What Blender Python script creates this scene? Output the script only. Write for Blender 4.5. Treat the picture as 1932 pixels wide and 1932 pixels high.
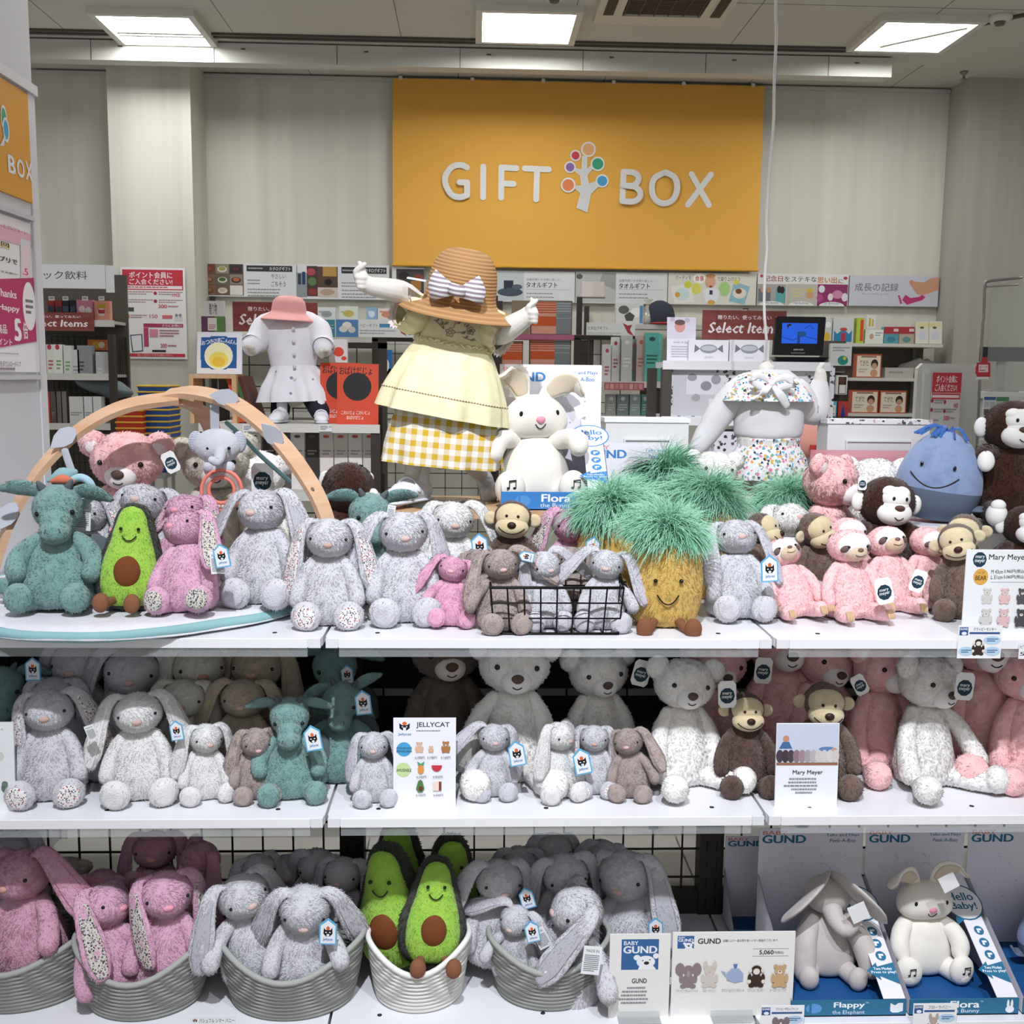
import bpy, math, random
import numpy as np
from mathutils import Matrix, Vector, Euler, noise
random.seed(7)
for o in list(bpy.data.objects): bpy.data.objects.remove(o)
SC = bpy.context.scene
COL = SC.collection
# ---------------------------------------------------------------- camera
CAMP = Vector((-.1585, -2.057, 1.5)); FPX = 2000.0
PIT, YAW, ROL = .1285, .0384, .0110
_f = Vector((math.sin(YAW)*math.cos(PIT), math.cos(YAW)*math.cos(PIT), -math.sin(PIT)))
_r = Vector((math.cos(YAW), -math.sin(YAW), 0)); _u = _r.cross(_f)
RV = _r*math.cos(ROL)+_u*math.sin(ROL); UV = _u*math.cos(ROL)-_r*math.sin(ROL)
cam = bpy.data.cameras.new('camera'); camo = bpy.data.objects.new('camera', cam); COL.objects.link(camo)
cam.sensor_width = 36; cam.sensor_fit = 'HORIZONTAL'; cam.lens = 36*FPX/1932; cam.clip_start = .05; cam.clip_end = 100
camo.matrix_world = Matrix(((RV.x, UV.x, -_f.x, CAMP.x), (RV.y, UV.y, -_f.y, CAMP.y), (RV.z, UV.z, -_f.z, CAMP.z), (0, 0, 0, 1)))
SC.camera = camo
def ray(px, py): return RV*((px-966)/FPX) - UV*((py-966)/FPX) + _f
def P(px, py, Y):
    d = ray(px, py); return CAMP + d*((Y-CAMP.y)/d.y)
def PZ(px, py, Z):
    d = ray(px, py); return CAMP + d*((Z-CAMP.z)/d.z)
# ---------------------------------------------------------------- world, light, exposure
SC.view_settings.view_transform = 'Standard'; SC.view_settings.look = 'None'; SC.view_settings.gamma = 1
SC.view_settings.exposure = 0.0
SC.view_settings.use_curve_mapping = False
W = bpy.data.worlds.new('world'); SC.world = W; W.use_nodes = True
W.node_tree.nodes['Background'].inputs[0].default_value = (1, .98, .96, 1)
W.node_tree.nodes['Background'].inputs[1].default_value = .42
cy = SC.cycles
cy.max_bounces = 5; cy.diffuse_bounces = 3; cy.glossy_bounces = 2; cy.transmission_bounces = 4; cy.transparent_max_bounces = 12
cy.caustics_reflective = False; cy.caustics_refractive = False; cy.sample_clamp_indirect = 4
def spot(name, loc, aim, power, size, r, col, blend=.6):
    l = bpy.data.lights.new(name, 'SPOT'); l.energy = power; l.spot_size = math.radians(size); l.spot_blend = blend
    l.shadow_soft_size = r; l.color = col
    o = bpy.data.objects.new(name, l); COL.objects.link(o); o.location = loc
    o.rotation_euler = (Vector(aim)-Vector(loc)).to_track_quat('-Z', 'Y').to_euler(); return o
# ceiling spotlights of the mall corridor in front of the display
spot('spot_lamp', (-.34, -2.2, 4.0), (-.25, .25, .95), 530, 50, .04, (.90, .93, 1.0))
spot('spot_lamp', (.78, -2.25, 4.0), (.75, .25, .95), 215, 50, .04, (.90, .93, 1.0))
# ---------------------------------------------------------------- helpers: colour and materials
def lin(h):
    h = h.lstrip('#'); out = []
    for i in (0, 2, 4):
        c = int(h[i:i+2], 16)/255; out.append(c/12.92 if c <= .04045 else ((c+.055)/1.055)**2.4)
    return (out[0], out[1], out[2], 1)
def lift(h, g=.6): c = lin(h); return tuple(x+(1-x)*x*g for x in c[:3])+(1,)
MATS = {}
def nt(name):
    m = bpy.data.materials.new(name); m.use_nodes = True; t = m.node_tree; return m, t, t.nodes['Principled BSDF']
def N(t, kind, **kw):
    n = t.nodes.new(kind)
    for k, v in kw.items():
        if k.startswith('i_'):
            k = k[2:]; n.inputs[int(k) if k.isdigit() else k.replace('_', ' ')].default_value = v
        else: setattr(n, k, v)
    return n
def plain(h, rough=.55, metal=0, spec=.3, emit=0, name=None):
    k = ('p', h, rough, metal, spec, emit)
    if k not in MATS:
        m, t, b = nt(name or 'paint_'+h.strip('#')); c = lin(h)
        b.inputs['Base Color'].default_value = c; b.inputs['Roughness'].default_value = rough
        b.inputs['Metallic'].default_value = metal; b.inputs['Specular IOR Level'].default_value = spec
        if emit: b.inputs['Emission Color'].default_value = c; b.inputs['Emission Strength'].default_value = emit
        MATS[k] = m
    return MATS[k]
def mixc(t, fac, a, b):
    n = t.nodes.new('ShaderNodeMix'); n.data_type = 'RGBA'
    if hasattr(fac, 'links'): t.links.new(fac, n.inputs[0])
    else: n.inputs[0].default_value = fac
    for i, v in ((6, a), (7, b)):
        if hasattr(v, 'links'): t.links.new(v, n.inputs[i])
        else: n.inputs[i].default_value = v
    return n.outputs[2]
def coords(t, space='Object', scale=(1, 1, 1), rot=(0, 0, 0)):
    tc = N(t, 'ShaderNodeTexCoord'); mp = N(t, 'ShaderNodeMapping'); mp.inputs['Scale'].default_value = scale; mp.inputs['Rotation'].default_value = rot
    t.links.new(tc.outputs[space], mp.inputs[0]); return mp.outputs[0]
def ramp(t, fac, stops, interp='LINEAR'):
    r = N(t, 'ShaderNodeValToRGB'); r.color_ramp.interpolation = interp; e = r.color_ramp.elements
    while len(e) < len(stops): e.new(.5)
    for el, (p, c) in zip(e, stops): el.position = p; el.color = lin(c) if isinstance(c, str) else (c, c, c, 1)
    t.links.new(fac, r.inputs[0]); return r.outputs[0]
def bump(t, b, h, strength=.4, dist=.01):
    n = N(t, 'ShaderNodeBump'); n.inputs['Strength'].default_value = strength; n.inputs['Distance'].default_value = dist
    t.links.new(h, n.inputs['Height']); t.links.new(n.outputs[0], b.inputs['Normal']); return n
def fur(h, h2, scale=9, bs=.5, name='plush'):
    """short mottled plush: base colour with darker tufts, tiny fibre bump and a soft sheen"""
    k = ('f', h, h2, scale, bs)
    if k not in MATS:
        m, t, b = nt(name+'_'+h.strip('#')); co = coords(t)
        n1 = N(t, 'ShaderNodeTexNoise', i_Scale=scale, i_Detail=6, i_Roughness=.65); t.links.new(co, n1.inputs[0])
        f = ramp(t, n1.outputs[0], [(.3, .8), (.52, 0.0)])
        t.links.new(mixc(t, f, lift(h), lift(h2)), b.inputs['Base Color'])
        n2 = N(t, 'ShaderNodeTexNoise', i_Scale=scale*7, i_Detail=4, i_Roughness=.7); t.links.new(co, n2.inputs[0])
        bump(t, b, n2.outputs[0], bs, .03)
        b.inputs['Roughness'].default_value = .95; b.inputs['Specular IOR Level'].default_value = .05
        b.inputs['Sheen Weight'].default_value = .25; b.inputs['Sheen Roughness'].default_value = .5
        MATS[k] = m
    return MATS[k]
def putty(h, h2, scale=13, bs=.22, name='curly_plush'):
    """lumpy curled pile: rounded cells with creases between them"""
    k = ('c', h, h2, scale, bs)
    if k not in MATS:
        m, t, b = nt(name+'_'+h.strip('#')); co = coords(t)
        nz = N(t, 'ShaderNodeTexNoise', i_Scale=scale*.8, i_Detail=2); t.links.new(co, nz.inputs[0])
        mx = N(t, 'ShaderNodeVectorMath', operation='MULTIPLY_ADD'); t.links.new(nz.outputs[1], mx.inputs[0]); mx.inputs[1].default_value = (.16, .16, .16); t.links.new(co, mx.inputs[2])
        vo = N(t, 'ShaderNodeTexVoronoi', feature='SMOOTH_F1', i_Scale=scale); vo.inputs['Smoothness'].default_value = .6; t.links.new(mx.outputs[0], vo.inputs['Vector'])
        f = ramp(t, vo.outputs['Distance'], [(.5, 0.0), (.85, .7)])  # darker colour between the cells, crease shade put into the pile
        t.links.new(mixc(t, f, lift(h), lift(h2)), b.inputs['Base Color'])
        inv = N(t, 'ShaderNodeMath', operation='SUBTRACT'); inv.inputs[0].default_value = 1; t.links.new(vo.outputs['Distance'], inv.inputs[1])
        n2 = N(t, 'ShaderNodeTexNoise', i_Scale=scale*8, i_Detail=3); t.links.new(co, n2.inputs[0])
        ad = N(t, 'ShaderNodeMath', operation='MULTIPLY_ADD'); t.links.new(n2.outputs[0], ad.inputs[0]); ad.inputs[1].default_value = .25; t.links.new(inv.outputs[0], ad.inputs[2])
        bump(t, b, ad.outputs[0], bs, .055)
        b.inputs['Roughness'].default_value = .95; b.inputs['Specular IOR Level'].default_value = .05; b.inputs['Sheen Weight'].default_value = .2
        MATS[k] = m
    return MATS[k]
def floral(base, cols, scale=40, name='printed_cotton', thr=.5, warp=.9):
    """small scattered flower print on cotton"""
    k = ('fl', base, cols, scale, thr)
    if k not in MATS:
        m, t, b = nt(name); co = coords(t)
        nz = N(t, 'ShaderNodeTexNoise', i_Scale=scale*1.6, i_Detail=2); t.links.new(co, nz.inputs[0])
        mx = N(t, 'ShaderNodeVectorMath', operation='MULTIPLY_ADD'); t.links.new(nz.outputs[1], mx.inputs[0]); mx.inputs[1].default_value = (warp/scale,)*3; t.links.new(co, mx.inputs[2])
        vo = N(t, 'ShaderNodeTexVoronoi', i_Scale=scale); t.links.new(mx.outputs[0], vo.inputs['Vector'])
        sep = N(t, 'ShaderNodeSeparateColor'); t.links.new(vo.outputs['Color'], sep.inputs[0])
        n = len(cols); pal = ramp(t, sep.outputs[0], [(i/n, c) for i, c in enumerate(cols)], 'CONSTANT')
        lt = N(t, 'ShaderNodeMath', operation='LESS_THAN'); t.links.new(vo.outputs['Distance'], lt.inputs[0]); lt.inputs[1].default_value = thr
        t.links.new(mixc(t, lt.outputs[0], lin(base), pal), b.inputs['Base Color']); b.inputs['Roughness'].default_value = .85; b.inputs['Specular IOR Level'].default_value = .1
        MATS[k] = m
    return MATS[k]
def streaks(h, h2, scale, rough=.6, name='streaked', bs=0, thr=(.35, .65)):
    """noise stretched along an axis: wallpaper, wood grain, brushed surfaces"""
    k = ('s', h, h2, scale, rough)
    if k not in MATS:
        m, t, b = nt(name); co = coords(t, scale=scale)
        n1 = N(t, 'ShaderNodeTexNoise', i_Scale=1, i_Detail=5, i_Roughness=.6); t.links.new(co, n1.inputs[0])
        f = ramp(t, n1.outputs[0], [(thr[0], 0.0), (thr[1], 1.0)]); t.links.new(mixc(t, f, lin(h), lin(h2)), b.inputs['Base Color'])
        if bs: bump(t, b, n1.outputs[0], bs, .004)
        b.inputs['Roughness'].default_value = rough; b.inputs['Specular IOR Level'].default_value = .2; MATS[k] = m
    return MATS[k]
def bands(h, h2, scale, axis='Z', rough=.8, name='banded', bs=.0, lo=.3, hi=.5, space='Object', dist=.0, bd=.006):
    k = ('b', h, h2, scale, axis, bs, lo, dist, space)
    if k not in MATS:
        m, t, b = nt(name); co = coords(t, space)
        w = N(t, 'ShaderNodeTexWave', bands_direction=axis, i_Scale=scale, i_Distortion=dist); t.links.new(co, w.inputs[0])
        f = ramp(t, w.outputs[1], [(lo, 0.0), (hi, 1.0)]); t.links.new(mixc(t, f, lin(h), lin(h2)), b.inputs['Base Color'])
        if bs: bump(t, b, w.outputs[1], bs, bd)
        b.inputs['Roughness'].default_value = rough; b.inputs['Specular IOR Level'].default_value = .15; MATS[k] = m
    return MATS[k]
def clear(h='#ffffff', a=.12, rough=.08, name='clear_plastic'):
    k = ('g', h, a, rough)
    if k not in MATS:
        m, t, b = nt(name); tr = N(t, 'ShaderNodeBsdfTransparent'); mx = N(t, 'ShaderNodeMixShader')
        b.inputs['Base Color'].default_value = lin(h); b.inputs['Roughness'].default_value = rough; b.inputs['Specular IOR Level'].default_value = .6
        mx.inputs[0].default_value = a; t.links.new(tr.outputs[0], mx.inputs[1]); t.links.new(b.outputs[0], mx.inputs[2])
        t.links.new(mx.outputs[0], t.nodes['Material Output'].inputs[0]); MATS[k] = m
    return MATS[k]
# ---------------------------------------------------------------- helpers: meshes
def smp(path, k=4):
    """Catmull-Rom resample of a list of equal-length tuples"""
    p = np.array(path, float); p = np.vstack([2*p[0]-p[1], p, 2*p[-1]-p[-2]]); out = []
    for i in range(1, len(p)-2):
        for j in range(k):
            t = j/k; a, b, c, d = p[i-1:i+3]
            out.append(.5*((2*b)+(-a+c)*t+(2*a-5*b+4*c-d)*t*t+(-a+3*b-3*c+d)*t**3))
    out.append(p[-2]); return np.array(out)
class MB:
    def __init__(s): s.v = []; s.f = []; s.m = []; s.s = []; s.n = 0; s.fuzzn = None
    def add(s, v, f, mi=0, smooth=True, M=None):
        v = np.asarray(v, float).reshape(-1, 3)
        if M is not None: M = np.array(M); v = v@M[:3, :3].T+M[:3, 3]
        s.v.append(v); s.f += [tuple(i+s.n for i in q) for q in f]; s.m += [mi]*len(f); s.s += [smooth]*len(f); s.n += len(v); return s
    def box(s, c, d, mi=0, M=None):
        x, y, z = c; a, b, h = d[0]/2, d[1]/2, d[2]/2
        v = [(x+i*a, y+j*b, z+k*h) for k in (-1, 1) for j in (-1, 1) for i in (-1, 1)]
        return s.add(v, [(0, 2, 3, 1), (4, 5, 7, 6), (0, 1, 5, 4), (2, 6, 7, 3), (0, 4, 6, 2), (1, 3, 7, 5)], mi, False, M)
    def bb(s, x0, x1, y0, y1, z0, z1, mi=0): return s.box(((x0+x1)/2, (y0+y1)/2, (z0+z1)/2), (x1-x0, y1-y0, z1-z0), mi)
    def ell(s, c, r, mi=0, nu=28, nv=18, M=None, bumps=(), disp=None):
        v = []; f = []
        for j in range(nv+1):
            th = math.pi*j/nv
            for i in range(nu):
                ph = 2*math.pi*i/nu; d = np.array((math.sin(th)*math.cos(ph), math.sin(th)*math.sin(ph), math.cos(th))); k = 1
                for (bd, amp, wd) in bumps:
                    bd = np.array(bd)/np.linalg.norm(bd); k += amp*math.exp(-(math.acos(max(-1, min(1, d@bd)))/wd)**2)
                v.append(d*np.array(r)*k)
        for j in range(nv):
            for i in range(nu):
                a = j*nu+i; b = j*nu+(i+1) % nu; f.append((a, a+nu, b+nu, b))
        v = np.array(v)
        if M is not None: v = v@np.array(M.to_3x3()).T
        return s.add(v+np.array(c), f, mi)
    def lathe(s, prof, c=(0, 0, 0), sx=1, sy=1, mi=0, n=32, k=4, M=None, wav=None, smooth=True):
        pr = smp(prof, k) if k > 1 else np.array(prof); v = []; f = []
        for j, (r, z) in enumerate(pr):
            for i in range(n):
                a = 2*math.pi*i/n; q = max(r, 1e-4)*(1+(wav(a, j/(len(pr)-1)) if wav else 0)); v.append((c[0]+q*sx*math.cos(a), c[1]+q*sy*math.sin(a), c[2]+z))
        for j in range(len(pr)-1):
            for i in range(n):
                a = j*n+i; b = j*n+(i+1) % n; f.append((a, b, b+n, a+n))
        return s.add(v, f, mi, smooth, M)
    def tube(s, path, rad, mi=0, n=14, k=3, wide=None, cap=True, smooth=True):
        """path of points; rad one radius, a list, or (half width, half thickness) pairs with the width along `wide`"""
        p = np.array(path, float); m = len(p)
        rr = np.array([(q, q) if np.isscalar(q) else q for q in (rad if isinstance(rad, (list, tuple)) and len(rad) == m else [rad]*m)], float)
        al = smp(np.hstack([p, rr]), k) if k > 1 and m > 2 else np.hstack([p, rr]); p = al[:, :3]; rr = np.abs(al[:, 3:])
        T = np.gradient(p, axis=0); T /= np.linalg.norm(T, axis=1)[:, None]+1e-12
        if cap:
            q = [(.25, .66), (.6, .92)]
            e0 = [(p[0]-T[0]*rr[0].mean()*math.cos(math.asin(c)), rr[0]*c, T[0]) for c in (.05, .5, .85)]
            e1 = [(p[-1]+T[-1]*rr[-1].mean()*math.cos(math.asin(c)), rr[-1]*c, T[-1]) for c in (.85, .5, .05)]
            p = np.vstack([[a[0] for a in e0], p, [a[0] for a in e1]]); rr = np.vstack([[a[1] for a in e0], rr, [a[1] for a in e1]]); T = np.vstack([[a[2] for a in e0], T, [a[2] for a in e1]])
        v = []; f = []; u = np.array(wide if wide is not None else ((0, 0, 1) if abs(T[0][2]) < .8 else (1, 0, 0)), float)
        for i in range(len(p)):
            if wide is not None: u = np.array(wide, float)
            u = u-T[i]*(u@T[i]); u /= np.linalg.norm(u)+1e-9; w = np.cross(T[i], u)
            for j in range(n):
                a = 2*math.pi*j/n; v.append(p[i]+u*rr[i][0]*math.cos(a)+w*rr[i][1]*math.sin(a))
        for i in range(len(p)-1):
            for j in range(n):
                a = i*n+j; b = i*n+(j+1) % n; f.append((a, b, b+n, a+n))
        if cap: f += [tuple(range(n))[::-1], tuple(range((len(p)-1)*n, len(p)*n))]
        return s.add(v, f, mi, smooth)
    def ext(s, pts, y0, y1, mi=0, smooth=False, M=None):
        """outline in x,z pushed from y0 to y1"""
        n = len(pts); v = [(x, y0, z) for x, z in pts]+[(x, y1, z) for x, z in pts]
        return s.add(v, [tuple(range(n)), tuple(range(2*n-1, n-1, -1))]+[(i, i+n, (i+1) % n+n, (i+1) % n) for i in range(n)], mi, smooth, M)
    def fuzz(s, count, L, wd=.006, flow=(0, .2, -.8), clump=5, amt=.8, seed=1):
        s.fz = (count, L, wd, flow, clump, amt, seed); s.fuzzn = 1; return s
    def lump(s, amp, freq, mode='n'):
        v = np.vstack(s.v); me = bpy.data.meshes.new('t'); me.from_pydata(v.tolist(), [], s.f); me.update()
        nr = np.zeros(len(v)*3); me.vertex_normals.foreach_get('vector', nr); nr = nr.reshape(-1, 3); bpy.data.meshes.remove(me)
        for i in range(len(v)):
            q = Vector(v[i]*freq)
            h = noise.noise(q)+.5*noise.noise(q*2.1) if mode == 'n' else .5-noise.voronoi(q)[0][0]
            v[i] += nr[i]*amp*h
        s.v = [v]; return s
    def mesh(s, name, mats):
        v = np.vstack(s.v); f = list(s.f); mi = list(s.m); sm = list(s.s); me = bpy.data.meshes.new(name)
        if s.fuzzn:
            me.from_pydata(v.tolist(), [], f); me.update(); nv = len(v); nr = np.zeros(nv*3); me.vertex_normals.foreach_get('vector', nr); nr = nr.reshape(-1, 3)
            bpy.data.meshes.remove(me); me = bpy.data.meshes.new(name)
            cnt, L, wd, flow, cl, amt, seed = s.fz; rg = np.random.default_rng(seed)
            Q = [q for q in f if len(q) == 4]; q = np.array(Q); A = v[q]
            ar = np.linalg.norm(np.cross(A[:, 1]-A[:, 0], A[:, 3]-A[:, 0]), axis=1); ids = rg.choice(len(q), cnt, p=ar/ar.sum())
            a, b = rg.random((2, cnt, 1)); B = A[ids]; NB = nr[q[ids]]
            lerp = lambda X: (X[:, 0]*(1-a)+X[:, 1]*a)*(1-b)+(X[:, 3]*(1-a)+X[:, 2]*a)*b
            p = lerp(B); n = lerp(NB); n /= np.linalg.norm(n, axis=1)[:, None]+1e-9
            cn = np.array([noise.noise_vector(Vector(x*cl)) for x in p])
            fl_ = np.array(flow, float); fl_ /= np.linalg.norm(fl_); d = np.array(flow)+cn*1.3*amt; q_ = np.minimum(0, d@fl_-.25)[:, None]; d -= 1.6*q_*fl_; d -= n*(d*n).sum(1)[:, None]; d /= np.linalg.norm(d, axis=1)[:, None]+1e-9
            up = rg.uniform(.1, .4, (cnt, 1)); d2 = d*(1-up)+n*up; d2 /= np.linalg.norm(d2, axis=1)[:, None]; LL = L*rg.uniform(.5, 1.1, (cnt, 1))
            sd = np.cross(d2, n); sd /= np.linalg.norm(sd, axis=1)[:, None]+1e-9; sd = sd*wd
            tv = np.stack([p-sd-n*L*.1, p+sd-n*L*.1, p+d2*LL], 1).reshape(-1, 3); tn = np.repeat(n*.8+d2*.25, 3, 0).reshape(-1, 3)
            v = np.vstack([v, tv]); nr = np.vstack([nr, tn]); f += [(nv+3*i, nv+3*i+1, nv+3*i+2) for i in range(cnt)]; mi += [0]*cnt; sm += [True]*cnt
        me.from_pydata(v.tolist(), [], f)
        for m in mats: me.materials.append(m)
        me.polygons.foreach_set('material_index', mi); me.polygons.foreach_set('use_smooth', sm); me.update()
        if s.fuzzn: me.normals_split_custom_set_from_vertices((nr/(np.linalg.norm(nr, axis=1)[:, None]+1e-9)).tolist())
        return me
def obj(name, me, parent=None, M=None, mats=None):
    if isinstance(me, MB): me = me.mesh(name, mats if isinstance(mats, (list, tuple)) else [mats])
    o = bpy.data.objects.new(name, me); COL.objects.link(o)
    if parent is not None: o.parent = parent
    if M is not None: o.matrix_local = M
    return o
def tag(o, label, cat, group=None, kind=None):
    if label: o['label'] = label
    if cat: o['category'] = cat
    if group: o['group'] = group
    if kind: o['kind'] = kind
    return o
def thing(name, label, cat, loc=(0, 0, 0), rot=(0, 0, 0), scale=1, group=None):
    o = bpy.data.objects.new(name, None); COL.objects.link(o); o.empty_display_size = .05
    o.location = loc; o.rotation_euler = [math.radians(a) for a in rot]; o.scale = (scale,)*3; return tag(o, label, cat, group)
def struct(name, mb, m): return tag(obj(name, mb, mats=m), None, None, kind='structure')
# ---------------------------------------------------------------- helpers: flat printed art
TX = {}
def textm(s, bold=0):
    k = (s, bold)
    if k not in TX:
        cu = bpy.data.curves.new('t', 'FONT'); cu.body = s; cu.size = 1; cu.resolution_u = 4 if len(s) < 12 else 1
        o = bpy.data.objects.new('t', cu); me = o.to_mesh()
        v = np.array([x.co[:] for x in me.vertices]).reshape(-1, 3); f = [tuple(p.vertices) for p in me.polygons]; o.to_mesh_clear()
        bpy.data.objects.remove(o); bpy.data.curves.remove(cu)
        if bold and len(v):   # heavier weight: the same letters struck again a hair to the side
            n = len(v); b = bold*.55; D = [(-b, -b*.5), (b, -b*.5), (0, b*.5)] if len(s) < 16 else [(-b, 0), (b, 0)]
            v = np.vstack([v*(1, 1, 0)+np.array((x, y, i_)) for i_, (x, y) in enumerate(D)]); f = [tuple(i+n*k for i in q) for k in range(len(D)) for q in f]
        if len(v): lo = v.min(0); hi = v.max(0); lay = v[:, 2].copy(); v = (v-lo)/(np.maximum(hi-lo, 1e-6)); v[:, 2] = lay
        TX[k] = (v, f)
    return TX[k]
def circ(cx, cy, rx, ry, n=20, a0=0, a1=360): return [(cx+rx*math.cos(math.radians(a0+(a1-a0)*i/n)), cy+ry*math.sin(math.radians(a0+(a1-a0)*i/n))) for i in range(n+(a1-a0 < 360))]
class Art:
    """flat shapes on a board: coordinates u right, v down in the board's own units (mapped to metres by fn)"""
    def __init__(s, fn, y0=0, dy=.00005): s.fn = fn; s.y = y0; s.dy = dy; s.mb = MB(); s.mats = []; s.ix = {}
    def mi(s, c, r=.5):
        m = c if not isinstance(c, str) else plain(c, r)
        if m.name not in s.ix: s.ix[m.name] = len(s.mats); s.mats.append(m)
        return s.ix[m.name]
    def poly(s, pts, c):
        s.y -= s.dy; v = [(lambda q: (q[0], s.y, q[1]))(s.fn(a, b)) for a, b in pts]
        ar = sum(v[i][0]*v[(i+1) % len(v)][2]-v[(i+1) % len(v)][0]*v[i][2] for i in range(len(v)))
        s.mb.add(v if ar > 0 else v[::-1], [tuple(range(len(v)))], s.mi(c), False)
    def op(s, o):
        k = o[0]
        if k == 'r': _, a, b, c, d, col = o; s.poly([(a, b), (c, b), (c, d), (a, d)], col)
        elif k == 'e': _, a, b, c, d, col = o; s.poly(circ(a, b, c, d), col)
        elif k == 'p': s.poly(o[1], o[2])
        elif k == 'l':   # polyline of half width w
            _, pts, w, col = o; s.y -= s.dy
            for (a, b), (c, d) in zip(pts, pts[1:]):
                L = math.hypot(c-a, d-b) or 1; nx, ny = -(d-b)/L*w, (c-a)/L*w; y = s.y; s.poly([(a+nx, b+ny), (c+nx, d+ny), (c-nx, d-ny), (a-nx, b-ny)], col); s.y = y
        elif k == 't':   # text fitted in a box
            _, a, b, c, d, txt, col = o[:7]; bold = o[7] if len(o) > 7 else 0; sh = o[8] if len(o) > 8 else 0
            s.y -= s.dy; v, f = textm(txt, bold)
            if len(v):
                q = [s.fn(a+(c-a)*x+(sh*(d-b)*(z-.5) if sh else 0), d-(d-b)*z) for x, z, _ in v]; s.mb.add([(x, s.y-.00001*l_[2], z) for (x, z), l_ in zip(q, v)], f, s.mi(col), False)
        elif k == 'g':   # greeked small print: short dashes in lines
            _, a, b, c, d, n, col = o; h = (d-b)/n; y = s.y; rg = random.Random(int(a*7+b))
            for i in range(n):
                x = a; s.y = y
                while x < c-1e-6:
                    w = (c-a)*rg.uniform(.03, .09); s.y = y; s.poly([(x, b+h*i+h*.2), (min(c, x+w), b+h*i+h*.2), (min(c, x+w), b+h*i+h*.72), (x, b+h*i+h*.72)], col); x += w+(c-a)*.012
                    if i == n-1 and x > a+(c-a)*.7: break
        return s
def ops(a, L):
    for o in L: a.op(o)
    return a
def board(name, label, cat, box, Y, art, base='#f4f4f6', th=.004, rx=0, rz=0, parent=None, group=None, edge=None, rough=.4, zsurf=None):
    """flat printed board facing the aisle; box is its outline seen in the photo at depth Y; art in those same units"""
    x0, y0, x1, y1 = box; xm, ym = (x0+x1)/2, (y0+y1)/2
    w = P(x1, ym, Y).x-P(x0, ym, Y).x; h = P(xm, y0, Y).z-P(xm, y1, Y).z; b = P(xm, y1, Y)
    if zsurf is not None: h += b.z-zsurf; b.z = zsurf
    fn = lambda u, v: ((u-xm)/(x1-x0)*w, (y1-v)/(y1-y0)*h)
    a = Art(fn, -th/2); a.mb.box((0, 0, h/2), (w, th, h), a.mi(plain(base, rough) if isinstance(base, str) else base)); ops(a, art)
    M = Matrix.Translation(b)@Euler((math.radians(rx), 0, math.radians(rz))).to_matrix().to_4x4()
    o = obj(name, a.mb, parent, mats=a.mats); o.matrix_world = M
    if parent is None: tag(o, label, cat, group)
    return o
# ---------------------------------------------------------------- soft toys: shapes (unit = sitting height)
def rot(rx=0, ry=0, rz=0, piv=(0, 0, 0)):
    p = Vector(piv); return Matrix.Translation(p)@Euler([math.radians(a) for a in (rx, ry, rz)]).to_matrix().to_4x4()@Matrix.Translation(-p)
def onell(c, r, d, bumps=(), out=1.0):
    d = np.array(d, float); d /= np.linalg.norm(d); k = 1
    for bd, amp, wd in bumps:
        bd = np.array(bd, float)/np.linalg.norm(bd); k += amp*math.exp(-(math.acos(max(-1, min(1, d@bd)))/wd)**2)
    return tuple(np.array(c)+d*np.array(r)*k*out)
def ball(c, r, nu=14, nv=10): return MB().ell(c, (r, r, r) if np.isscalar(r) else r, nu=nu, nv=nv)
def stitch(c, w, h, sag, r=.006, fn=None, n=8):
    """smile or seam: a thin thread along a sagging curve; fn gives the surface depth"""
    pts = []
    for i in range(n+1):
        t = -1+2*i/n; x = c[0]+w*t; z = c[2]-sag*(1-t*t)+h*t; pts.append((x, fn(x, z) if fn else c[1], z))
    return MB().tube(pts, r, n=6, k=1)
def front(c, r, off=.004): return lambda x, z: c[1]-r[1]*math.sqrt(max(.02, 1-((x-c[0])/r[0])**2-((z-c[2])/r[2])**2))-off
def eyes(L, c, r, b, dx, dz, size, role='eye', grp='h', dy=-.8, par='head', white=False):
    for s in (-1, 1):
        q = onell(c, r, (dx*s, dy, dz), b); L.append(('eye', ball(q, size), role, grp, par))
def limbs(L, fuzz=1, arm=None, leg=None, foot=None, sole=True, role='fur', lum=None):
    for s, g in ((-1, 'L'), (1, 'R')):
        a = MB().tube([(x*s, y, z) for x, y, z in arm[0]], arm[1], n=16)
        if lum: a.lump(*lum)
        if fuzz: a.fuzz(int(600*fuzz*(2 if lum else 1)), .034 if not lum else .026, amt=.8 if not lum else 1.5, clump=5 if not lum else 15, seed=3+s)
        L.append(('arm', a, role, 'a'+g, None))
        l = MB().tube([(x*s, y, z) for x, y, z in leg[0]], leg[1], n=16).ell((foot[0][0]*s, foot[0][1], foot[0][2]), foot[1], nu=20, nv=14, M=Euler((0, 0, math.radians(14*s))).to_matrix())
        if lum: l.lump(*lum)
        if fuzz: l.fuzz(int(900*fuzz*(2 if lum else 1)), .034 if not lum else .026, flow=(0, .4, -.5), amt=.8 if not lum else 1.5, clump=5 if not lum else 15, seed=5+s)
        L.append(('leg', l, role, 'l'+g, None))
        if sole: L.append(('sole', MB().ell((foot[0][0]*s*1.04, foot[0][1]-foot[1][1]*.78, foot[0][2]), (foot[1][0]*.72, foot[1][1]*.34, foot[1][2]*.74), nu=18, nv=10, M=Euler((0, 0, math.radians(14*s))).to_matrix()), 'sole', 'l'+g, 'leg'))
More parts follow.
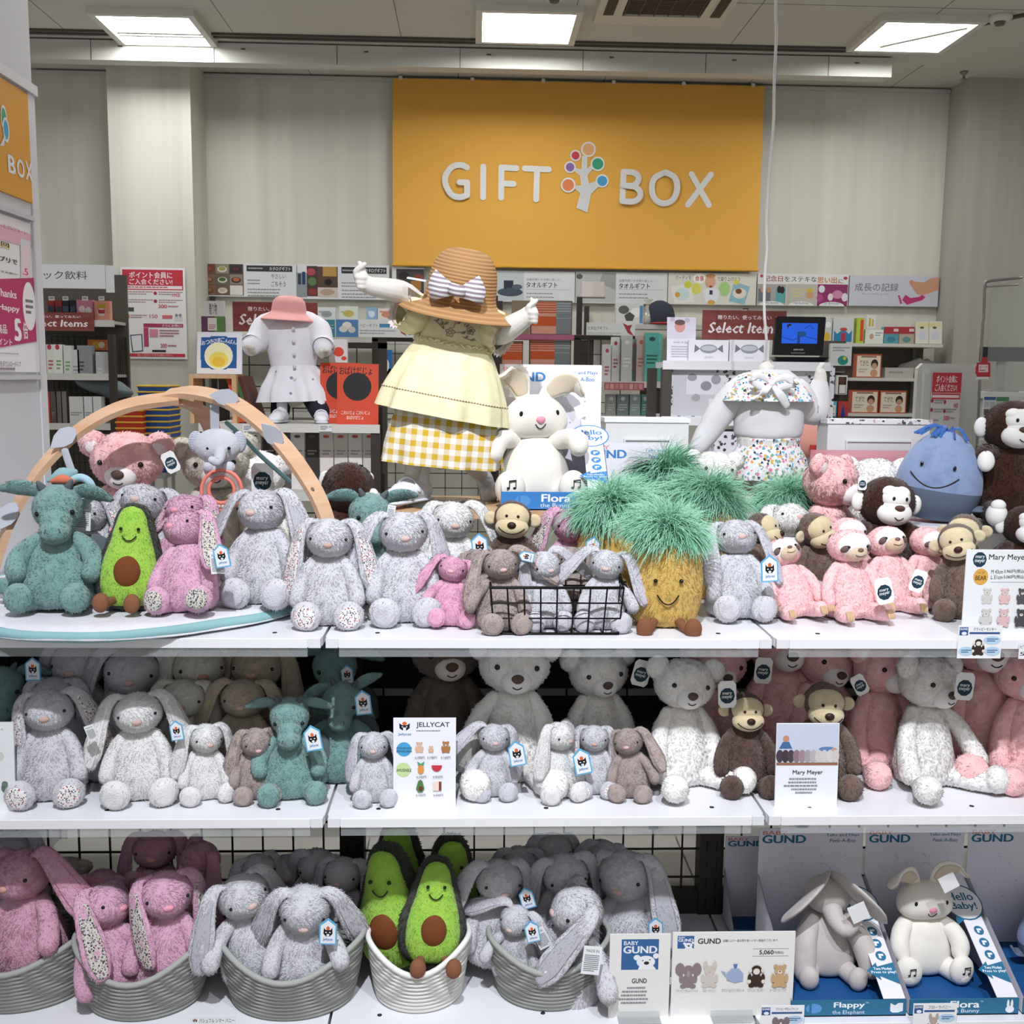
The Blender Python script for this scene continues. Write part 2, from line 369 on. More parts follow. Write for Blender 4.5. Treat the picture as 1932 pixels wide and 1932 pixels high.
def k_bunny():
    L = []; c, r = (0, -.01, .82), (.222, .2, .182); b = [((0, -1, -.45), .13, .6), ((0, -1, .1), -.03, .3)]
    L.append(('body', MB().lathe([(.02, 0), (.23, .015), (.305, .11), (.295, .26), (.24, .42), (.165, .57), (.11, .66), (.01, .69)], sy=.84).lump(.014, 5).fuzz(3200, .036), 'fur', 'b', None))
    L.append(('head', MB().ell(c, r, bumps=b).lump(.008, 7).fuzz(3200, .036, flow=(0, .5, -.6)), 'fur', 'h', None))
    eyes(L, c, r, b, .74, .1, .0155, dy=-.7)
    q = onell(c, r, (0, -1, -.12), b); L.append(('nose', MB().ell((q[0], q[1]+.004, q[2]), (.046, .024, .026), nu=16, nv=10, bumps=[((0, 0, -1), .25, .5)]), 'nose', 'h', 'head'))
    for s, g in ((-1, 'L'), (1, 'R')):
        pth = [(.12, .03, .965), (.2, .02, .965), (.262, .0, .88), (.29, -.02, .74), (.31, -.04, .58), (.325, -.05, .43), (.325, -.055, .31)]
        w = [(.05, .03), (.055, .03), (.07, .032), (.088, .03), (.108, .03), (.112, .03), (.07, .026)]
        pth = [(x*s, y, z) for x, y, z in pth]; wd = (.78*s, .62, 0)
        L.append(('ear', MB().tube(pth, w, n=18, wide=wd).lump(.006, 8).fuzz(1100, .036, flow=(0, 0, -1), seed=9), 'fur', 'e'+g, None))
        nf = np.array((.62*s, -.78, 0))*.026
        L.append(('ear_lining', MB().tube([tuple(np.array(q)+nf) for q in pth[2:]], [(a*.66, .008) for a, _ in w[2:]], n=12, wide=wd), 'lin', 'e'+g, 'ear'))
    limbs(L, 1, ([(.12, -.02, .6), (.2, -.07, .5), (.255, -.12, .36), (.275, -.16, .25)], [.062, .07, .078, .082]), ([(.13, -.06, .1), (.165, -.2, .09), (.185, -.3, .1)], [.1, .095, .1]), ((.19, -.345, .135), (.145, .09, .138)))
    return L
def k_dragon():
    L = []; c, r = (0, 0, .83), (.2, .19, .19); b = [((0, -1, -.9), .25, .5)]
    L.append(('body', MB().lathe([(.02, 0), (.24, .02), (.31, .13), (.29, .28), (.22, .45), (.14, .58), (.1, .66), (.01, .7)], sy=.85).lump(.012, 5).fuzz(3000, .028), 'fur', 'b', None))
    h = MB().ell(c, r, bumps=b).ell((0, -.19, .665), (.122, .13, .105)).tube([(0, -.06, .78), (0, -.17, .68)], [.15, .115])
    L.append(('head', h.lump(.006, 7).fuzz(2400, .026, flow=(0, .5, -.6)), 'fur', 'h', None))
    eyes(L, c, r, b, .66, -.12, .021, dy=-.75)
    for s, g in ((-1, 'L'), (1, 'R')):
        L.append(('horn', MB().tube([(.1*s, -.02, 1.0), (.125*s, -.03, 1.045)], [.034, .018], n=10, k=1), 'horn', 'h', 'head'))
        L.append(('nostril', MB().tube([(.05*s, -.3, .7), (.056*s, -.305, .68)], .007, n=6, k=1), 'horn', 'h', 'head'))
        L.append(('ear', MB().tube([(x*s, y, z) for x, y, z in [(.12, .03, .95), (.22, .02, .965), (.33, 0, .95), (.41, -.01, .92)]], [(.04, .025), (.075, .03), (.07, .026), (.03, .02)], n=14, wide=(0, -.5, .86)).fuzz(700, .028, flow=(s, 0, 0)), 'fur', 'e'+g, None))
        L.append(('wing', MB().tube([(x*s, y, z) for x, y, z in [(.1, .2, .5), (.26, .2, .46), (.36, .18, .3)]], [(.1, .02), (.12, .02), (.04, .015)], n=12, wide=(0, .2, 1)), 'horn', 'b', None))
    L.append(('tail', MB().tube([(-.1, .12, .12), (-.28, .16, .13), (-.46, .12, .17), (-.6, .05, .22)], [.13, .1, .075, .04], n=16).fuzz(700, .028, flow=(-1, 0, 0)), 'fur', 'b', None))
    limbs(L, .8, ([(.14, -.02, .56), (.24, -.06, .49), (.3, -.11, .38), (.29, -.16, .3)], [.07, .08, .085, .08]), ([(.14, -.06, .11), (.19, -.2, .1), (.21, -.3, .1)], [.11, .1, .095]), ((.215, -.34, .12), (.115, .09, .12)), sole=False)
    return L
def blob(prof, f=1): return [(r*f, z) for r, z in prof]
def k_avocado():
    L = []; pr = [(.02, 0), (.2, .015), (.3, .12), (.325, .28), (.3, .45), (.24, .63), (.19, .78), (.16, .88), (.1, .97), (.01, 1)]
    L.append(('peel', MB().lathe(pr, sy=.62).lump(.01, 6).fuzz(3600, .045, flow=(0, .3, -.6), amt=1), 'fur', 'b', None))
    L.append(('flesh', MB().lathe([(r*.8, .04+z*.925) for r, z in pr], (0, -.1, 0), sy=.52).lump(.006, 7).fuzz(2600, .022, amt=.6), 'flesh', 'b', None))
    L.append(('seed', MB().ell((0, -.205, .36), (.125, .06, .15)), 'seed', 'b', None))
    for s, g in ((-1, 'L'), (1, 'R')):
        L.append(('eye', ball((.078*s, -.196, .755), .0165), 'eye', 'b', 'flesh'))
        L.append(('leg', MB().tube([(.1*s, -.16, .1), (.12*s, -.3, .075), (.13*s, -.38, .06)], [.042, .042, .05], n=12).ell((.135*s, -.39, .085), (.075, .06, .09), nu=18, nv=12), 'boot', 'l'+g, None))
    L.append(('mouth', stitch((0, 0, .69), .062, 0, .045, .006, lambda x, z: -.2+(.755-z)*-.1), 'eye', 'b', 'flesh'))
    return L
def k_pineapple():
    L = []; pr = [(.02, 0), (.24, .01), (.36, .1), (.41, .28), (.425, .5), (.4, .72), (.33, .9), (.2, .985), (.01, 1)]
    L.append(('body', MB().lathe(pr, sy=.78, n=40).lump(.022, 13, 'v').fuzz(5200, .045, amt=2.2, clump=9), 'fur', 'b', None))
    f = lambda x, z: -.78*(.415)*math.sqrt(max(.05, 1-(x/.44)**2))-.03
    for s, g in ((-1, 'L'), (1, 'R')):
        L.append(('eye', ball((.14*s, f(.14, .5)+.0, .56), .024), 'eye', 'b', None))
        L.append(('leg', MB().tube([(.13*s, -.24, .1), (.2*s, -.4, .04), (.25*s, -.48, .02)], [.05, .05, .06], n=12).ell((.26*s, -.5, .07), (.095, .075, .115), nu=18, nv=12), 'boot', 'l'+g, None))
    L.append(('mouth', stitch((0, 0, .4), .115, 0, .1, .008, f), 'eye', 'b', None))
    cr = MB(); rg = random.Random(4)
    cr.ell((0, 0, 1.03), (.3, .24, .15), nu=20, nv=10)
    for tu in range(34):   # matted locks of long strands fanning out and drooping
        a = tu*2.39996; q = ((tu+.5)/34)**.5; b0 = np.array((.25*q*math.cos(a), .03+.18*q*math.sin(a), 1.15-.12*q*q)); el = rg.gauss(1.1-1.0*q, .22); a2 = a+rg.gauss(0, .5); LN = rg.uniform(.3, .47)
        d0 = np.array((math.cos(a2)*math.cos(el), math.sin(a2)*.85*math.cos(el), math.sin(el)))
        for k in range(80):
            off = np.array([rg.gauss(0, .05), rg.gauss(0, .045), rg.gauss(0, .02)]); p = b0+off; d = d0+off*3.5+np.array([rg.gauss(0, .16) for _ in '123']); d /= np.linalg.norm(d); ln = LN*rg.uniform(.6, 1.1); w = rg.uniform(.005, .0095); pts = []; cv = np.array([rg.gauss(0, .07), rg.gauss(0, .07), -.25])
            for m_ in range(6):
                t_ = m_/5; sd = np.cross(d, (0, -.6, .8)); sd /= np.linalg.norm(sd)+1e-6; pts += [p-sd*w*(1-t_*.88), p+sd*w*(1-t_*.88)]; d = d+cv*(.6+t_); d /= np.linalg.norm(d); p = p+d*ln/5
            cr.add(pts, [(2*k_, 2*k_+1, 2*k_+3, 2*k_+2) for k_ in range(5)])
    L.append(('leaf_crown', cr, 'crown', 'h', None))
    return L
def bearlike(ear=.1, fz=0, lum=(.008, 9, 'v'), hr=(.245, .2, .2), earz=.915, earx=.225):
    L = []; c, r = (0, 0, .8), hr; b = [((0, -1, -.3), .04, .7)]
    L.append(('body', MB().lathe([(.02, 0), (.18, .012), (.235, .1), (.235, .22), (.205, .38), (.165, .52), (.12, .6), (.01, .66)], sy=.85, n=40, k=5).lump(*lum).fuzz(4200, .026, amt=1.5, clump=15, wd=.007), 'fur', 'b', None))
    L.append(('head', MB().ell(c, r, nu=36, nv=24, bumps=b).lump(*lum).fuzz(3400, .026, flow=(0, .5, -.6), amt=1.5, clump=15, wd=.007), 'fur', 'h', None))
    L.append(('muzzle', MB().ell((0, -.165, .73), (.108, .085, .092)), 'muz', 'h', 'head'))
    L.append(('nose', MB().ell((0, -.247, .765), (.043, .022, .03), nu=16, nv=10, bumps=[((0, 0, -1), .2, .6)]), 'nose', 'h', 'head'))
    L.append(('mouth', stitch((0, 0, .705), .03, 0, .014, .004, front((0, -.165, .73), (.108, .085, .092), .001)), 'line', 'h', 'head'))
    eyes(L, c, r, b, .52, .1, .02)
    for s, g in ((-1, 'L'), (1, 'R')):
        L.append(('ear', MB().ell((earx*s, .01, earz), (ear, ear*.55, ear*.95), nu=20, nv=14).lump(.007, 11, 'v').fuzz(700, .024, amt=1.5, clump=15), 'fur', 'e'+g, None))
        L.append(('ear_lining', MB().ell((earx*s, .01-ear*.42, earz-.01), (ear*.5, ear*.2, ear*.5), nu=16, nv=10), 'muz', 'e'+g, 'ear'))
    limbs(L, .8, ([(.13, -.02, .56), (.2, -.06, .44), (.235, -.11, .28), (.24, -.16, .14)], [.058, .066, .075, .085]), ([(.11, -.08, .09), (.16, -.25, .08), (.22, -.4, .08)], [.085, .082, .085]), ((.235, -.45, .105), (.105, .095, .105)), sole=False, lum=lum)
    return L
def k_bear(): return bearlike()
def k_monkey():
    L = []; c, r = (0, 0, .82), (.185, .165, .175)
    L.append(('body', MB().lathe([(.02, 0), (.22, .015), (.29, .11), (.275, .26), (.22, .42), (.15, .57), (.1, .66), (.01, .7)], sy=.85).lump(.012, 5).fuzz(3200, .034), 'fur', 'b', None))
    L.append(('head', MB().ell(c, r).lump(.006, 7).fuzz(1600, .026, flow=(0, .5, -.6)), 'fur', 'h', None))
    fc = MB().ell((0, -.065, .835), (.165, .13, .138))
    fc.ell((0, -.115, .735), (.165, .125, .105))
    L.append(('face', fc.lump(.004, 8), 'face', 'h', 'head'))
    L.append(('nose', MB().ell((0, -.235, .765), (.044, .028, .034), nu=16, nv=10), 'nose', 'h', 'head'))
    L.append(('mouth', stitch((0, 0, .735), .125, 0, .055, .0055, front((0, -.115, .735), (.165, .125, .105), .003), 14), 'line', 'h', 'head'))
    for s, g in ((-1, 'L'), (1, 'R')):
        L.append(('eye', ball((.055*s, -.183, .85), .0155), 'eye', 'h', 'head'))
        L.append(('ear', MB().ell((.215*s, 0, .81), (.068, .035, .066), nu=18, nv=12, bumps=[((0, -1, 0), -.4, .6)]), 'face', 'e'+g, None))
    limbs(L, 1, ([(.12, -.02, .58), (.21, -.07, .48), (.26, -.12, .34), (.265, -.16, .24)], [.062, .068, .075, .075]), ([(.13, -.06, .1), (.17, -.2, .09), (.19, -.3, .1)], [.1, .09, .09]), ((.195, -.33, .12), (.12, .095, .12)), sole=False)
    return L
def k_ape():
    """big dark monkey with a white two-lobed face, white ears, hands and feet"""
    L = []; c, r = (0, 0, .79), (.235, .2, .215)
    L.append(('body', MB().lathe([(.02, 0), (.22, .015), (.285, .11), (.285, .26), (.25, .4), (.18, .54), (.12, .62), (.01, .66)], sy=.85).lump(.01, 5).fuzz(4200, .03), 'fur', 'b', None))
    L.append(('head', MB().ell(c, r).fuzz(3600, .03, flow=(0, .5, -.6)), 'fur', 'h', None))
    fc = MB()
    fc.ell((0, -.118, .84), (.125, .1, .1))
    for s in (-1, 1): fc.ell((.05*s, -.105, .885), (.07, .085, .06))
    fc.ell((0, -.135, .72), (.148, .1, .105)).ell((0, -.13, .78), (.115, .088, .08))
    L.append(('face', fc, 'muz', 'h', 'head'))
    L.append(('nose', MB().ell((0, -.222, .775), (.045, .022, .024), nu=16, nv=10, bumps=[((0, 0, -1), .35, .6)]), 'nose', 'h', 'head'))
    L.append(('mouth', stitch((0, 0, .695), .036, 0, .02, .004, front((0, -.14, .715), (.13, .095, .1), .002)), 'line', 'h', 'head'))
    for s, g in ((-1, 'L'), (1, 'R')):
        L.append(('eye', ball((.055*s, -.207, .85), (.013, .011, .017)), 'eye', 'h', 'head'))
        L.append(('ear', MB().ell((.25*s, 0, .78), (.06, .04, .085), nu=18, nv=12), 'muz', 'e'+g, None))
        L.append(('hand', MB().ell((.29*s, -.22, .4), (.07, .06, .09), nu=18, nv=12), 'muz', 'a'+g, None))
        L.append(('foot', MB().ell((.25*s, -.42, .09), (.085, .08, .095), nu=18, nv=12).ell((.25*s, -.44, .17), (.06, .05, .05), nu=14, nv=10), 'muz', 'l'+g, None))
    for p_ in L:
        if p_[0] in ('face', 'nose', 'mouth', 'eye'):
            for v in p_[1].v: v -= (0, .028, 0)
    limbs(L, 1, ([(.16, -.02, .55), (.25, -.09, .5), (.29, -.17, .45)], [.08, .085, .08]), ([(.14, -.06, .1), (.2, -.22, .09), (.24, -.36, .09)], [.1, .09, .085]), ((.24, -.33, .09), (.08, .08, .08)), sole=False)
    return L
def k_sloth():
    L = []; c, r = (0, 0, .84), (.2, .175, .165); lum = (.008, 10, 'v')
    L.append(('body', MB().lathe([(.02, 0), (.23, .015), (.31, .1), (.305, .24), (.265, .4), (.2, .56), (.14, .66), (.01, .72)], sy=.72, n=40, k=5).lump(*lum).fuzz(4200, .026, amt=1.5, clump=16, wd=.007), 'fur', 'b', None))
    L.append(('head', MB().ell(c, r, nu=36, nv=24).lump(*lum).fuzz(2600, .026, amt=1.5, clump=16, wd=.007), 'fur', 'h', None))
    L.append(('face_mask', MB().ell((0, -.06, .85), (.168, .14, .132)), 'muz', 'h', 'head'))
    L.append(('snout', MB().ell((0, -.13, .79), (.1, .105, .085)).lump(.006, 9), 'snout', 'h', 'head'))
    L.append(('nose', MB().ell((0, -.229, .825), (.027, .018, .02), nu=14, nv=8), 'nose', 'h', 'head'))
    L.append(('mouth', stitch((0, 0, .775), .045, 0, .016, .003, front((0, -.13, .79), (.1, .105, .085), .003)), 'line', 'h', 'head'))
    for s, g in ((-1, 'L'), (1, 'R')):
        L.append(('eye_patch', MB().ell((.098*s, -.135, .835), (.056, .046, .038), nu=16, nv=10, M=Euler((0, math.radians(38*s), math.radians(30*s))).to_matrix()), 'patch', 'h', 'head'))
        L.append(('eye', ball((.088*s, -.176, .85), .014), 'eye', 'h', 'head'))
        for part, (x, y, z), gg in (('claw', (.31, -.17, .18), 'a'), ('claw', (.21, -.47, .1), 'l')):
            m = MB()
            for k in (-1, 0, 1): m.tube([(x*s+k*.024, y, z+.02), (x*s+k*.026, y-.045, z-.02), (x*s+k*.026, y-.05, z-.055)], [.02, .019, .015], n=10)
            L.append((part, m, 'claw', gg+g, None))
    for p_ in L:   # broad head
        if p_[3] == 'h':
            for v in p_[1].v: v -= (0, 0, .8); v *= (1.3, 1.15, 1.18); v += (0, 0, .8)
    limbs(L, .5, ([(.15, -.02, .6), (.25, -.06, .48), (.3, -.11, .33), (.31, -.15, .22)], [.07, .076, .08, .075]), ([(.14, -.08, .1), (.19, -.25, .09), (.21, -.38, .09)], [.105, .1, .095]), ((.21, -.4, .1), (.095, .08, .095)), sole=False, lum=lum)
    return L
def k_whale():
    L = []; pr = [(.02, 0), (.26, .02), (.4, .14), (.455, .3), (.46, .42), (.43, .58), (.34, .78), (.22, .92), (.1, .985), (.01, 1)]
    i = [(r, z) for r, z in smp(pr, 4)]
    L.append(('body', MB().lathe([q for q in i if q[1] >= .355], sy=.85, k=1, n=40), 'fur', 'b', None))
    L.append(('belly', MB().lathe([q for q in i if q[1] <= .37], sy=.85, k=1, n=40), 'belly', 'b', None))
    f = lambda x, z: -.85*.455*math.sqrt(max(.03, 1-(x/.455)**2))*(1 if z < .5 else 1-(z-.5)*.35)-.004
    for s in (-1, 1): L.append(('eye', ball((.17*s-.03, f(.17*s-.03, .6)+.005, .63), (.018, .014, .026)), 'eye', 'b', None))
    L.append(('mouth', stitch((-.05, 0, .52), .25, 0, .13, .007, f, 16), 'line', 'b', None))
    for s in (-1, 1): L.append(('fin', MB().tube([(.42*s, -.05, .2), (.52*s, -.08, .22), (.58*s, -.1, .3)], [(.09, .03), (.08, .025), (.03, .02)], wide=(0, 1, .2)), 'belly', 'b', None))
    m = MB(); rg = random.Random(2)
    for k in range(9):
        a = rg.uniform(-.5, 3.6); w = rg.uniform(.2, .36); m.tube([(0, 0, .985), (math.cos(a)*w*.5, -.04+math.sin(a)*w*.2, 1.05), (math.cos(a)*w, -.1-abs(math.sin(a))*w*.3, .94)], [(.022, .004)]*3, n=8, wide=(-.3*math.sin(a), .6, .6))
    L.append(('ribbon_spout', m, 'ribbon', 'b', None))
    return L
def k_flora():
    """smooth cream rabbit with wide cheeks and short folded ears"""
    L = []; c, r = (0, 0, .77), (.275, .2, .2); b = [((.9, -.3, -.6), .18, .6), ((-.9, -.3, -.6), .18, .6)]
    L.append(('body', MB().lathe([(.02, 0), (.24, .015), (.32, .11), (.32, .27), (.27, .42), (.18, .56), (.01, .62)], sy=.75), 'fur', 'b', None))
    L.append(('head', MB().ell(c, r, bumps=b), 'fur', 'h', None))
    L.append(('nose', MB().ell(onell(c, r, (0, -1, -.05)), (.042, .02, .028), nu=16, nv=10, bumps=[((0, 0, -1), .4, .6)]), 'nose', 'h', 'head'))
    L.append(('mouth', stitch((0, 0, .715), .045, 0, .04, .005, front(c, r, .004)), 'line', 'h', 'head'))
    for s in (-1, 1):
        q = onell(c, r, (.62*s, -.8, .2)); L.append(('eye', ball(q, (.018, .012, .026)), 'eye', 'h', 'head'))
    for s, g in ((-1, 'L'), (1, 'R')):
        pth = [(.08*s, .03, .92), (.15*s, .03, 1.0), (.24*s, .01, 1.07), (.34*s, -.03, 1.07), (.41*s, -.06, 1.0)]; w = [(.05, .025), (.085, .03), (.125, .035), (.12, .03), (.06, .025)]
        L.append(('ear', MB().tube(pth, w, n=16, wide=(-.6*s, -.1, .8)), 'fur', 'e'+g, None))
        L.append(('ear_lining', MB().tube([(x, y-.03, z-.004) for x, y, z in pth[1:]], [(a*.7, .01) for a, _ in w[1:]], n=12, wide=(-.6*s, -.1, .8)), 'lin', 'e'+g, 'ear'))
    limbs(L, 0, ([(.18, -.02, .52), (.28, -.12, .46), (.32, -.2, .36), (.31, -.23, .29)], [.085, .092, .095, .088]), ([(.16, -.08, .11), (.25, -.25, .1), (.275, -.32, .11)], [.11, .11, .11]), ((.28, -.34, .16), (.135, .085, .155)), sole=False)
    for s, g in ((-1, 'L'), (1, 'R')):
        m = MB(); x, y, z = .285*s, -.432, .21
        for dx, dz in ((-.028, -.02), (.028, -.02)): m.ell((x+dx, y, z+dz-.02), (.014, .006, .01), nu=10, nv=6).tube([(x+dx+.011, y, z+dz-.02), (x+dx+.011, y, z+dz+.04)], .004, n=6, k=1)
        m.tube([(x-.017, y, z+.02), (x+.039, y, z+.026)], .006, n=6, k=1)
        L.append(('embroidery', m, 'line', 'l'+g, 'leg'))
    return L
def k_elephant():
    """velvety grey elephant whose ears fold down over its eyes"""
    L = []; c, r = (0, 0, .8), (.23, .19, .19)
    L.append(('body', MB().lathe([(.02, 0), (.24, .015), (.31, .11), (.31, .27), (.26, .42), (.18, .56), (.01, .64)], sy=.75), 'fur', 'b', None))
    L.append(('head', MB().ell(c, r), 'fur', 'h', None))
    L.append(('trunk', MB().tube([(0, -.13, .74), (.03, -.24, .66), (.09, -.32, .62), (.15, -.33, .68), (.17, -.31, .73)], [.1, .085, .075, .07, .07], n=16), 'fur', 'h', None))
    for s, g in ((-1, 'L'), (1, 'R')):
        L.append(('ear', MB().tube([(.05*s, -.02, 1.0), (.17*s, -.17, .96), (.32*s, -.23, .83), (.44*s, -.2, .68)], [(.1, .03), (.2, .035), (.22, .035), (.12, .03)], n=20, wide=(.25*s, -.9, .4)), 'fur', 'e'+g, None))
    limbs(L, 0, ([(.15, -.04, .54), (.25, -.17, .44), (.3, -.24, .27), (.32, -.27, .14)], [.09, .105, .11, .105]), ([(.14, -.08, .1), (.2, -.25, .09), (.23, -.34, .1)], [.1, .09, .09]), ((.235, -.37, .11), (.095, .08, .115)), sole=False)
    return L
KF = dict(bunny=k_bunny, dragon=k_dragon, avocado=k_avocado, pineapple=k_pineapple, bear=k_bear, monkey=k_monkey, ape=k_ape, sloth=k_sloth, whale=k_whale, flora=k_flora, elephant=k_elephant)
NAMES = dict(bunny='plush_rabbit', dragon='plush_dragon', avocado='plush_avocado', pineapple='plush_pineapple', bear='plush_bear', monkey='plush_monkey', ape='plush_monkey', sloth='plush_sloth', whale='plush_whale', flora='plush_rabbit', elephant='plush_elephant')
CATS = dict(bunny='toy rabbit', dragon='toy dragon', avocado='toy avocado', pineapple='toy pineapple', bear='toy bear', monkey='toy monkey', ape='toy monkey', sloth='toy sloth', whale='toy whale', flora='toy rabbit', elephant='toy elephant')
PIV = dict(bunny=dict(h=(0, .03, .65), e=(.14, .02, .94), a=(.12, 0, .6), l=(.13, -.06, .1)))
PIV['dragon'] = dict(h=(0, .03, .64), e=(.12, .03, .95), a=(.14, 0, .56), l=(.14, -.06, .1))
PIV['bear'] = dict(h=(0, .03, .62), e=(.17, 0, .88), a=(.13, 0, .56), l=(.11, -.08, .09)); PIV['pineapple'] = dict(h=(0, 0, .95), e=(0, 0, 1), a=(0, 0, .5), l=(.13, -.24, .1))
BLK = lambda: plain('#0c0b0c', .12, 0, .6, name='glass_eye'); DK = lambda: plain('#2a211f', .7, name='dark_thread')
FL1 = lambda: floral('#e9e6e4', ('#d8707f', '#3f4654', '#b8413f', '#8b93a5', '#e9e6e4', '#44404a'), 62, 'flower_print_red', .42)
FL2 = lambda: floral('#cfcabf', ('#4a4c66', '#2f3347', '#8f8a86', '#d6cfc0', '#6b5870', '#39413f'), 58, 'flower_print_navy', .45)
STAR = lambda h: floral(h, ('#f6f6fa', h, h, h, h, h), 17, 'star_print_'+h[1:], .22)
FUR = {   # colour families: coat, nose, ear lining
    'silver': lambda: dict(fur=fur('#d3d2dc', '#b1afbb'), nose=plain('#d8b8b3', .9), lin=plain('#c6c3cf', .5), sole=fur('#cbc9d4', '#a19fab')),
    'silverf': lambda: dict(fur=fur('#d3d2db', '#b1afba'), nose=plain('#c7a598', .9), lin=FL1(), sole=FL1()),
    'silvers': lambda: dict(fur=fur('#d3d2db', '#b1afba'), nose=plain('#d8b8b3', .9), lin=STAR('#b4b3bc'), sole=fur('#cbc9d4', '#a19fab')),
    'rose': lambda: dict(fur=fur('#e6a5c4', '#cd85a9'), nose=plain('#f0a4b4', .8), lin=FL2(), sole=FL2()),
    'rosep': lambda: dict(fur=fur('#dd9ab4', '#b36d88'), nose=plain('#eab0a8', .8), lin=fur('#dd9ab4', '#b36d88'), sole=fur('#dd9ab4', '#b36d88')),
    'tulip': lambda: dict(fur=fur('#ee9fc0', '#cf789c'), nose=plain('#f0b0bc', .8), lin=fur('#ee9fc0', '#cf789c'), sole=fur('#ee9fc0', '#cf789c')),
    'white': lambda: dict(fur=fur('#faf9f7', '#e6e4df'), nose=plain('#d3b0a8', .9), lin=fur('#f3f2f0', '#dcdad6'), sole=fur('#f1f0ee', '#d3d1cc')),
    'whites': lambda: dict(fur=fur('#faf9f7', '#e6e4df'), nose=plain('#cfaca2', .9), lin=floral('#efeeec', ('#a9a8ac', '#efeeec', '#efeeec', '#efeeec'), 17, 'star_print_grey', .2), sole=fur('#f1f0ee', '#d3d1cc')),
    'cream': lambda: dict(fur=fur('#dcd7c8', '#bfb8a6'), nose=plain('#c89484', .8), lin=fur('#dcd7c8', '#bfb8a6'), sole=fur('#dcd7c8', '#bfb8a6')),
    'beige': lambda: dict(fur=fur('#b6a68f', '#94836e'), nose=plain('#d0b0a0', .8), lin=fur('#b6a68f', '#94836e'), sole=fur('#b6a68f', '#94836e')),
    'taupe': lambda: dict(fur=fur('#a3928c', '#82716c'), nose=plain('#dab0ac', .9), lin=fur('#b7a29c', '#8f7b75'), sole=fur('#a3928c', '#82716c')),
    'teal': lambda: dict(fur=fur('#739693', '#577775'), horn=plain('#5c6569', .8)),
    'avo': lambda: dict(fur=fur('#2f352b', '#171b16', 14), flesh=fur('#8dbf45', '#76a935', 12, .3), seed=plain('#74401f', .85), boot=plain('#85583f', .85)),
    'pine': lambda: dict(fur=fur('#ffc061', '#f0a548', 16, .6), crown=streaks('#9ed0b4', '#7cb697', (3, 3, 3), .8, 'green_pile'), boot=plain('#7d5138', .85)),
    'pink': lambda: dict(fur=putty('#f1aeae', '#df9293'), muz=plain('#f4ecec', .9), nose=plain('#5c4640', .7)),
    'pwhite': lambda: dict(fur=putty('#f6f2ea', '#e2dcd0'), muz=plain('#f2f0ee', .9), nose=plain('#5f4d44', .7)),
    'pgrey': lambda: dict(fur=putty('#e2dfda', '#c2bdb5'), muz=plain('#ebe9e6', .9), nose=plain('#51443f', .7)),
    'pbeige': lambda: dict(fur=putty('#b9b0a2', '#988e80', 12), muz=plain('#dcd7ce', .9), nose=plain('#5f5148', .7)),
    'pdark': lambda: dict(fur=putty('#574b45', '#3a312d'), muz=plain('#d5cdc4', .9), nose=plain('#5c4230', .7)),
    'mkbrown': lambda: dict(fur=fur('#54403a', '#3a2b26'), face=fur('#c9b48e', '#b8a27b', 9, .25), nose=plain('#33211b', .5)),
    'mktan': lambda: dict(fur=fur('#66544a', '#4c3e35'), face=fur('#c2b18d', '#b09e78', 9, .25), nose=plain('#3a241c', .5)),
    'ape': lambda: dict(fur=fur('#3a2017', '#26130d', 12), muz=plain('#f1efec', .85), nose=plain('#5b4036', .6)),
    'sloth': lambda: dict(fur=putty('#f1b0b2', '#df9698'), muz=fur('#f1eeee', '#e2dcdc', 9, .25), snout=fur('#cdb096', '#b2957b', 9, .3), nose=plain('#7d645c', .8), patch=plain('#6d5a56', .9), claw=plain('#c7a884', .8)),
    'whale': lambda: dict(fur=fur('#7284a6', '#5d6e90', 5, .1), belly=bands('#6d7a8d', '#5d697b', 26, 'X', .9, 'ribbed_knit'), ribbon=plain('#3a66ad', .35)),
    'flora': lambda: dict(fur=fur('#e3dccf', '#d8d0c2', 6, .12), nose=plain('#ef9fb6', .8), lin=plain('#d9c9b2', .9)),
    'flappy': lambda: dict(fur=fur('#b3aaa6', '#a59b97', 6, .12)),
}
FC = {}; KC = {}; MC = {}
def role_mat(col, role):
    if col not in FC: FC[col] = FUR[col]()
    d = FC[col]
    if role in d: return d[role]
    return {'eye': BLK, 'line': DK}.get(role, lambda: d['fur'])()
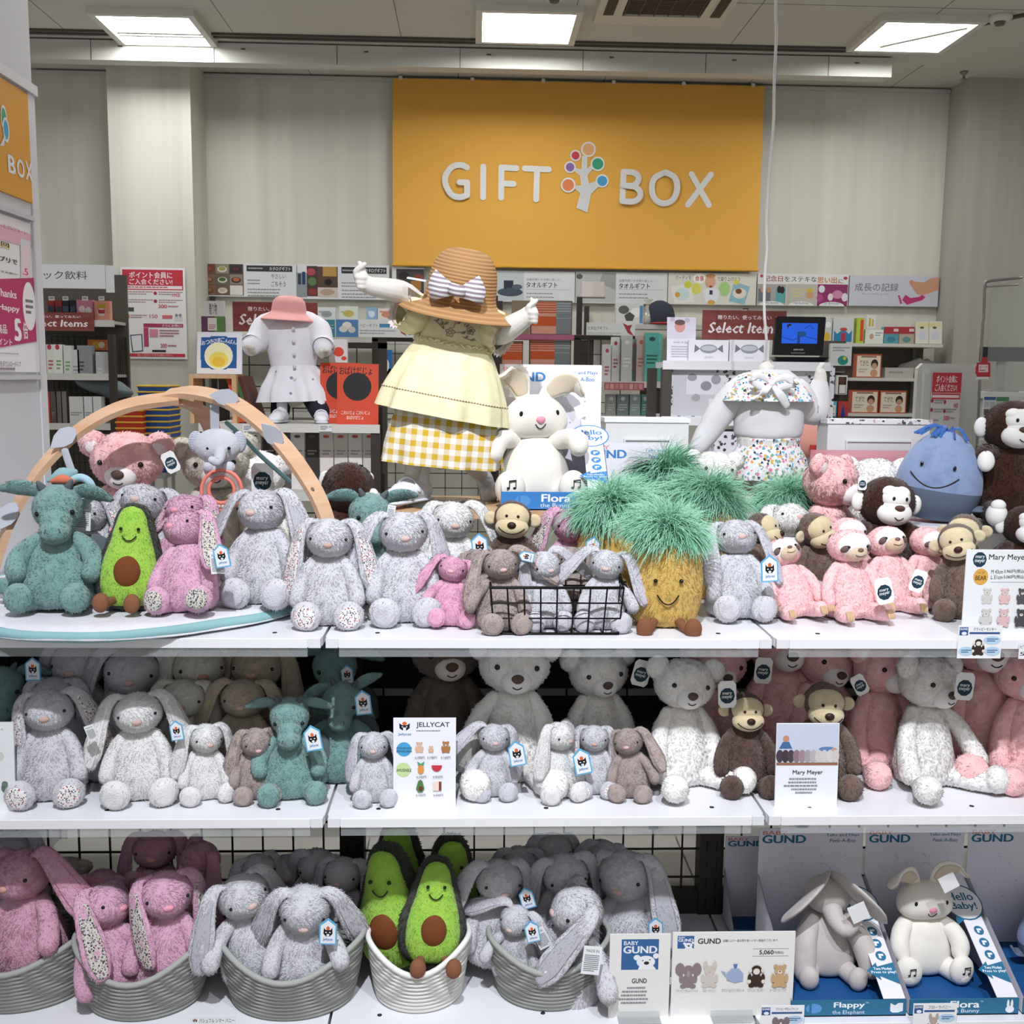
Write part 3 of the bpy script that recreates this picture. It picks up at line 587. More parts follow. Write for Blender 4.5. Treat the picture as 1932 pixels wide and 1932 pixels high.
def plush(kind, col, loc, H, label, rz=0, lean=(0, 0), head=(0, 0, 0), ears=(0, 0), ef=(0, 0), arms=((0, 0), (0, 0)), legs=(0, 0), skip=(), group=None, name=None):
    if kind not in KC: KC[kind] = KF[kind]()
    root = thing(name or NAMES[kind], label, CATS[kind], loc, (lean[0], lean[1], rz), H, group)
    pv = PIV.get(kind, PIV['bear' if kind in ('ape', 'monkey', 'sloth') else 'bunny']); I = Matrix.Identity(4)
    Mh = rot(*head, pv['h']); G = {'b': I, 'h': Mh}
    for i, (s, g) in enumerate(((-1, 'L'), (1, 'R'))):
        mir = lambda p: (p[0]*s, p[1], p[2])
        G['e'+g] = Mh@rot(-ef[i], -s*ears[i], 0, mir(pv['e']))
        G['a'+g] = rot(-arms[i][1], -s*arms[i][0], 0, mir(pv['a'])); G['l'+g] = rot(0, 0, s*legs[i], mir(pv['l']))
    par = {}
    for i, (nm, mb, role, g, pn) in enumerate(KC[kind]):
        if nm in skip or g in skip: continue
        mt = role_mat(col, role); k = (kind, i, mt.name)
        if k not in MC:
            if (kind, i) not in MC: MC[kind, i] = mb.mesh(nm, [mt]); MC[k] = MC[kind, i]
            else: MC[k] = MC[kind, i].copy(); MC[k].materials[0] = mt
        pk = None
        if pn: pk = par.get((pn, g)) or par.get((pn, 'b')) or par.get((pn, 'h'))
        if pk: o = obj(nm, MC[k], pk[0], pk[1].inverted()@G[g])
        else: o = obj(nm, MC[k], root, G[g])
        if (nm, g) not in par: par[nm, g] = (o, G[g])
    return root
def PT(cx, ytop, Y, surf):
    p = P(cx, ytop, Y); return Vector((p.x, Y, surf)), p.z-surf
def toy(kind, col, cx, ytop, Y, surf, label, tags=(), H=None, sink=0, **kw):
    loc, h = PT(cx, ytop, Y, surf)
    if H: loc.z += h-H; h = H
    o = plush(kind, col, loc, h, label, **kw)
    for t in tags: card(o, *t)
    return o
def card(par, cx, cy, hpx, ang, style, Y, rz=0):
    """swing tag or paper label tied to a toy: j pentagon brand tag, m rounded brand tag, p white paper label"""
    c = P(cx, cy, Y); s = hpx/FPX*(Y-CAMP.y)
    a = Art(lambda u, v: ((u-.5)*s*asp, (.5-v)*s), -.0011, .00008)
    asp = {'j': .62, 'm': .66, 'p': .62, 'd': 1}[style]
    if style == 'j':
        pe = [(0, .26), (.5, 0), (1, .26), (1, 1), (0, 1)]; a.mb.ext([a.fn(u, v) for u, v in pe], -.001, .001, a.mi('#63b3df'))
        ops(a, [('p', [(.08, .29), (.5, .08), (.92, .29), (.92, .95), (.08, .95)], '#eef1f6'), ('p', [(.26, .36), (.36, .44), (.64, .44), (.74, .36), (.76, .58), (.62, .68), (.38, .68), (.24, .58)], '#15181f'),
                ('e', .5, .63, .085, .045, '#eef1f6'), ('e', .5, .6, .02, .012, '#15181f'), ('e', .5, .38, .1, .075, '#e2672f'), ('e', .39, .53, .05, .022, '#eef1f6'), ('e', .61, .53, .05, .022, '#eef1f6'), ('t', .22, .74, .78, .86, 'Jellycat', '#3f86c6', .02)])
    elif style == 'm':
        a.mb.ext([a.fn(u, v) for u, v in [(.15, 0), (.85, 0), (1, .14), (1, .86), (.85, 1), (.15, 1), (0, .86), (0, .14)]], -.001, .001, a.mi('#f0f0ee'))
        ops(a, [('p', circ(.5, .55, .42, .3, 10), '#1d3a4a'), ('t', .24, .42, .76, .54, 'mary', '#f2f2f0', .02), ('t', .2, .55, .8, .68, 'meyer', '#f2f2f0', .02)])
    elif style == 'd':
        a.mb.ext([a.fn(u, v) for u, v in [(.5, 0), (1, .5), (.5, 1), (0, .5)]], -.001, .001, a.mi('#ececec'))
    else:
        a.mb.box((0, 0, 0), (s*asp, .002, s), a.mi('#f1f2f5')); ops(a, [('t', .15, .1, .85, .2, 'MADE IN', '#555a60'), ('g', .1, .28, .9, .9, 9, '#7d8288')])
    M = Matrix.Translation(c)@Euler((0, math.radians(ang), math.radians(rz))).to_matrix().to_4x4()
    o = obj('swing_tag', a.mb, par, mats=a.mats); o.matrix_basis = par.matrix_basis.inverted()@M; return o
# ---------------------------------------------------------------- room
CEIL, WY = 3.33, 4.85
S1, S2, S3 = .98, .608, .15
paper = streaks('#dddbcf', '#cbc9bd', (7, 7, .22), .75, 'streaked_wallpaper', 0, (.3, .7))
pale = plain('#d8d7cf', .7); ceilm = plain('#cdcabf', .85); steel = plain('#c9c8c3', .4, .1); white = plain('#e9e9ec', .35); dkbr = plain('#3b342f', .55); blackm = plain('#16161a', .45)
struct('floor', MB().bb(-4.5, 4.5, -3.2, 5.2, -.05, 0), bands('#b6b5b2', '#a9a8a4', .5, 'X', .35, 'floor_tiles', 0, .97, .99))
m = MB().bb(-4.5, 4.5, -.9, 5.2, CEIL, CEIL+.06)
for y in (-.2, .7, 1.6, 2.5, 3.4): m.bb(-4.5, 4.5, y-.002, y+.002, CEIL-.001, CEIL+.01, 1)
for x in np.arange(-4.2, 4.4, .91): m.bb(x-.002, x+.002, -.9, 4.1, CEIL-.001, CEIL+.01, 1); m.bb(x+.3, x+.304, 4.35, 5, CEIL-.001, CEIL+.01, 1)
struct('ceiling', m, [ceilm, plain('#77746b', .8)])
struct('wall_back', MB().bb(-4.5, 4.5, WY, WY+.1, 0, CEIL), paper)
x0, x1 = P(199, 106, 4.5).x, P(357, 112, 4.5).x
struct('wall_column', MB().bb(x0, x1, 4.5, WY, 0, CEIL), paper)
x2 = P(1830, 145, 4.58).x
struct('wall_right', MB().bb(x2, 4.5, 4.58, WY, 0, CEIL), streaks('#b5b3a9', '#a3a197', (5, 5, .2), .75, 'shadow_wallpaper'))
struct('wall_side', MB().bb(4.4, 4.5, -.9, 4.6, 0, CEIL), paper)
m = MB().bb(-4.5, P(1615, 107, 4.08).x, 4.05, 4.075, CEIL-.012, CEIL).bb(-4.5, P(1615, 107, 4.08).x, 4.1, 4.12, CEIL-.012, CEIL)
xe = P(1615, 107, 4.1).x; m.tube([(xe, 4.1, CEIL-.006), (xe+.95, 3.1, CEIL-.006), (xe+1.6, 2.3, CEIL-.006)], .012, k=1, n=6, smooth=False)
struct('trim_1', m, plain('#57544c', .6))
b0, b1 = P(966, 93, 4.2).z, P(966, 130, 4.2).z; xb = P(1683, 125, 4.2).x
m = MB().bb(-4.5, xb, 4.2, 4.3, b1, b0)
for px in range(-60, 1683, 232): xx = P(px, 110, 4.2).x; m.bb(xx-.0015, xx+.0015, 4.198, 4.2, b1, b0, 1).bb(xx+.15, xx+.175, 4.197, 4.2, b0-.035, b0-.028, 1).bb(xx-.012, xx-.006, 4.23, 4.236, b0, CEIL, 1)
struct('trim_2', m, [plain('#cfcec6', .4), plain('#55524b', .6)])
struct('trim_3', MB().bb(P(375, 138, WY).x, P(1790, 165, WY).x, WY-.03, WY, CEIL-.03, CEIL-.012).bb(P(60, 122, WY).x, x0, WY-.03, WY, CEIL-.03, CEIL-.012), steel)
# recessed square ceiling lights, a grid of them over the shop floor
lampm = plain('#fdfdfd', .5, 0, .2, 25.0, 'lamp_panel')
def ceiling_light(cx, cyy, label, s=.235):
    t = thing('ceiling_light', label, 'ceiling light', (cx, cyy, CEIL), group='square ceiling lights')
    f = MB(); w = .035
    for a, b, c, d in ((-s-w, s+w, -s-w, -s), (-s-w, s+w, s, s+w), (-s-w, -s, -s, s), (s, s+w, -s, s)): f.bb(a, b, c, d, -.035, 0)
    obj('frame', f, t, mats=plain('#d9d7cd', .5)); obj('diffuser', MB().bb(-s, s, -s, s, -.008, -.002), t, mats=lampm)
ceiling_light(.117, 3.76, 'square lit ceiling light beside the grilled air conditioner')
ceiling_light(2.17, 3.76, 'square lit ceiling light nearest the smoke detector')
ceiling_light(-1.86, 3.95, 'square lit ceiling light above the wallpapered column')
for i, (x, y) in enumerate(((-2.9, 1.9), (-.9, 1.9), (1.1, 1.9), (3.1, 1.9))): ceiling_light(x, y, 'square lit ceiling light over the shop floor out of the picture')
# air conditioner
q = PZ(1262, -8, CEIL); t = thing('air_conditioner', 'ceiling cassette air conditioner with brown slatted grille', 'air conditioner', (q.x, 3.34, CEIL))
f = MB(); s = .33
for a, b, c, d in ((-s, s, -s, -.2), (-s, s, .2, s), (-s, -.2, -.2, .2), (.2, s, -.2, .2)): f.bb(a, b, c, d, -.03, 0)
obj('housing', f, t, mats=plain('#d5d0bf', .5)); g = MB().bb(-.2, .2, -.2, .2, -.012, -.004)
for i in range(18): g.bb(-.2, .2, -.195+i*.0215, -.188+i*.0215, -.026, -.012)
for i in range(6): g.bb(-.19+i*.075, -.186+i*.075, -.2, .2, -.028, -.012)
obj('grille', g, t, mats=plain('#5d5448', .6))
for sx in (-1, 1): obj('louvre', MB().bb(sx*.27-.025, sx*.27+.025, -.18, .18, -.034, -.028).bb(sx*.27-.012, sx*.27+.012, -.16, .16, -.036, -.03), t, mats=dkbr)
for px, py, l in ((1887, 30, 'round white smoke detector on the ceiling by the right-hand light'), (1046, -14, 'round smoke detector on the ceiling above the middle light')):
    q = PZ(px, py, CEIL); t = thing('smoke_detector', l, 'smoke detector', (q.x, q.y, CEIL)); obj('base', MB().lathe([(.001, 0), (.06, 0), (.06, -.015), (.045, -.03), (.001, -.03)], k=1, n=20), t, mats=pale); obj('sensor', MB().lathe([(.001, -.03), (.028, -.03), (.022, -.045), (.001, -.045)], k=1, n=16), t, mats=plain('#6d6a62', .6))
q = PZ(1819, 135, CEIL); tag(obj('sprinkler', MB().lathe([(.001, 0), (.025, 0), (.02, -.012), (.008, -.02), (.008, -.04), (.02, -.045), (.001, -.046)], k=1, n=14), mats=plain('#8d8a80', .3, .6), M=Matrix.Translation((q.x, q.y, CEIL))), 'small metal sprinkler head on the ceiling over the right corner', 'sprinkler')
# white cable from the ceiling to the little screen
pts = [P(1466, -40, 1.0), P(1465, 60, 1.0), P(1461, 150, 1.0), P(1459, 240, 1.0), P(1450, 340, 1.0), P(1446, 420, 1.0), P(1447, 470, 1.0), P(1443, 520, 1.0), P(1442, 586, 1.0), P(1446, 640, 1.02)]
pts = [(pts[0].x+.02, 1.0, CEIL)]+[tuple(p) for p in pts]
tag(obj('power_cord', MB().tube(pts, .0042, n=8, k=4), mats=plain('#e4e3e0', .5)), 'thin white cable hanging from the ceiling behind the small black screen', 'cord')
# ---------------------------------------------------------------- display gondola: shelves, uprights, back grids
shelfm = plain('#ebebf0', .3)
def shelf(name, label, xa, xb, ya, yb, z, th=.018, rail=True, group=None, lip=.0):
    t = thing(name, label, 'shelf', (xa, ya, z), group=group); w = xb-xa; d = yb-ya; r = .018
    out = [(0+r, 0)]+[(w-r, 0)]+circ(w-r, r, r, r, 6, -90, 0)[1:]+[(w, d), (0, d)]+circ(r, r, r, r, 6, 180, 270)[:-1]
    n = len(out); v = [(x, y, 0) for x, y in out]+[(x, y, -th) for x, y in out]
    obj('board', MB().add(v, [tuple(range(n)), tuple(range(2*n-1, n-1, -1))]+[(i, i+n, (i+1) % n+n, (i+1) % n) for i in range(n)], 0, False), t, mats=shelfm)
    if rail:
        obj('front_edge', MB().bb(.028, w-.028, -.003, .004, -th-.001, -.001), t, mats=plain('#f0f0f3', .35))
        obj('price_rail', MB().bb(.028, w-.028, -.001, .0015, -th-.019, -th), t, mats=clear('#e8eef0', .16, .05, 'clear_rail'))
        for x in (.014, w-.014): obj('end_cap', MB().bb(x-.012, x+.012, -.0025, .012, -th-.001, -.0005), t, mats=plain('#e6e6ea', .3))
        h = MB()
        for x in (.1, w*.5, w-.1): h.lathe([(.001, .0008), (.005, .0008), (.005, 0)], (x, .045, 0), k=1, n=12)
        obj('peg_hole', h, t, mats=blackm)
    return t
JX = [-1.35, -.45, .45, 1.35]; G3 = ('left', 'middle', 'right')
for i in range(3):
    a, b = JX[i]+.003, JX[i+1]-.003
    nm = ('under the play mat', 'under the wire basket and pineapple', 'under the pink sloths')[i]
    shelf('display_shelf', 'white top shelf board '+nm, a, b, 0, .93, S1, group='white shelf boards of the display')
    nm = ('carrying the star-eared white rabbit', 'carrying three white bears and a small printed stand', 'carrying pink bears and a seated grey-white bear')[i]
    shelf('display_shelf', 'white middle shelf board '+nm, a, b, 0 if i < 2 else .0, .45, S2, group='white shelf boards of the display')
    nm = ('under the rope baskets of pink rabbits', 'under the white basket and the printed price boards', 'under the boxed talking toys')[i]
    shelf('display_shelf', 'white base shelf board '+nm, a, b, 0, .5, S3, .05, group='white shelf boards of the display')
    t = thing('mesh_panel', ('dark wire grid behind the left shelves', 'dark wire grid behind the middle shelves', 'dark wire grid behind the right shelves')[i], 'wire panel', (a, .47, 0), group='wire back grids of the display')
    g = MB()
    for k in range(1, 12): g.bb(k*.075-.0022, k*.075+.0022, 0, .004, S3, S1-.03)
    for k in range(11): g.bb(0, b-a, -.004, 0, S3+.02+k*.075-.0022, S3+.02+k*.075+.0022)
    obj('grid', g, t, mats=plain('#2b2722', .6)); obj('kick_bar', MB().bb(0, b-a, -.01, .02, S3, S3+.06), t, mats=dkbr)
    # far half of the same island
    bt = thing('rear_shelf', ('pale rear shelf behind the left wire grid', 'pale rear shelf behind the middle wire grid', 'pale rear shelf behind the right wire grid')[i], 'shelf', (a, .52, 0), group='rear half of the display island')
    obj('shade_sheet', MB().bb(0, b-a, .006, .012, S2-.02, S1-.03), bt, mats=plain('#262b2a', .7))  # added dark sheet, the deep shade behind the shelf put into its colour
    for z in (S3, .45, .72): obj('board', MB().bb(0, b-a, 0, .4, z-.018, z), bt, mats=plain('#c9c7c0', .5))
for i, x in enumerate(JX):
    t = thing('upright_post', ('slotted dark post at the far left end', 'slotted dark post between left and middle shelves', 'slotted dark post between middle and right shelves', 'slotted dark post at the right end')[i], 'post', (x, .455, 0), group='slotted shelf uprights')
    obj('post', MB().bb(-.03, .03, 0, .05, 0, S1-.02), t, mats=dkbr); s_ = MB()
    for k in range(17):
        for dx in (-.012, .012): s_.bb(dx-.002, dx+.002, -.001, .001, .12+k*.05, .145+k*.05)
    obj('slot', s_, t, mats=blackm)
    for z in (S2, S1): obj('bracket', MB().ext([(0, 0), (0, -.05), (.38, -.012), (.38, 0)], -.004, .004, M=Matrix.Translation((.0, -.0, z-.019))@Matrix.Rotation(math.radians(-90), 4, 'Z')), t, mats=shelfm)
# ---------------------------------------------------------------- top shelf: soft toys
MZ = S1+.028     # top of the play mat
R1 = 'soft rabbits on the top shelf'
toy('dragon', 'teal', 104, 918, .14, MZ, 'teal dragon with drooping side ears seated at the left of the play mat', [(155, 975, 52, 4, 'p', .2)], rz=4, head=(8, -3, 6), lean=(-6, 0), ears=(18, -8))
toy('bunny', 'silverf', 172, 938, .34, MZ, 'grey rabbit with flower-lined ears behind the teal dragon on the mat', head=(5, -10, -10), ears=(5, 10), group=R1)
toy('bear', 'pink', 237, 812, .56, MZ, 'big pink bear under the wooden arch above the avocado', [(322, 872, 40, -25, 'm', .42)], head=(10, 3, 3), ears=(-8, 4))
toy('bunny', 'silver', 262, 916, .36, MZ, 'grey rabbit peeping out behind the top of the avocado', head=(-24, 6, -8), ears=(0, 20), group=R1)
toy('avocado', 'avo', 238, 950, .13, MZ, 'large smiling avocado on the play mat between dragon and pink rabbit', rz=6, lean=(-8, 3), legs=(8, -8))
toy('bunny', 'rose', 352, 935, .32, MZ, 'rear pink rabbit behind the one with flowered soles', head=(-18, -6, -22), ears=(10, 6), group=R1)
toy('bunny', 'rose', 352, 966, .12, MZ, 'pink rabbit with flower-lined ears and soles reclining on the mat', [(418, 1048, 46, -10, 'j', .03), (410, 1062, 42, -4, 'p', .04)], rz=-6, head=(-16, -8, -24), ears=(32, 10), ef=(10, 0), lean=(-8, -4), legs=(0, 6), group=R1)
toy('bear', 'pbeige', 408, 822, .62, MZ, 'large beige bear behind the hanging elephant rattle', head=(4, -4, 4), rz=8)
toy('bear', 'pwhite', 478, 842, .7, MZ, 'fluffy white bear behind a round navy brand tag under the arch', [(495, 905, 62, 0, 'm', .5)], head=(25, 6, 10))
toy('bunny', 'silvers', 497, 925, .22, MZ, 'grey rabbit with star-lined ears at the right edge of the mat', rz=-5, head=(-6, -5, -12), ears=(22, 14), legs=(-4, 0), group=R1)
toy('ape', 'ape', 650, 872, .6, S1, 'dark brown monkey with its back turned beside the wooden arch', rz=150, head=(0, -14, 0))
toy('dragon', 'teal', 692, 932, .36, S1, 'teal dragon peeking between two grey rabbits on the top shelf', rz=6, head=(6, 6, 12), ears=(6, 22))
toy('bunny', 'silverf', 620, 978, .14, S1, 'foremost grey rabbit showing two flower-printed soles', rz=0, head=(4, 2, 3), ears=(2, 9), legs=(-4, 6), group=R1)
toy('bunny', 'silver', 762, 966, .17, S1, 'plain grey rabbit beside the flower-soled one, under the white shoe', [(738, 965, 24, 10, 'p', .16), (818, 1062, 30, 25, 'j', .19)], rz=4, head=(2, -3, 4), ears=(24, 4), legs=(-3, 3), group=R1)
toy('bunny', 'white', 850, 946, .38, S1, 'white rabbit on the top shelf beside the brown monkey', [(905, 1030, 50, -6, 'j', .24)], rz=6, head=(4, 4, 4), ears=(0, 28), group=R1)
toy('bunny', 'tulip', 846, 1052, .12, S1, 'small bright pink rabbit left of the wire basket', rz=-4, head=(-2, 8, -4), ears=(16, 4), arms=((14, 0), (0, 0)), lean=(-6, 3), legs=(-8, 22), group=R1)
toy('bunny', 'taupe', 903, 1033, .25, S1, 'taupe rabbit half hidden behind the left end of the wire basket', rz=12, head=(0, -14, 20), group=R1)
toy('monkey', 'mkbrown', 966, 944, .36, S1, 'brown monkey with beige smiling face above the wire basket', rz=0, head=(-4, 3, -4))
toy('bunny', 'taupe', 946, 1036, .085, S1, 'taupe rabbit in the wire basket with one ear over the rim', rz=3, head=(4, -4, 4), ears=(10, 38), arms=((20, 0), (0, 10)), legs=(-12, 8), group=R1)
toy('bunny', 'silver', 1026, 1040, .11, S1, 'small grey rabbit at the middle of the wire basket under a sideways tag', [(993, 1050, 30, -78, 'j', .06)], rz=10, head=(4, -8, 14), ears=(0, 36), group=R1)
toy('bunny', 'taupe', 1078, 1032, .25, S1, 'taupe rabbit behind the wire basket below the pink one', rz=0, head=(0, 0, 2), group=R1)
toy('bunny', 'silver', 1142, 1038, .1, S1, 'small grey rabbit at the right end of the wire basket', rz=-4, head=(0, 8, -6), ears=(30, 22), legs=(16, 2), arms=((0, 0), (14, 0)), group=R1)
toy('bunny', 'rose', 1080, 958, .38, S1, 'pink rabbit with flower-lined ears beside the pineapple', [(1118, 1033, 44, 8, 'j', .26)], rz=0, head=(6, 2, 0), ears=(10, 6), group=R1)
toy('bunny', 'silver', 1394, 984, .2, S1, 'plain grey rabbit seated beside the pineapple at the shelf joint', [(1452, 1072, 54, -4, 'j', .1)], rz=2, head=(-14, -2, 4), ears=(-2, 8), lean=(-4, 0), legs=(-2, 2), group=R1)
# pineapples
def pine(cx, ytop, Y, surf, label, **kw):
    return toy('pineapple', 'pine', cx, ytop, Y, surf, label, group='pineapples on the top shelf', **kw)
pine(1256, 1012, .125, S1, 'foremost smiling pineapple with two brown feet at the shelf edge', rz=-3, head=(12, 4, 0))
pine(1160, 968, .34, S1, 'pineapple partly hidden behind the foremost one, by the pink rabbit', rz=14, head=(6, -14, 0))
pine(1332, 952, .42, S1, 'pineapple whose crown spreads above the seated grey rabbit', rz=-10, head=(10, 14, 40))
pine(1258, 912, .62, S1, 'rearmost tall pineapple crown under the second talking-rabbit box', rz=0, head=(0, 0, 90))
pine(1490, 950, .66, S1, 'shaded pineapple crown below the floral shorts, beside the pink bear', rz=0, head=(6, -8, 20))
toy('bear', 'pwhite', 1345, 852, .74, S1+.06, 'white fluffy bear looking over the pineapple crowns', head=(-4, 4, 6))
toy('monkey', 'mktan', 1438, 968, .34, S1, 'tan monkey mostly hidden behind the grey rabbit by the shelf joint', rz=35, head=(-6, 6, 20))
toy('bunny', 'white', 1492, 953, .38, S1, 'white rabbit tipping its head back behind the left pink sloth', head=(-26, 8, 14), group=R1)
toy('monkey', 'mktan', 1540, 963, .36, S1, 'tan-faced monkey tilted behind the pink sloths', rz=14, head=(4, -18, 18))
toy('bear', 'pink', 1565, 858, .58, S1, 'pink bear turned sideways beside the dark brown monkey', [(1627, 912, 26, 0, 'm', .44)], rz=30, head=(4, 4, 16))
toy('bear', 'pwhite', 1652, 864, .74, S1, 'white bear back of head behind the round-headed brown monkey', rz=160, head=(0, 0, 0))
RS = 'pink sloths in a row'
toy('sloth', 'sloth', 1505, 1022, .2, S1, 'leftmost pink sloth leaning its face upward', rz=6, head=(-22, -5, 6), lean=(-10, -6), group=RS)
toy('sloth', 'sloth', 1600, 984, .4, S1, 'pink sloth peeking out behind the tan-faced monkey', head=(-10, 4, 16), group=RS)
toy('sloth', 'sloth', 1612, 1006, .19, S1, 'pink sloth in front with a plain chest, second in the row', [(1668, 1115, 52, -14, 'm', .08)], rz=4, head=(4, 0, 6), lean=(-6, -2), legs=(0, 8), group=RS)
toy('sloth', 'sloth', 1682, 1001, .27, S1, 'pink sloth standing tallest between two tagged ones', [(1732, 1096, 44, 18, 'm', .12)], rz=6, head=(-14, -4, 4), lean=(-6, 2), group=RS)
toy('sloth', 'sloth', 1752, 1000, .33, S1, 'pink sloth with its head tilted beside the taupe monkeys', rz=14, head=(10, 8, 8), lean=(-6, 0), group=RS)
toy('ape', 'ape', 1672, 900, .46, S1, 'round-headed dark brown monkey with white face below the whale', rz=0, head=(2, 4, 4))
toy('whale', 'whale', 1768, 812, .56, S1+.17, 'big smiling blue whale with blue ribbons on the riser', rz=-26, lean=(0, 7))
toy('ape', 'ape', 1912, 757, .56, S1+.17, 'large dark brown monkey with white hands seated high at the right edge', rz=-4, arms=((10, 20), (0, 0)))
toy('ape', 'ape', 1936, 955, .42, S1, 'dark brown monkey cut off by the right edge below the large one', rz=-8)
toy('monkey', 'mktan', 1826, 968, .34, S1, 'rear taupe monkey behind the price board', rz=-30, head=(6, -4, -6))
toy('monkey', 'mktan', 1836, 985, .2, S1, 'front taupe monkey leaning behind the price board', rz=-26, head=(8, -10, 0), lean=(-4, -8))
# ---------------------------------------------------------------- middle shelf: soft toys
R2 = 'soft rabbits on the middle shelf'
toy('dragon', 'teal', 2, 1262, .26, S2, 'shaded teal dragon at the left end of the middle shelf', [(62, 1262, 46, 0, 'j', .2)], rz=20)
toy('bunny', 'silver', 148, 1212, .33, S2, 'shaded grey rabbit at the back behind the flower-soled one', group=R2)
toy('bunny', 'silver', 104, 1277, .25, S2, 'grey rabbit directly behind the flower-soled rabbit, only its crown showing', head=(8, 0, 0), group=R2)
toy('bunny', 'silverf', 93, 1303, .13, S2, 'grey rabbit with flower-printed soles on the middle shelf', [(172, 1382, 30, -20, 'p', .06)], rz=5, head=(0, -3, 4), ears=(-4, 18), legs=(0, 8), group=R2)
toy('bunny', 'silvers', 244, 1222, .3, S2, 'shaded grey rabbit with star-lined ears behind the white one', head=(6, 6, 10), ears=(12, 8), group=R2)
toy('bunny', 'whites', 262, 1306, .13, S2, 'white rabbit with star-lined ears on the middle shelf', [(333, 1378, 40, -8, 'j', .07)], rz=6, head=(4, -4, 6), ears=(14, 10), legs=(-4, 14), group=R2)
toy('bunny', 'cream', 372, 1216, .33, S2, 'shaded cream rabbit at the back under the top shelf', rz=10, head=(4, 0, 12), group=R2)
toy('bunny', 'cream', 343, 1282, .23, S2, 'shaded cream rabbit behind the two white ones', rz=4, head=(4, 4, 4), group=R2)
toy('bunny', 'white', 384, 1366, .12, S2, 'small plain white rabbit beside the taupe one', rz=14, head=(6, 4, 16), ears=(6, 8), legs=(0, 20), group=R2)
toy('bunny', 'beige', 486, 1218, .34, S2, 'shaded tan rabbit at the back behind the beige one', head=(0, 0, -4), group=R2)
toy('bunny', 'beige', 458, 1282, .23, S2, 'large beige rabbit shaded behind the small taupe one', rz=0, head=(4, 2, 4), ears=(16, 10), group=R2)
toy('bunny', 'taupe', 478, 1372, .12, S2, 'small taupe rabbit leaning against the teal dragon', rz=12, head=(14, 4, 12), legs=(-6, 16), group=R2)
toy('dragon', 'teal', 628, 1222, .36, S2, 'shaded teal dragon at the back of the middle shelf', [(655, 1272, 38, -4, 'j', .3)], head=(0, 4, 6))
toy('dragon', 'teal', 642, 1290, .22, S2, 'teal dragon with one ear raised behind the front dragon', [(685, 1325, 50, -6, 'j', .14)], rz=2, head=(0, 6, 0), ears=(-20, 44), legs=(6, -6))
toy('dragon', 'teal', 546, 1318, .13, S2, 'front teal dragon seated at the middle shelf joint', [(590, 1392, 52, -10, 'j', .06)], rz=4, head=(6, 0, 2), ears=(6, 0), legs=(-6, 14))
toy('bunny', 'silver', 705, 1382, .1, S2, 'small grey rabbit left of the printed brand board', rz=4, head=(2, 0, -2), ears=(2, 12), legs=(-6, 6), group=R2)
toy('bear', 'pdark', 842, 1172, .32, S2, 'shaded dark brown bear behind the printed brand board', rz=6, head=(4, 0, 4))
toy('bear', 'pwhite', 968, 1200, .23, S2, 'largest white bear behind two small rabbits', rz=2, head=(0, 3, 2), legs=(6, 2), arms=((12, 0), (0, 0)))
toy('bear', 'pwhite', 1130, 1222, .29, S2, 'white bear in the middle of the three, set back in shade', [(1210, 1270, 52, 14, 'm', .22)], rz=8, head=(2, -2, 4))
toy('bear', 'pwhite', 1292, 1245, .19, S2, 'white bear beside the brown monkey with a navy tag at its ear', [(1372, 1310, 54, -3, 'm', .12)], rz=10, head=(2, 6, -4), legs=(-2, 24), lean=(-3, 0))
toy('bunny', 'silver', 930, 1367, .13, S2, 'small grey rabbit in front of the largest white bear', [(975, 1421, 52, -10, 'j', .07)], rz=4, head=(0, 4, 2), ears=(36, 4), arms=((14, 0), (0, 0)), group=R2)
toy('bunny', 'white', 1050, 1364, .12, S2, 'small white rabbit looking to one side in front of the bears', [(1098, 1436, 54, -12, 'j', .08)], rz=16, head=(2, 4, 30), ears=(6, 14), legs=(0, 4), group=R2)
toy('bunny', 'silverf', 1122, 1369, .14, S2, 'small grey rabbit with flower-printed soles behind the white one', rz=0, head=(2, 0, -6), ears=(-2, 0), group=R2)
toy('bunny', 'taupe', 1190, 1375, .12, S2, 'small taupe rabbit against the white bear', rz=-4, head=(2, -10, -12), ears=(-8, 12), arms=((0, 0), (14, 0)), legs=(4, -4), group=R2)
toy('monkey', 'mkbrown', 1408, 1306, .16, S2, 'brown monkey with beige face left of the photo board', rz=0, head=(0, 0, 0))
RB = 'pink bears at the back of the middle shelf'
for cx, yt, Y, r, h, l in ((1350, 1205, .34, 10, (4, 4, 0), 'shaded pink bear behind the tagged white bear'), (1475, 1160, .37, 4, (0, 0, 0), 'shaded rose bear nose above the navy tag'), (1552, 1196, .35, 8, (6, 14, 4), 'shaded pink bear behind the tan-faced monkey'),
                        (1665, 1212, .28, 8, (0, 6, 10), 'pink bear whose foot reaches the edge beside the tan-faced monkey'), (1868, 1150, .3, -4, (0, 0, -8), 'pink bear behind the seated grey-white bear'), (1950, 1225, .22, -10, (0, -6, -6), 'pink bear cut off by the right edge of the middle shelf')):
    toy('bear', 'pink', cx, yt, Y, S2, l, [(1622, 1292, 42, -30, 'm', .2)] if cx == 1552 else [(1440, 1265, 52, 4, 'm', .25)] if cx == 1475 else (), rz=r, head=h, legs=(0, 6), group=RB)
toy('monkey', 'mktan', 1554, 1286, .16, S2, 'tan-faced monkey half hidden behind the photo board', rz=-4, head=(4, 2, 0))
toy('bear', 'pgrey', 1756, 1240, .18, S2, 'seated grey-white bear with long legs on the right middle shelf', [(1820, 1295, 56, 4, 'm', .1)], rz=14, head=(4, 6, 8), legs=(8, 22), arms=((0, 0), (18, 0)), lean=(-3, 0))
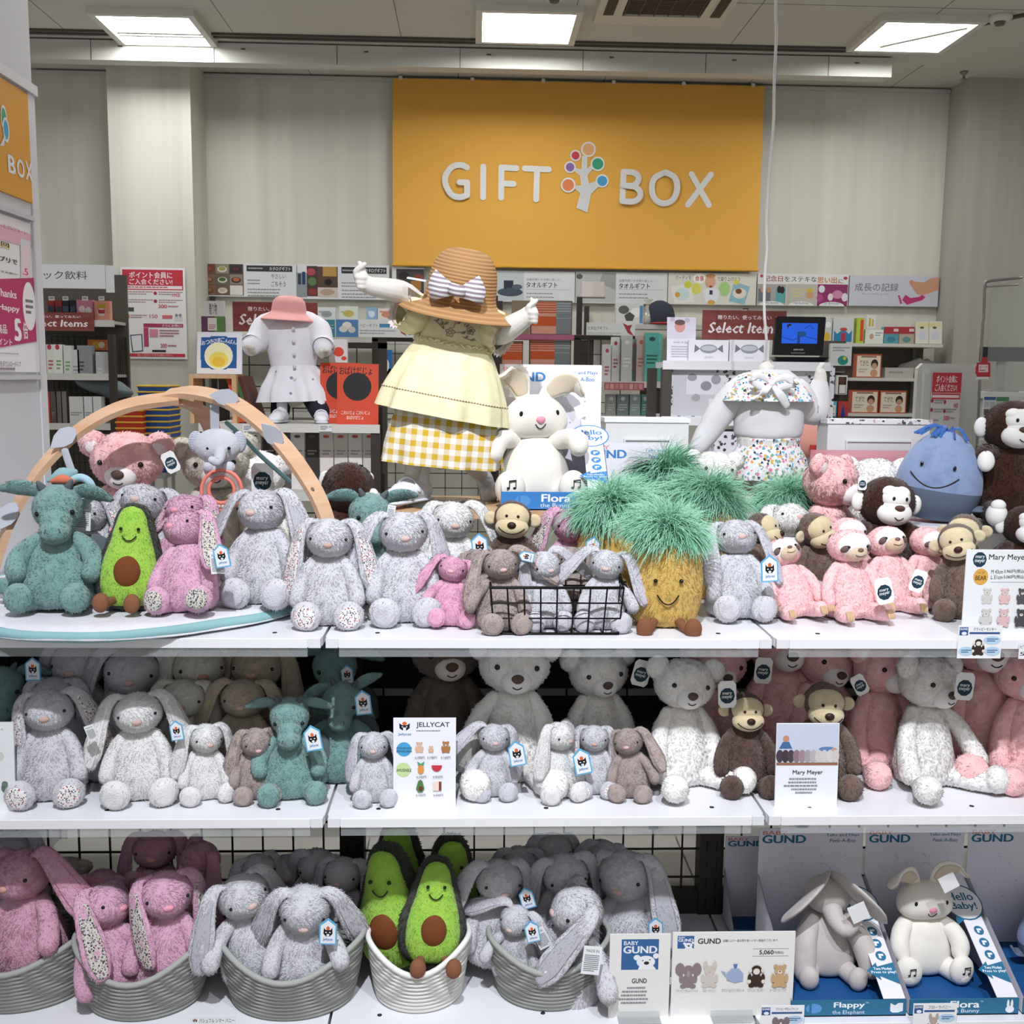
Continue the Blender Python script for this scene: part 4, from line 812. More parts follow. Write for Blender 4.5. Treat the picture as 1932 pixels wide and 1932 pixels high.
# ---------------------------------------------------------------- rope baskets on the base shelf
def basket(cx, yrim, Y, rx, ry, h, dip, hexes, label, lab2='rope basket'):
    c = P(cx, yrim, Y); t = thing('rope_basket', label, 'basket', (c.x, Y, S3), group='coiled rope baskets')
    n = 48; rows = int(h/.0135); v = []; f = []
    for j in range(rows*4+1):
        q = j/(rows*4); r = .8+.2*(q**.7)
        for i in range(n):
            a = 2*math.pi*i/n; zt = h*(1-dip*(.5-.5*math.cos(2*a))**1.6); bul = .0028*abs(math.sin(q*rows*math.pi)); v.append(((rx*r+bul)*math.cos(a), (ry*r+bul)*math.sin(a), zt*q))
    for j in range(rows*4):
        for i in range(n): a = j*n+i; b = j*n+(i+1) % n; f.append((a, b, b+n, a+n))
    m = MB().add(v, f); m.ell((0, 0, .004), (rx*.8, ry*.8, .004), nu=32, nv=6)
    k = len(v); iv = [(x*.955, y*.955, z+.001) for x, y, z in v]; m.add(iv, [q[::-1] for q in f])
    o = obj('wall', m, t, mats=bands(hexes[0], hexes[1], 34, 'Z', .9, 'rope_coil', .3, .05, .3))
    rim = [(rx*.985*math.cos(2*math.pi*i/n), ry*.985*math.sin(2*math.pi*i/n), h*(1-dip*(.5-.5*math.cos(4*math.pi*i/n))**1.6)) for i in range(n+1)]
    obj('rim', MB().tube(rim, .0062, n=10, k=1, cap=False), t, mats=plain(hexes[0], .9)); return t
GR = ('#a9aba6', '#8a8c87'); WHT = ('#efeeea', '#d3d1cb')
basket(40, 1768, .17, .17, .13, .15, .34, GR, 'grey rope basket at the far left holding one pink rabbit')
basket(272, 1768, .13, .145, .12, .145, .36, GR, 'grey rope basket of pink rabbits with printed ears')
basket(552, 1768, .125, .158, .12, .15, .36, GR, 'grey rope basket holding two pale grey rabbits')
basket(790, 1785, .13, .112, .1, .14, .32, WHT, 'white rope basket holding the avocado toys')
basket(1035, 1800, .14, .135, .11, .135, .3, GR, 'grey rope basket with the small grey rabbit climbing out')
R3 = 'soft rabbits in and around the rope baskets'
SB = S3+.035
toy('bunny', 'rosep', 50, 1606, .17, SB, 'pink rabbit in the far left basket', rz=-8, head=(2, -8, -14), ears=(10, 34), arms=((0, 0), (14, 30)), skip=('lL', 'lR'), group=R3)
toy('bunny', 'silver', 20, 1572, .37, SB, 'shaded grey rabbit behind the far left basket', skip=('lL', 'lR'), group=R3)
toy('bear', 'pbeige', 128, 1612, .4, S3, 'shaded tan toy behind the far left basket', head=(20, 0, 0))
toy('bunny', 'rose', 230, 1664, .12, SB, 'pink rabbit whose flower-lined ear hangs over the basket front', rz=24, lean=(0, -16), head=(0, 24, 46), ears=(-8, 0), ef=(12, 0), H=.25, skip=('lL', 'lR'), group=R3)
toy('bunny', 'rose', 312, 1646, .12, SB, 'pink rabbit with a flower-lined ear on its chest in the second basket', rz=6, head=(2, -2, 14), ears=(-14, -4), ef=(18, 0), skip=('lL', 'lR'), group=R3)
toy('bunny', 'rosep', 196, 1628, .3, SB, 'shaded pink rabbit bent forward behind the printed-ear rabbits', head=(40, 0, 0), skip=('lL', 'lR'), group=R3)
toy('bunny', 'rosep', 278, 1634, .3, SB, 'shaded pink rabbit low at the back of the second basket', head=(30, 10, 0), skip=('lL', 'lR'), group=R3)
toy('bunny', 'rosep', 292, 1570, .37, SB, 'shaded pink rabbit standing tallest behind the second basket', rz=6, skip=('lL', 'lR'), group=R3)
toy('bunny', 'rosep', 378, 1590, .33, SB, 'shaded pink rabbit facing left between the second and third baskets', rz=-20, head=(0, 10, -30), ears=(0, 10), skip=('lL', 'lR'), group=R3)
toy('bunny', 'silvers', 486, 1646, .13, SB, 'grey rabbit with star-lined ears in the third basket', lean=(0, -8), rz=10, head=(0, -10, 22), ears=(24, 0), arms=((18, 20), (0, 0)), skip=('lL', 'lR'), group=R3)
toy('bunny', 'silver', 572, 1660, .1, SB, 'grey rabbit with bowed head in the third basket', [(619, 1757, 56, 2, 'j', .02)], rz=4, head=(26, 4, 4), ears=(8, 20), arms=((0, 10), (14, 24)), skip=('lL', 'lR'), group=R3)
toy('bunny', 'silver', 482, 1614, .32, SB, 'shaded grey rabbit at the back left of the third basket', rz=16, head=(0, 0, 20), skip=('lL', 'lR'), group=R3)
toy('bunny', 'silver', 596, 1592, .36, SB, 'shaded grey rabbit with raised back behind the third basket', head=(30, 10, 0), skip=('lL', 'lR'), group=R3)
toy('bunny', 'silver', 648, 1620, .28, SB, 'shaded grey rabbit at the right of the third basket', rz=-4, head=(0, 0, -6), skip=('lL', 'lR'), group=R3)
toy('bunny', 'silver', 540, 1612, .38, SB, 'shaded grey rabbit in the middle behind the third basket', head=(10, 0, 10), skip=('lL', 'lR'), group=R3)
toy('avocado', 'avo', 812, 1626, .115, S3+.078, 'front smiling avocado in the white rope basket', rz=4, lean=(-10, 4), legs=(0, 10))
toy('avocado', 'avo', 752, 1590, .19, SB, 'avocado turned sideways behind the front one', rz=-18, lean=(0, -6), skip=('lL', 'lR'))
toy('avocado', 'avo', 850, 1572, .3, SB, 'shaded avocado at the back right of the white basket', rz=8, skip=('lL', 'lR'))
toy('avocado', 'avo', 752, 1545, .37, SB, 'shaded avocado rearmost against the wire grid', rz=-6, skip=('lL', 'lR'))
toy('bunny', 'silver', 972, 1708, .13, SB+.0, 'small grey rabbit climbing over the rim of the right rope basket', [(1004, 1757, 46, -12, 'j', .06), (1022, 1770, 44, -28, 'p', .07)], rz=-10, head=(6, 14, -16), ears=(46, 32), arms=((20, 20), (0, 0)), skip=('lL', 'lR'), group=R3)
toy('bunny', 'silver', 936, 1622, .2, SB, 'grey rabbit at the left inside the right rope basket', [(994, 1694, 46, -16, 'j', .14)], rz=6, head=(8, 4, 10), ears=(20, 4), skip=('lL', 'lR'), group=R3)
toy('bunny', 'silver', 1066, 1606, .24, SB, 'shaded grey rabbit in the middle of the right rope basket', rz=4, head=(16, -6, 6), ears=(10, 6), skip=('lL', 'lR'), group=R3)
toy('bunny', 'silvers', 1062, 1668, .13, SB, 'grey rabbit facing left with an ear hanging in front of the basket', [(1116, 1812, 60, 6, 'p', .0)], rz=-28, lean=(0, 12), head=(2, 0, -50), ears=(0, -6), ef=(0, 26), arms=((0, 0), (30, 10)), H=.27, skip=('lL', 'lR'), group=R3)
toy('bunny', 'silver', 980, 1592, .37, SB, 'shaded grey rabbit rearmost at the left of the right basket', head=(20, 0, 0), skip=('lL', 'lR'), group=R3)
toy('bunny', 'silver', 1042, 1574, .4, SB, 'shaded grey rabbit rearmost in the middle of the right basket', head=(0, 4, 10), skip=('lL', 'lR'), group=R3)
toy('bunny', 'silver', 1128, 1580, .4, SB, 'shaded grey rabbit rearmost at the right of the right basket', head=(20, 14, 10), skip=('lL', 'lR'), group=R3)
toy('bunny', 'silvers', 1192, 1606, .22, S3, 'grey rabbit with star-lined ears behind the printed brand card', [(1237, 1752, 48, -2, 'j', .1)], rz=-10, head=(10, -8, -20), ears=(0, 4), ef=(0, 14), group=R3)
# ---------------------------------------------------------------- play gym on the top shelf
wood = streaks('#dcb899', '#cfa684', (3, 3, 40), .5, 'beech_plywood'); ply = plain('#e3c9ad', .6); felt = plain('#b9bcc6', .95)
c = P(262, 1100, .37); R = .405; t = thing('play_mat', 'round quilted grey play mat with teal piping on the top shelf', 'play mat', (c.x, .37, S1))
wv = lambda a, q: .006*math.sin(9*a)+.004*math.sin(17*a+1)
obj('mat', MB().lathe([(.001, .003), (R-.02, .003), (R, .014), (R-.012, .025), (R*.9, .029), (R*.6, .027), (.001, .027)], n=72, k=3, wav=wv).lump(.0025, 14), t, mats=fur('#cdccd6', '#c2c1cc', 6, .15))
rim = [(R*1.004*(1+wv(a, 1))*math.cos(a), R*1.004*(1+wv(a, 1))*math.sin(a), .012+.003*math.sin(5*a)) for a in np.linspace(0, 2*math.pi, 73)]
obj('piping', MB().tube(rim, .011, n=10, k=1, cap=False), t, mats=plain('#8fb9bd', .85))
def strip(path, wide, w, th, k=4):
    """flat bent band: path down the middle, `wide` the direction across it"""
    p = smp(path, k); T = np.gradient(p, axis=0); T /= np.linalg.norm(T, axis=1)[:, None]; u = np.array(wide, float); u /= np.linalg.norm(u); v = []; f = []
    for i in range(len(p)):
        n = np.cross(T[i], u); n /= np.linalg.norm(n); v += [p[i]-u*w-n*th, p[i]+u*w-n*th, p[i]+u*w+n*th, p[i]-u*w+n*th]
    for i in range(len(p)-1):
        for j in range(4): a = i*4+j; b = i*4+(j+1) % 4; f.append((a, b, b+4, a+4))
    f += [(3, 2, 1, 0), (len(v)-4, len(v)-3, len(v)-2, len(v)-1)]
    m = MB(); m.add(v, f, 0, False); return m, p
ap = P(335, 751, .42)
legA = [ap]+[P(x, y, Y) for x, y, Y in ((259, 761, .39), (207, 778, .36), (155, 808, .33), (116, 842, .3), (78, 883, .27), (44, 935, .24), (15, 994, .21), (-6, 1060, .19))]
legB = [P(312, 745, .43)]+[P(x, y, Y) for x, y, Y in ((362, 740, .42), (427, 755, .4), (480, 788, .37), (526, 832, .34), (568, 886, .31), (605, 950, .28), (628, 1030, .25), (640, 1105, .23))]
legC = [P(330, 758, .43)]+[P(x, y, Y) for x, y, Y in ((375, 772, .46), (402, 815, .52), (420, 890, .6), (428, 960, .65), (430, 1060, .68))]
t = thing('play_arch', 'bent beech wood play arch with felt leaves over the mat', 'play gym', (ap.x, .42, S1)); o_ = Vector((ap.x, .42, S1))
def loc(pts, o): return [tuple(Vector(p)-o) for p in pts]
for pth, wd in ((legA, (.2, -.45, -.26)), (legB, (.25, .45, .24)), (legC, (-.9, .35, 0))):
    m, p = strip(loc(pth, o_), wd, .021, .0065); obj('hoop', m, t, mats=wood)
for px, py, Y, a in ((126, 826, .3, 42), (22, 972, .215, 62), (427, 749, .4, -8), (516, 818, .34, -50)):
    q = P(px, py, Y)-o_; l = .034; w = .02
    out = [(0, -l*1.0), (w*.8, -l*.3), (w, l*.25), (w*.6, l*.75), (0, l), (-w*.6, l*.75), (-w, l*.25), (-w*.8, -l*.3)]
    M = Matrix.Translation(q+Vector((0, -.022, 0)))@Euler((math.radians(-20), math.radians(90-a), 0)).to_matrix().to_4x4(); obj('felt_leaf', MB().ext(out, -.002, .002, M=M), t, mats=felt)
obj('screw_hole', MB().ell(P(590, 925, .29)-o_+Vector((0, -.008, 0)), (.005, .004, .008), nu=12, nv=8), t, mats=plain('#7a6450', .7))
# hanging elephant rattle
Yh = .40; A = lambda x, y, dy=0: tuple(P(x, y, Yh+dy)-hr_); hr_ = P(408, 960, Yh)
t = thing('elephant_rattle', 'grey elephant rattle with coral ring hanging from the arch', 'baby rattle', hr_); u1 = 1/830
eg = fur('#b7bac6', '#a4a7b4', 7, .2)
obj('strap', MB().box(((lambda p: (p[0], p[1], p[2]))(A(405, 782))), (.02, .003, .085)), t, mats=plain('#a9adb8', .9))
hd = obj('head', MB().ell(A(410, 842, -.01), (44*u1, .04, 34*u1)), t, mats=eg)
obj('trunk', MB().tube([A(416, 852, -.045), A(414, 864, -.062), A(410, 872, -.07), A(400, 868, -.074)], [.014, .012, .01, .009]), hd, mats=eg)
for x in (392, 432): obj('eye', ball(A(x, 846, -.046), .004), hd, mats=BLK())
for x, w in ((370, 15), (452, 13)):
    e = obj('ear', MB().ell(A(x, 834, .0), (w*u1, .008, 21*u1)), t, mats=eg); obj('ear_lining', MB().ell(A(x, 834, -.007), (w*u1*.86, .005, 19*u1)), e, mats=bands('#dfe2ea', '#8f98ad', 85, 'Z', .9, 'blue_stripes'))
obj('body', MB().ell(A(412, 884, 0), (28*u1, .03, 22*u1)).ell(A(395, 880, -.02), (12*u1, .014, 12*u1)).ell(A(432, 882, -.02), (12*u1, .014, 12*u1)), t, mats=eg)
def ring(cx, cy_, r, w, Y0, n=40): return [A(cx+r*math.cos(a), cy_+r*math.sin(a), Y0) for a in np.linspace(0, 2*math.pi, n+1)]
obj('ring', MB().tube(ring(418, 925, 38, 0, -.03), .0042, n=10, k=1, cap=False).tube(ring(418, 925, 24, 0, -.03), .0042, n=10, k=1, cap=False), t, mats=plain('#ee8a77', .5))
obj('clear_tube', MB().tube(ring(418, 925, 31, 0, -.03), [(.009, .005)]*41, n=10, k=1, cap=False, wide=(0, 1, 0)), t, mats=clear('#f2dcd8', .25))
m = MB()
for k, a in enumerate(np.linspace(40, 130, 7)): m.ell(A(418+31*math.cos(math.radians(a)), 925+31*math.sin(math.radians(a)), -.032), (.0042,)*3, nu=10, nv=8)
obj('bead', m, t, mats=plain('#f1d9c6', .3))
t = thing('tassel_cord', 'teal fabric cord trailing from the arch behind the elephant rattle', 'cord', P(440, 850, .46)); q = P(440, 850, .46)
obj('cord', MB().tube(loc([P(x, y, .46) for x, y in ((428, 798), (455, 822), (490, 858), (520, 885), (546, 908))], q), .0055, n=10), t, mats=plain('#7ea9b0', .9))
Yh = .2; hr_ = P(150, 950, Yh); t = thing('bird_rattle', 'teal and coral bird rattle with pale blue ring hanging at the left of the arch', 'baby rattle', hr_)
obj('ring', MB().tube(ring(150, 925, 24, 0, 0), .0085, n=12, k=1, cap=False), t, mats=plain('#a9cbd8', .5))
obj('bird', MB().tube([A(92, 907), A(118, 898), A(142, 890)], [(.004, .006), (.018, .014), (.006, .005)], n=14), t, mats=plain('#8fb5bb', .9))
obj('wing', MB().tube([A(96, 908, -.01), A(118, 904, -.014), A(138, 908, -.01)], [(.003, .003), (.01, .006), (.004, .004)], n=12), t, mats=plain('#d97b5f', .9)); obj('strap', MB().tube([A(135, 888), A(128, 868), A(122, 850)], [(.008, .002)]*3, wide=(1, 0, 0)), t, mats=felt)
# ---------------------------------------------------------------- black wire basket
wa, wb = P(932, 1195, .035).x, P(1166, 1195, .035).x; w = wb-wa; h = P(1050, 1112, .02).z-S1; t = thing('wire_basket', 'black wire basket with bent handles holding small rabbits', 'basket', (wa, .03, S1+.003)); bw = plain('#141416', .4, .3)
m = MB(); r = .0017; fl = .008; D = .17
def wire(m, pts, r=.0017): m.tube(pts, r, n=6, k=1)
for i in range(9): x = w*i/8; xo = -fl+(w+2*fl)*i/8; wire(m, [(xo, -fl, h), (x, 0, 0), (x, D, 0), (xo, D+fl, h)])
for j in (1, 2): z = h*j/3; e = fl*j/3; wire(m, [(-e, -e, z), (w+e, -e, z), (w+e, D+e, z), (-e, D+e, z), (-e, -e, z)])
for j in range(1, 4): y = D*j/4; wire(m, [(-fl, y, h), (0, y, 0), (w, y, 0), (w+fl, y, h)])
obj('wire_body', m, t, mats=bw); m = MB(); wire(m, [(-fl, -fl, h), (w+fl, -fl, h), (w+fl, D+fl, h), (-fl, D+fl, h), (-fl, -fl, h)], .0032); wire(m, [(0, 0, 0), (w, 0, 0), (w, D, 0), (0, D, 0), (0, 0, 0)], .0026); obj('rim', m, t, mats=bw)
for s, x in ((-1, -fl), (1, w+fl)): m = MB(); wire(m, [(x, .05, h+.012), (x+s*.005, .05, h), (x+s*.036, .05, h*.62), (x+s*.004, .05, h*.28)], .003); wire(m, [(x, .05, h), (x, .05, h+.016), (x, .12, h+.016), (x, .12, h)], .003); wire(m, [(x+s*.036, .05, h*.62), (x+s*.036, .12, h*.62)], .003); obj('handle', m, t, mats=bw)
# ---------------------------------------------------------------- wooden risers on the top shelf
RZ = P(1046, 966, .47).z; xa, xb = P(742, 975, .47).x, P(1162, 975, .47).x
def riser(name, label, xa, xb, ya, yb, z0, z1, mt=None):
    t = thing(name, label, 'display riser', (xa, ya, z0)); w, d, h = xb-xa, yb-ya, z1-z0; mt = mt or streaks('#d9b58d', '#c99f74', (30, 3, 3), .5, 'light_plywood')
    obj('top', MB().bb(0, w, 0, d, h-.018, h), t, mats=mt)
    for x in (0, w-.018): obj('side', MB().bb(x, x+.018, .002, d-.002, 0, h-.018), t, mats=mt)
    return t
riser('plywood_riser', 'low plywood riser carrying the dressed mannequin and boxed rabbit', xa, xb, .47, .8, S1, RZ)
riser('display_riser', 'white riser under the blue whale at the right', P(1690, 950, .48).x, P(2010, 950, .48).x, .47, .8, S1, S1+.165, shelfm)
# ---------------------------------------------------------------- boxed talking toys
BLU = '#3f86cc'
def toybox(label, xa, xb, ya, yb, z, ztop, title, sub, ear=True, lowblue=BLU, red='#e8909a'):
    t = thing('toy_box', label, 'toy box', (xa, ya, z)); w, d, h = xb-xa, yb-ya, ztop-z; cb = plain('#eceaf4', .5); fh = h*.125
    a = Art(lambda u, v: (u*w, (1-v)*h), d-.002); a.mb.bb(0, w, d-.002, d, 0, h, a.mi(cb))
    ops(a, [('t', .035, .02, .27, .055, 'BABY', red, .03), ('t', .03, .055, .45, .125, 'GUND', lowblue, .07), ('t', .64, .045, .96, .075, 'Talks and Plays', lowblue, .02), ('t', .68, .09, .93, .12, 'Peek-A-Boo', lowblue, .02)])
    rg = random.Random(3)
    for k in range(46): ops(a, [('e', rg.uniform(.05, .95), rg.uniform(.2, .86), .008, .0055, '#c7cfe6')])
    obj('back_panel', a.mb, t, mats=a.mats)
    a = Art(lambda u, v: (u*w, (1-v)*fh), 0); a.mb.bb(0, w, 0, .002, 0, fh, a.mi(lowblue)); a.mb.bb(0, w, 0, d, 0, .002, a.mi('#1f5590'))
    ops(a, [('e', .2, .5, .07, .3, '#5b9ad8'), ('r', .16, .2, .18, .8, lowblue), ('t', .37, .12, .64, .55, title, '#f5f7fb', .05), ('t', .36, .62, .64, .93, sub, '#e4edf8', 0), ('t', .645, .12, .67, .22, 'TM', '#e4edf8')]+
        ([('e', .9, .35, .012, .28, '#f0f4fa'), ('e', .935, .35, .012, .28, '#f0f4fa'), ('e', .918, .68, .04, .22, '#f0f4fa')] if ear else [('p', [(.86, .2), (.9, .35), (.93, .2), (.97, .2), (.97, .7), (.93, .8), (.88, .8), (.86, .7)], '#f0f4fa')]))
    obj('tray', a.mb, t, mats=a.mats)
    m = MB().add([(0, 0, fh), (0, d, h*.62), (0, d, 0), (0, 0, 0)], [(0, 1, 2, 3)], 0, False).add([(.0015, 0, fh), (.0015, d, h*.62), (.0015, d, 0), (.0015, 0, 0)], [(3, 2, 1, 0)], 0, False); obj('side_panel', m, t, mats=cb)
    obj('side_panel', MB().add([(w, 0, fh), (w, d, h*.62), (w, d, 0), (w, 0, 0)], [(0, 1, 2, 3)], 0, False), t, mats=cb)
    fw = .19*w; fl = math.hypot(d, h*.62-fh); ang = math.atan2(d, h*.62-fh)
    a = Art(lambda u, v: (u*fw, (1-v)*fl), -.001); a.mb.bb(0, fw, -.001, .001, 0, fl, a.mi(cb))
    ops(a, [('e', .35, .27, 1.0, .15, lowblue), ('e', .35, .27, .94, .138, '#f3f3f8'), ('t', -.35, .19, 1.0, .255, 'Hello', lowblue, .04), ('t', -.35, .27, 1.0, .345, 'Baby!', lowblue, .04), ('p', [(-.3, .38), (.1, .41), (-.45, .46)], lowblue)])
    for k in range(3): ops(a, [('e', .55, .5+.095*k, .24, .036, lowblue), ('r', .45, .485+.095*k, .68, .5+.095*k, '#eef2fb'), ('e', .5, .51+.095*k, .06, .01, '#eef2fb')])
    ops(a, [('p', [(-.35, .8), (.2, .74), (.2, .77), (1, .74), (1, .9), (.2, .84), (.2, .87)], lowblue), ('t', .0, .775, .85, .795, 'Two Modes', '#f5f7fb', .04), ('t', -.15, .8, 1, .825, 'Press to play!', '#f5f7fb', .04)])
    obj('side_flap', a.mb, t, M=Matrix.Translation((w-fw-.002, .003, fh))@Matrix.Rotation(-ang, 4, 'X'), mats=a.mats); return t
def wpx(x, Y, y=960): return P(x, y, Y).x
toybox('blue and white box of the talking rabbit on the plywood riser', wpx(945, .5), wpx(1150, .5), .5, .72, RZ+.001, P(1040, 688, .72).z, 'Flora', 'the Bunny')
toy('flora', 'flora', 1010, 737, .648, RZ+.004, 'cream talking rabbit in the open box on the riser', [(1098, 775, 34, 20, 'd', .6)], rz=8, head=(2, -2, 4), ears=(30, -6), ef=(0, 0), arms=((30, 10), (4, 40)))
q = P(1053, 880, .5); a = Art(lambda u, v: (u*.018, v*.018), 0); ops(a, [('e', 0, 0, 1, 1, '#4a7fc0'), ('e', 0, 0, .86, .86, '#eef3fa'), ('t', -.5, -.45, .5, -.2, 'PRESS', '#2a4f88', .03), ('t', -.5, -.1, .5, .15, 'ME TO', '#2a4f88', .03), ('t', -.4, .25, .4, .5, 'PLAY', '#2a4f88', .03)])
a.mb.v = [v*np.array((1, 1, -1)) if 0 else v for v in a.mb.v]; a.mb.ell((0, .002, 0), (.0175, .0018, .0175), a.mi('#4a7fc0'), nu=24, nv=8)
toybox('second box of the talking rabbit behind the pineapple crowns', wpx(1105, .74), wpx(1291, .74), .74, .83, S1, P(1220, 836, .83).z, 'Flora', 'the Bunny')
for lab, xs, tt, sub, e in (('boxed talking elephant with folded ears on the base shelf', (1492, 1710), 'Flappy', 'the Elephant', 0), ('boxed cream talking rabbit on the base shelf', (1716, 1922), 'Flora', 'the Bunny', 1), ('boxed blue whale cut off at the right end of the base shelf', (1930, 2140), 'Whale', 'Sound and Light', 0)):
    toybox(lab, wpx(xs[0], .02, 1900), wpx(xs[1], .02, 1900), .02, .31, S3+.001, P(1540, 1562, .31).z, tt, sub, e, '#2f7396', '#d8806f')  # same print in darker tones, base shelf shade put into the colour
toybox('grey-sided toy box behind the boxed elephant', wpx(1388, .3, 1800), wpx(1560, .3, 1800), .33, .44, S3+.001, P(1440, 1590, .4).z, 'Flappy', 'the Elephant', 0, '#2f7396', '#d8806f')
toy('elephant', 'flappy', 1562, 1648, .2, S3+.004, 'grey talking elephant covering its eyes in the base shelf box', [(1620, 1722, 52, 20, 'd', .1)], rz=-4, head=(6, 0, 2), arms=((-8, 0), (8, 0)))
toy('flora', 'flora', 1745, 1655, .2, S3+.004, 'cream talking rabbit in the box on the base shelf', [(1790, 1665, 48, 16, 'd', .1)], rz=2, head=(4, 0, 2), ears=(0, 14), ef=(-10, 0))
toy('whale', 'whale', 1990, 1700, .2, S3+.004, 'blue whale in the box at the right end of the base shelf', rz=-10)
# ---------------------------------------------------------------- printed cards and boards on the shelves
def plushicon(kind, x, y, s, col, c2='#e8e0d4'):
    L = [('e', x, y+s*.25, s*.26, s*.3, col), ('e', x, y-s*.2, s*.24, s*.22, col), ('e', x-s*.2, y+s*.48, s*.14, s*.1, col), ('e', x+s*.2, y+s*.48, s*.14, s*.1, col), ('e', x-s*.3, y+s*.15, s*.09, s*.2, col), ('e', x+s*.3, y+s*.15, s*.09, s*.2, col)]
    if kind == 'bear': L += [('e', x-s*.2, y-s*.38, s*.09, s*.09, col), ('e', x+s*.2, y-s*.38, s*.09, s*.09, col), ('e', x, y-s*.12, s*.1, s*.08, c2), ('e', x, y-s*.15, s*.04, s*.03, '#4a3a34')]
    if kind == 'rabbit': L += [('e', x-s*.2, y-s*.45, s*.1, s*.2, col), ('e', x+s*.22, y-s*.45, s*.1, s*.2, col), ('e', x, y-s*.15, s*.04, s*.03, '#e8a0b0')]
    if kind == 'elephant': L += [('e', x-s*.36, y-s*.25, s*.2, s*.28, col), ('e', x+s*.36, y-s*.25, s*.2, s*.28, col), ('e', x, y-s*.05, s*.07, s*.16, c2)]
    if kind == 'monkey': L += [('e', x-s*.28, y-s*.2, s*.08, s*.1, c2), ('e', x+s*.28, y-s*.2, s*.08, s*.1, c2), ('e', x, y-s*.15, s*.15, s*.14, c2), ('e', x-s*.32, y+s*.3, s*.09, s*.09, c2), ('e', x+s*.32, y+s*.3, s*.09, s*.09, c2)]
    if kind == 'whale': L = [('p', [(x-s*.45, y+s*.35), (x-s*.5, y), (x-s*.2, y-s*.3), (x+s*.2, y-s*.3), (x+s*.45, y), (x+s*.45, y+s*.4), (x, y+s*.5)], col), ('p', [(x-s*.05, y-s*.3), (x-s*.12, y-s*.55), (x+s*.12, y-s*.55), (x+s*.05, y-s*.3)], '#5b7dbb'), ('p', [(x-s*.5, y+s*.2), (x-s*.8, y-s*.2), (x-s*.55, y-s*.1)], col)]
    return L
def catlogo(x, y, s): return [('p', [(x-s, y-s*.7), (x-s*.4, y-s*.3), (x+s*.4, y-s*.3), (x+s, y-s*.7), (x+s*.95, y+s*.3), (x+s*.4, y+s*.7), (x-s*.4, y+s*.7), (x-s*.95, y+s*.3)], '#17181d'), ('p', [(x-s*.3, y+s*.15), (x+s*.3, y+s*.15), (x+s*.25, y+s*.7), (x-s*.25, y+s*.7)], '#f2f2f6'), ('e', x-s*.4, y, s*.16, s*.1, '#f2f2f6'), ('e', x+s*.4, y, s*.16, s*.1, '#f2f2f6'), ('e', x, y-s*.65, s*.42, s*.35, '#dd6a35')]
D1 = '#3b3f46'; GY = '#8a8d92'
board('brand_board', 'printed board with a black cat logo on the middle shelf', 'sign', (742, 1357, 860, 1532), .055, catlogo(763, 1374, 10)+[('t', 751, 1386, 776, 1392, 'Jellycat', '#3a7fb4', .03), ('t', 785, 1365, 848, 1377, 'JELLYCAT', D1, .03), ('g', 785, 1380, 849, 1384, 1, GY),
      ('e', 762, 1418, 14, 14, '#4aa3d8'), ('t', 748, 1414, 777, 1418, 'PUDDLEMUDDLE', D1, .04), ('t', 748, 1420, 777, 1424, 'EDWARD BEAR', D1, .04), ('e', 761, 1458, 14, 14, '#c6dfa1'), ('t', 748, 1456, 776, 1462, 'AMUSEABLE', D1, .03)]
      +plushicon('bear', 791, 1413, 21, '#e0b795')+plushicon('bear', 813, 1417, 13, '#e0b795')+plushicon('bear', 841, 1412, 22, '#b07a48')
      +[('e', 794, 1457, 6, 9, '#e09a4c'), ('p', [(789, 1449), (787, 1441), (794, 1446), (801, 1441), (799, 1449)], '#4fa377'), ('p', circ(824, 1449, 10, 12, 10, 0, 180), '#cc3a4a'), ('p', [(785, 1495), (789, 1480), (793, 1477), (797, 1480), (801, 1495), (797, 1502), (789, 1502)], '#56804a'), ('e', 794, 1495, 4, 5, '#6b4026'), ('r', 817, 1481, 832, 1499, '#efdcc8'), ('r', 828, 1481, 833, 1499, '#7b4a3a')]
      +[('t', x, y, x+18, y+5, s, '#55585d', .01) for x, y, s in ((783, 1431, '6,290円'), (806, 1431, '3,190円'), (832, 1431, '6,160円'), (786, 1469, '6,730円'), (817, 1469, '6,950円'), (785, 1505, '6,290円'), (818, 1505, '6,600円'))], '#f0f1f8', rx=-3, zsurf=S2)
board('photo_board', 'printed board with a photo of a child and plush row on the middle shelf', 'sign', (1460, 1367, 1578, 1537), .045, [('r', 1461, 1368, 1577, 1452, '#c9d0e2'), ('r', 1461, 1446, 1577, 1452, '#9b6c58'), ('e', 1478, 1398, 6, 7, '#c48e74'), ('p', [(1465, 1418), (1472, 1404), (1484, 1404), (1490, 1418)], '#4a6d9c'), ('e', 1556, 1419, 16, 5, '#5b83b4'), ('e', 1569, 1421, 6, 5, '#c9a08c')]
      +[('e', 1467+i*10.5, 1433, 7, 13, c) for i, c in enumerate(('#4b4049', '#45393f', '#4e434b', '#8d7680', '#a08a92', '#a79ca4', '#b9b2b6', '#cdc8c6', '#d0cac6', '#d4d0cc', '#cfcac4'))]
      +[('t', 1492, 1461, 1549, 1472, 'Mary Meyer', D1, .02), ('g', 1486, 1476, 1554, 1482, 1, GY), ('g', 1484, 1483, 1558, 1489, 1, GY), ('g', 1476, 1490, 1566, 1496, 1, GY), ('g', 1490, 1497, 1552, 1503, 1, GY), ('g', 1498, 1504, 1540, 1510, 1, GY)], '#eef0f7', rx=-3, zsurf=S2)
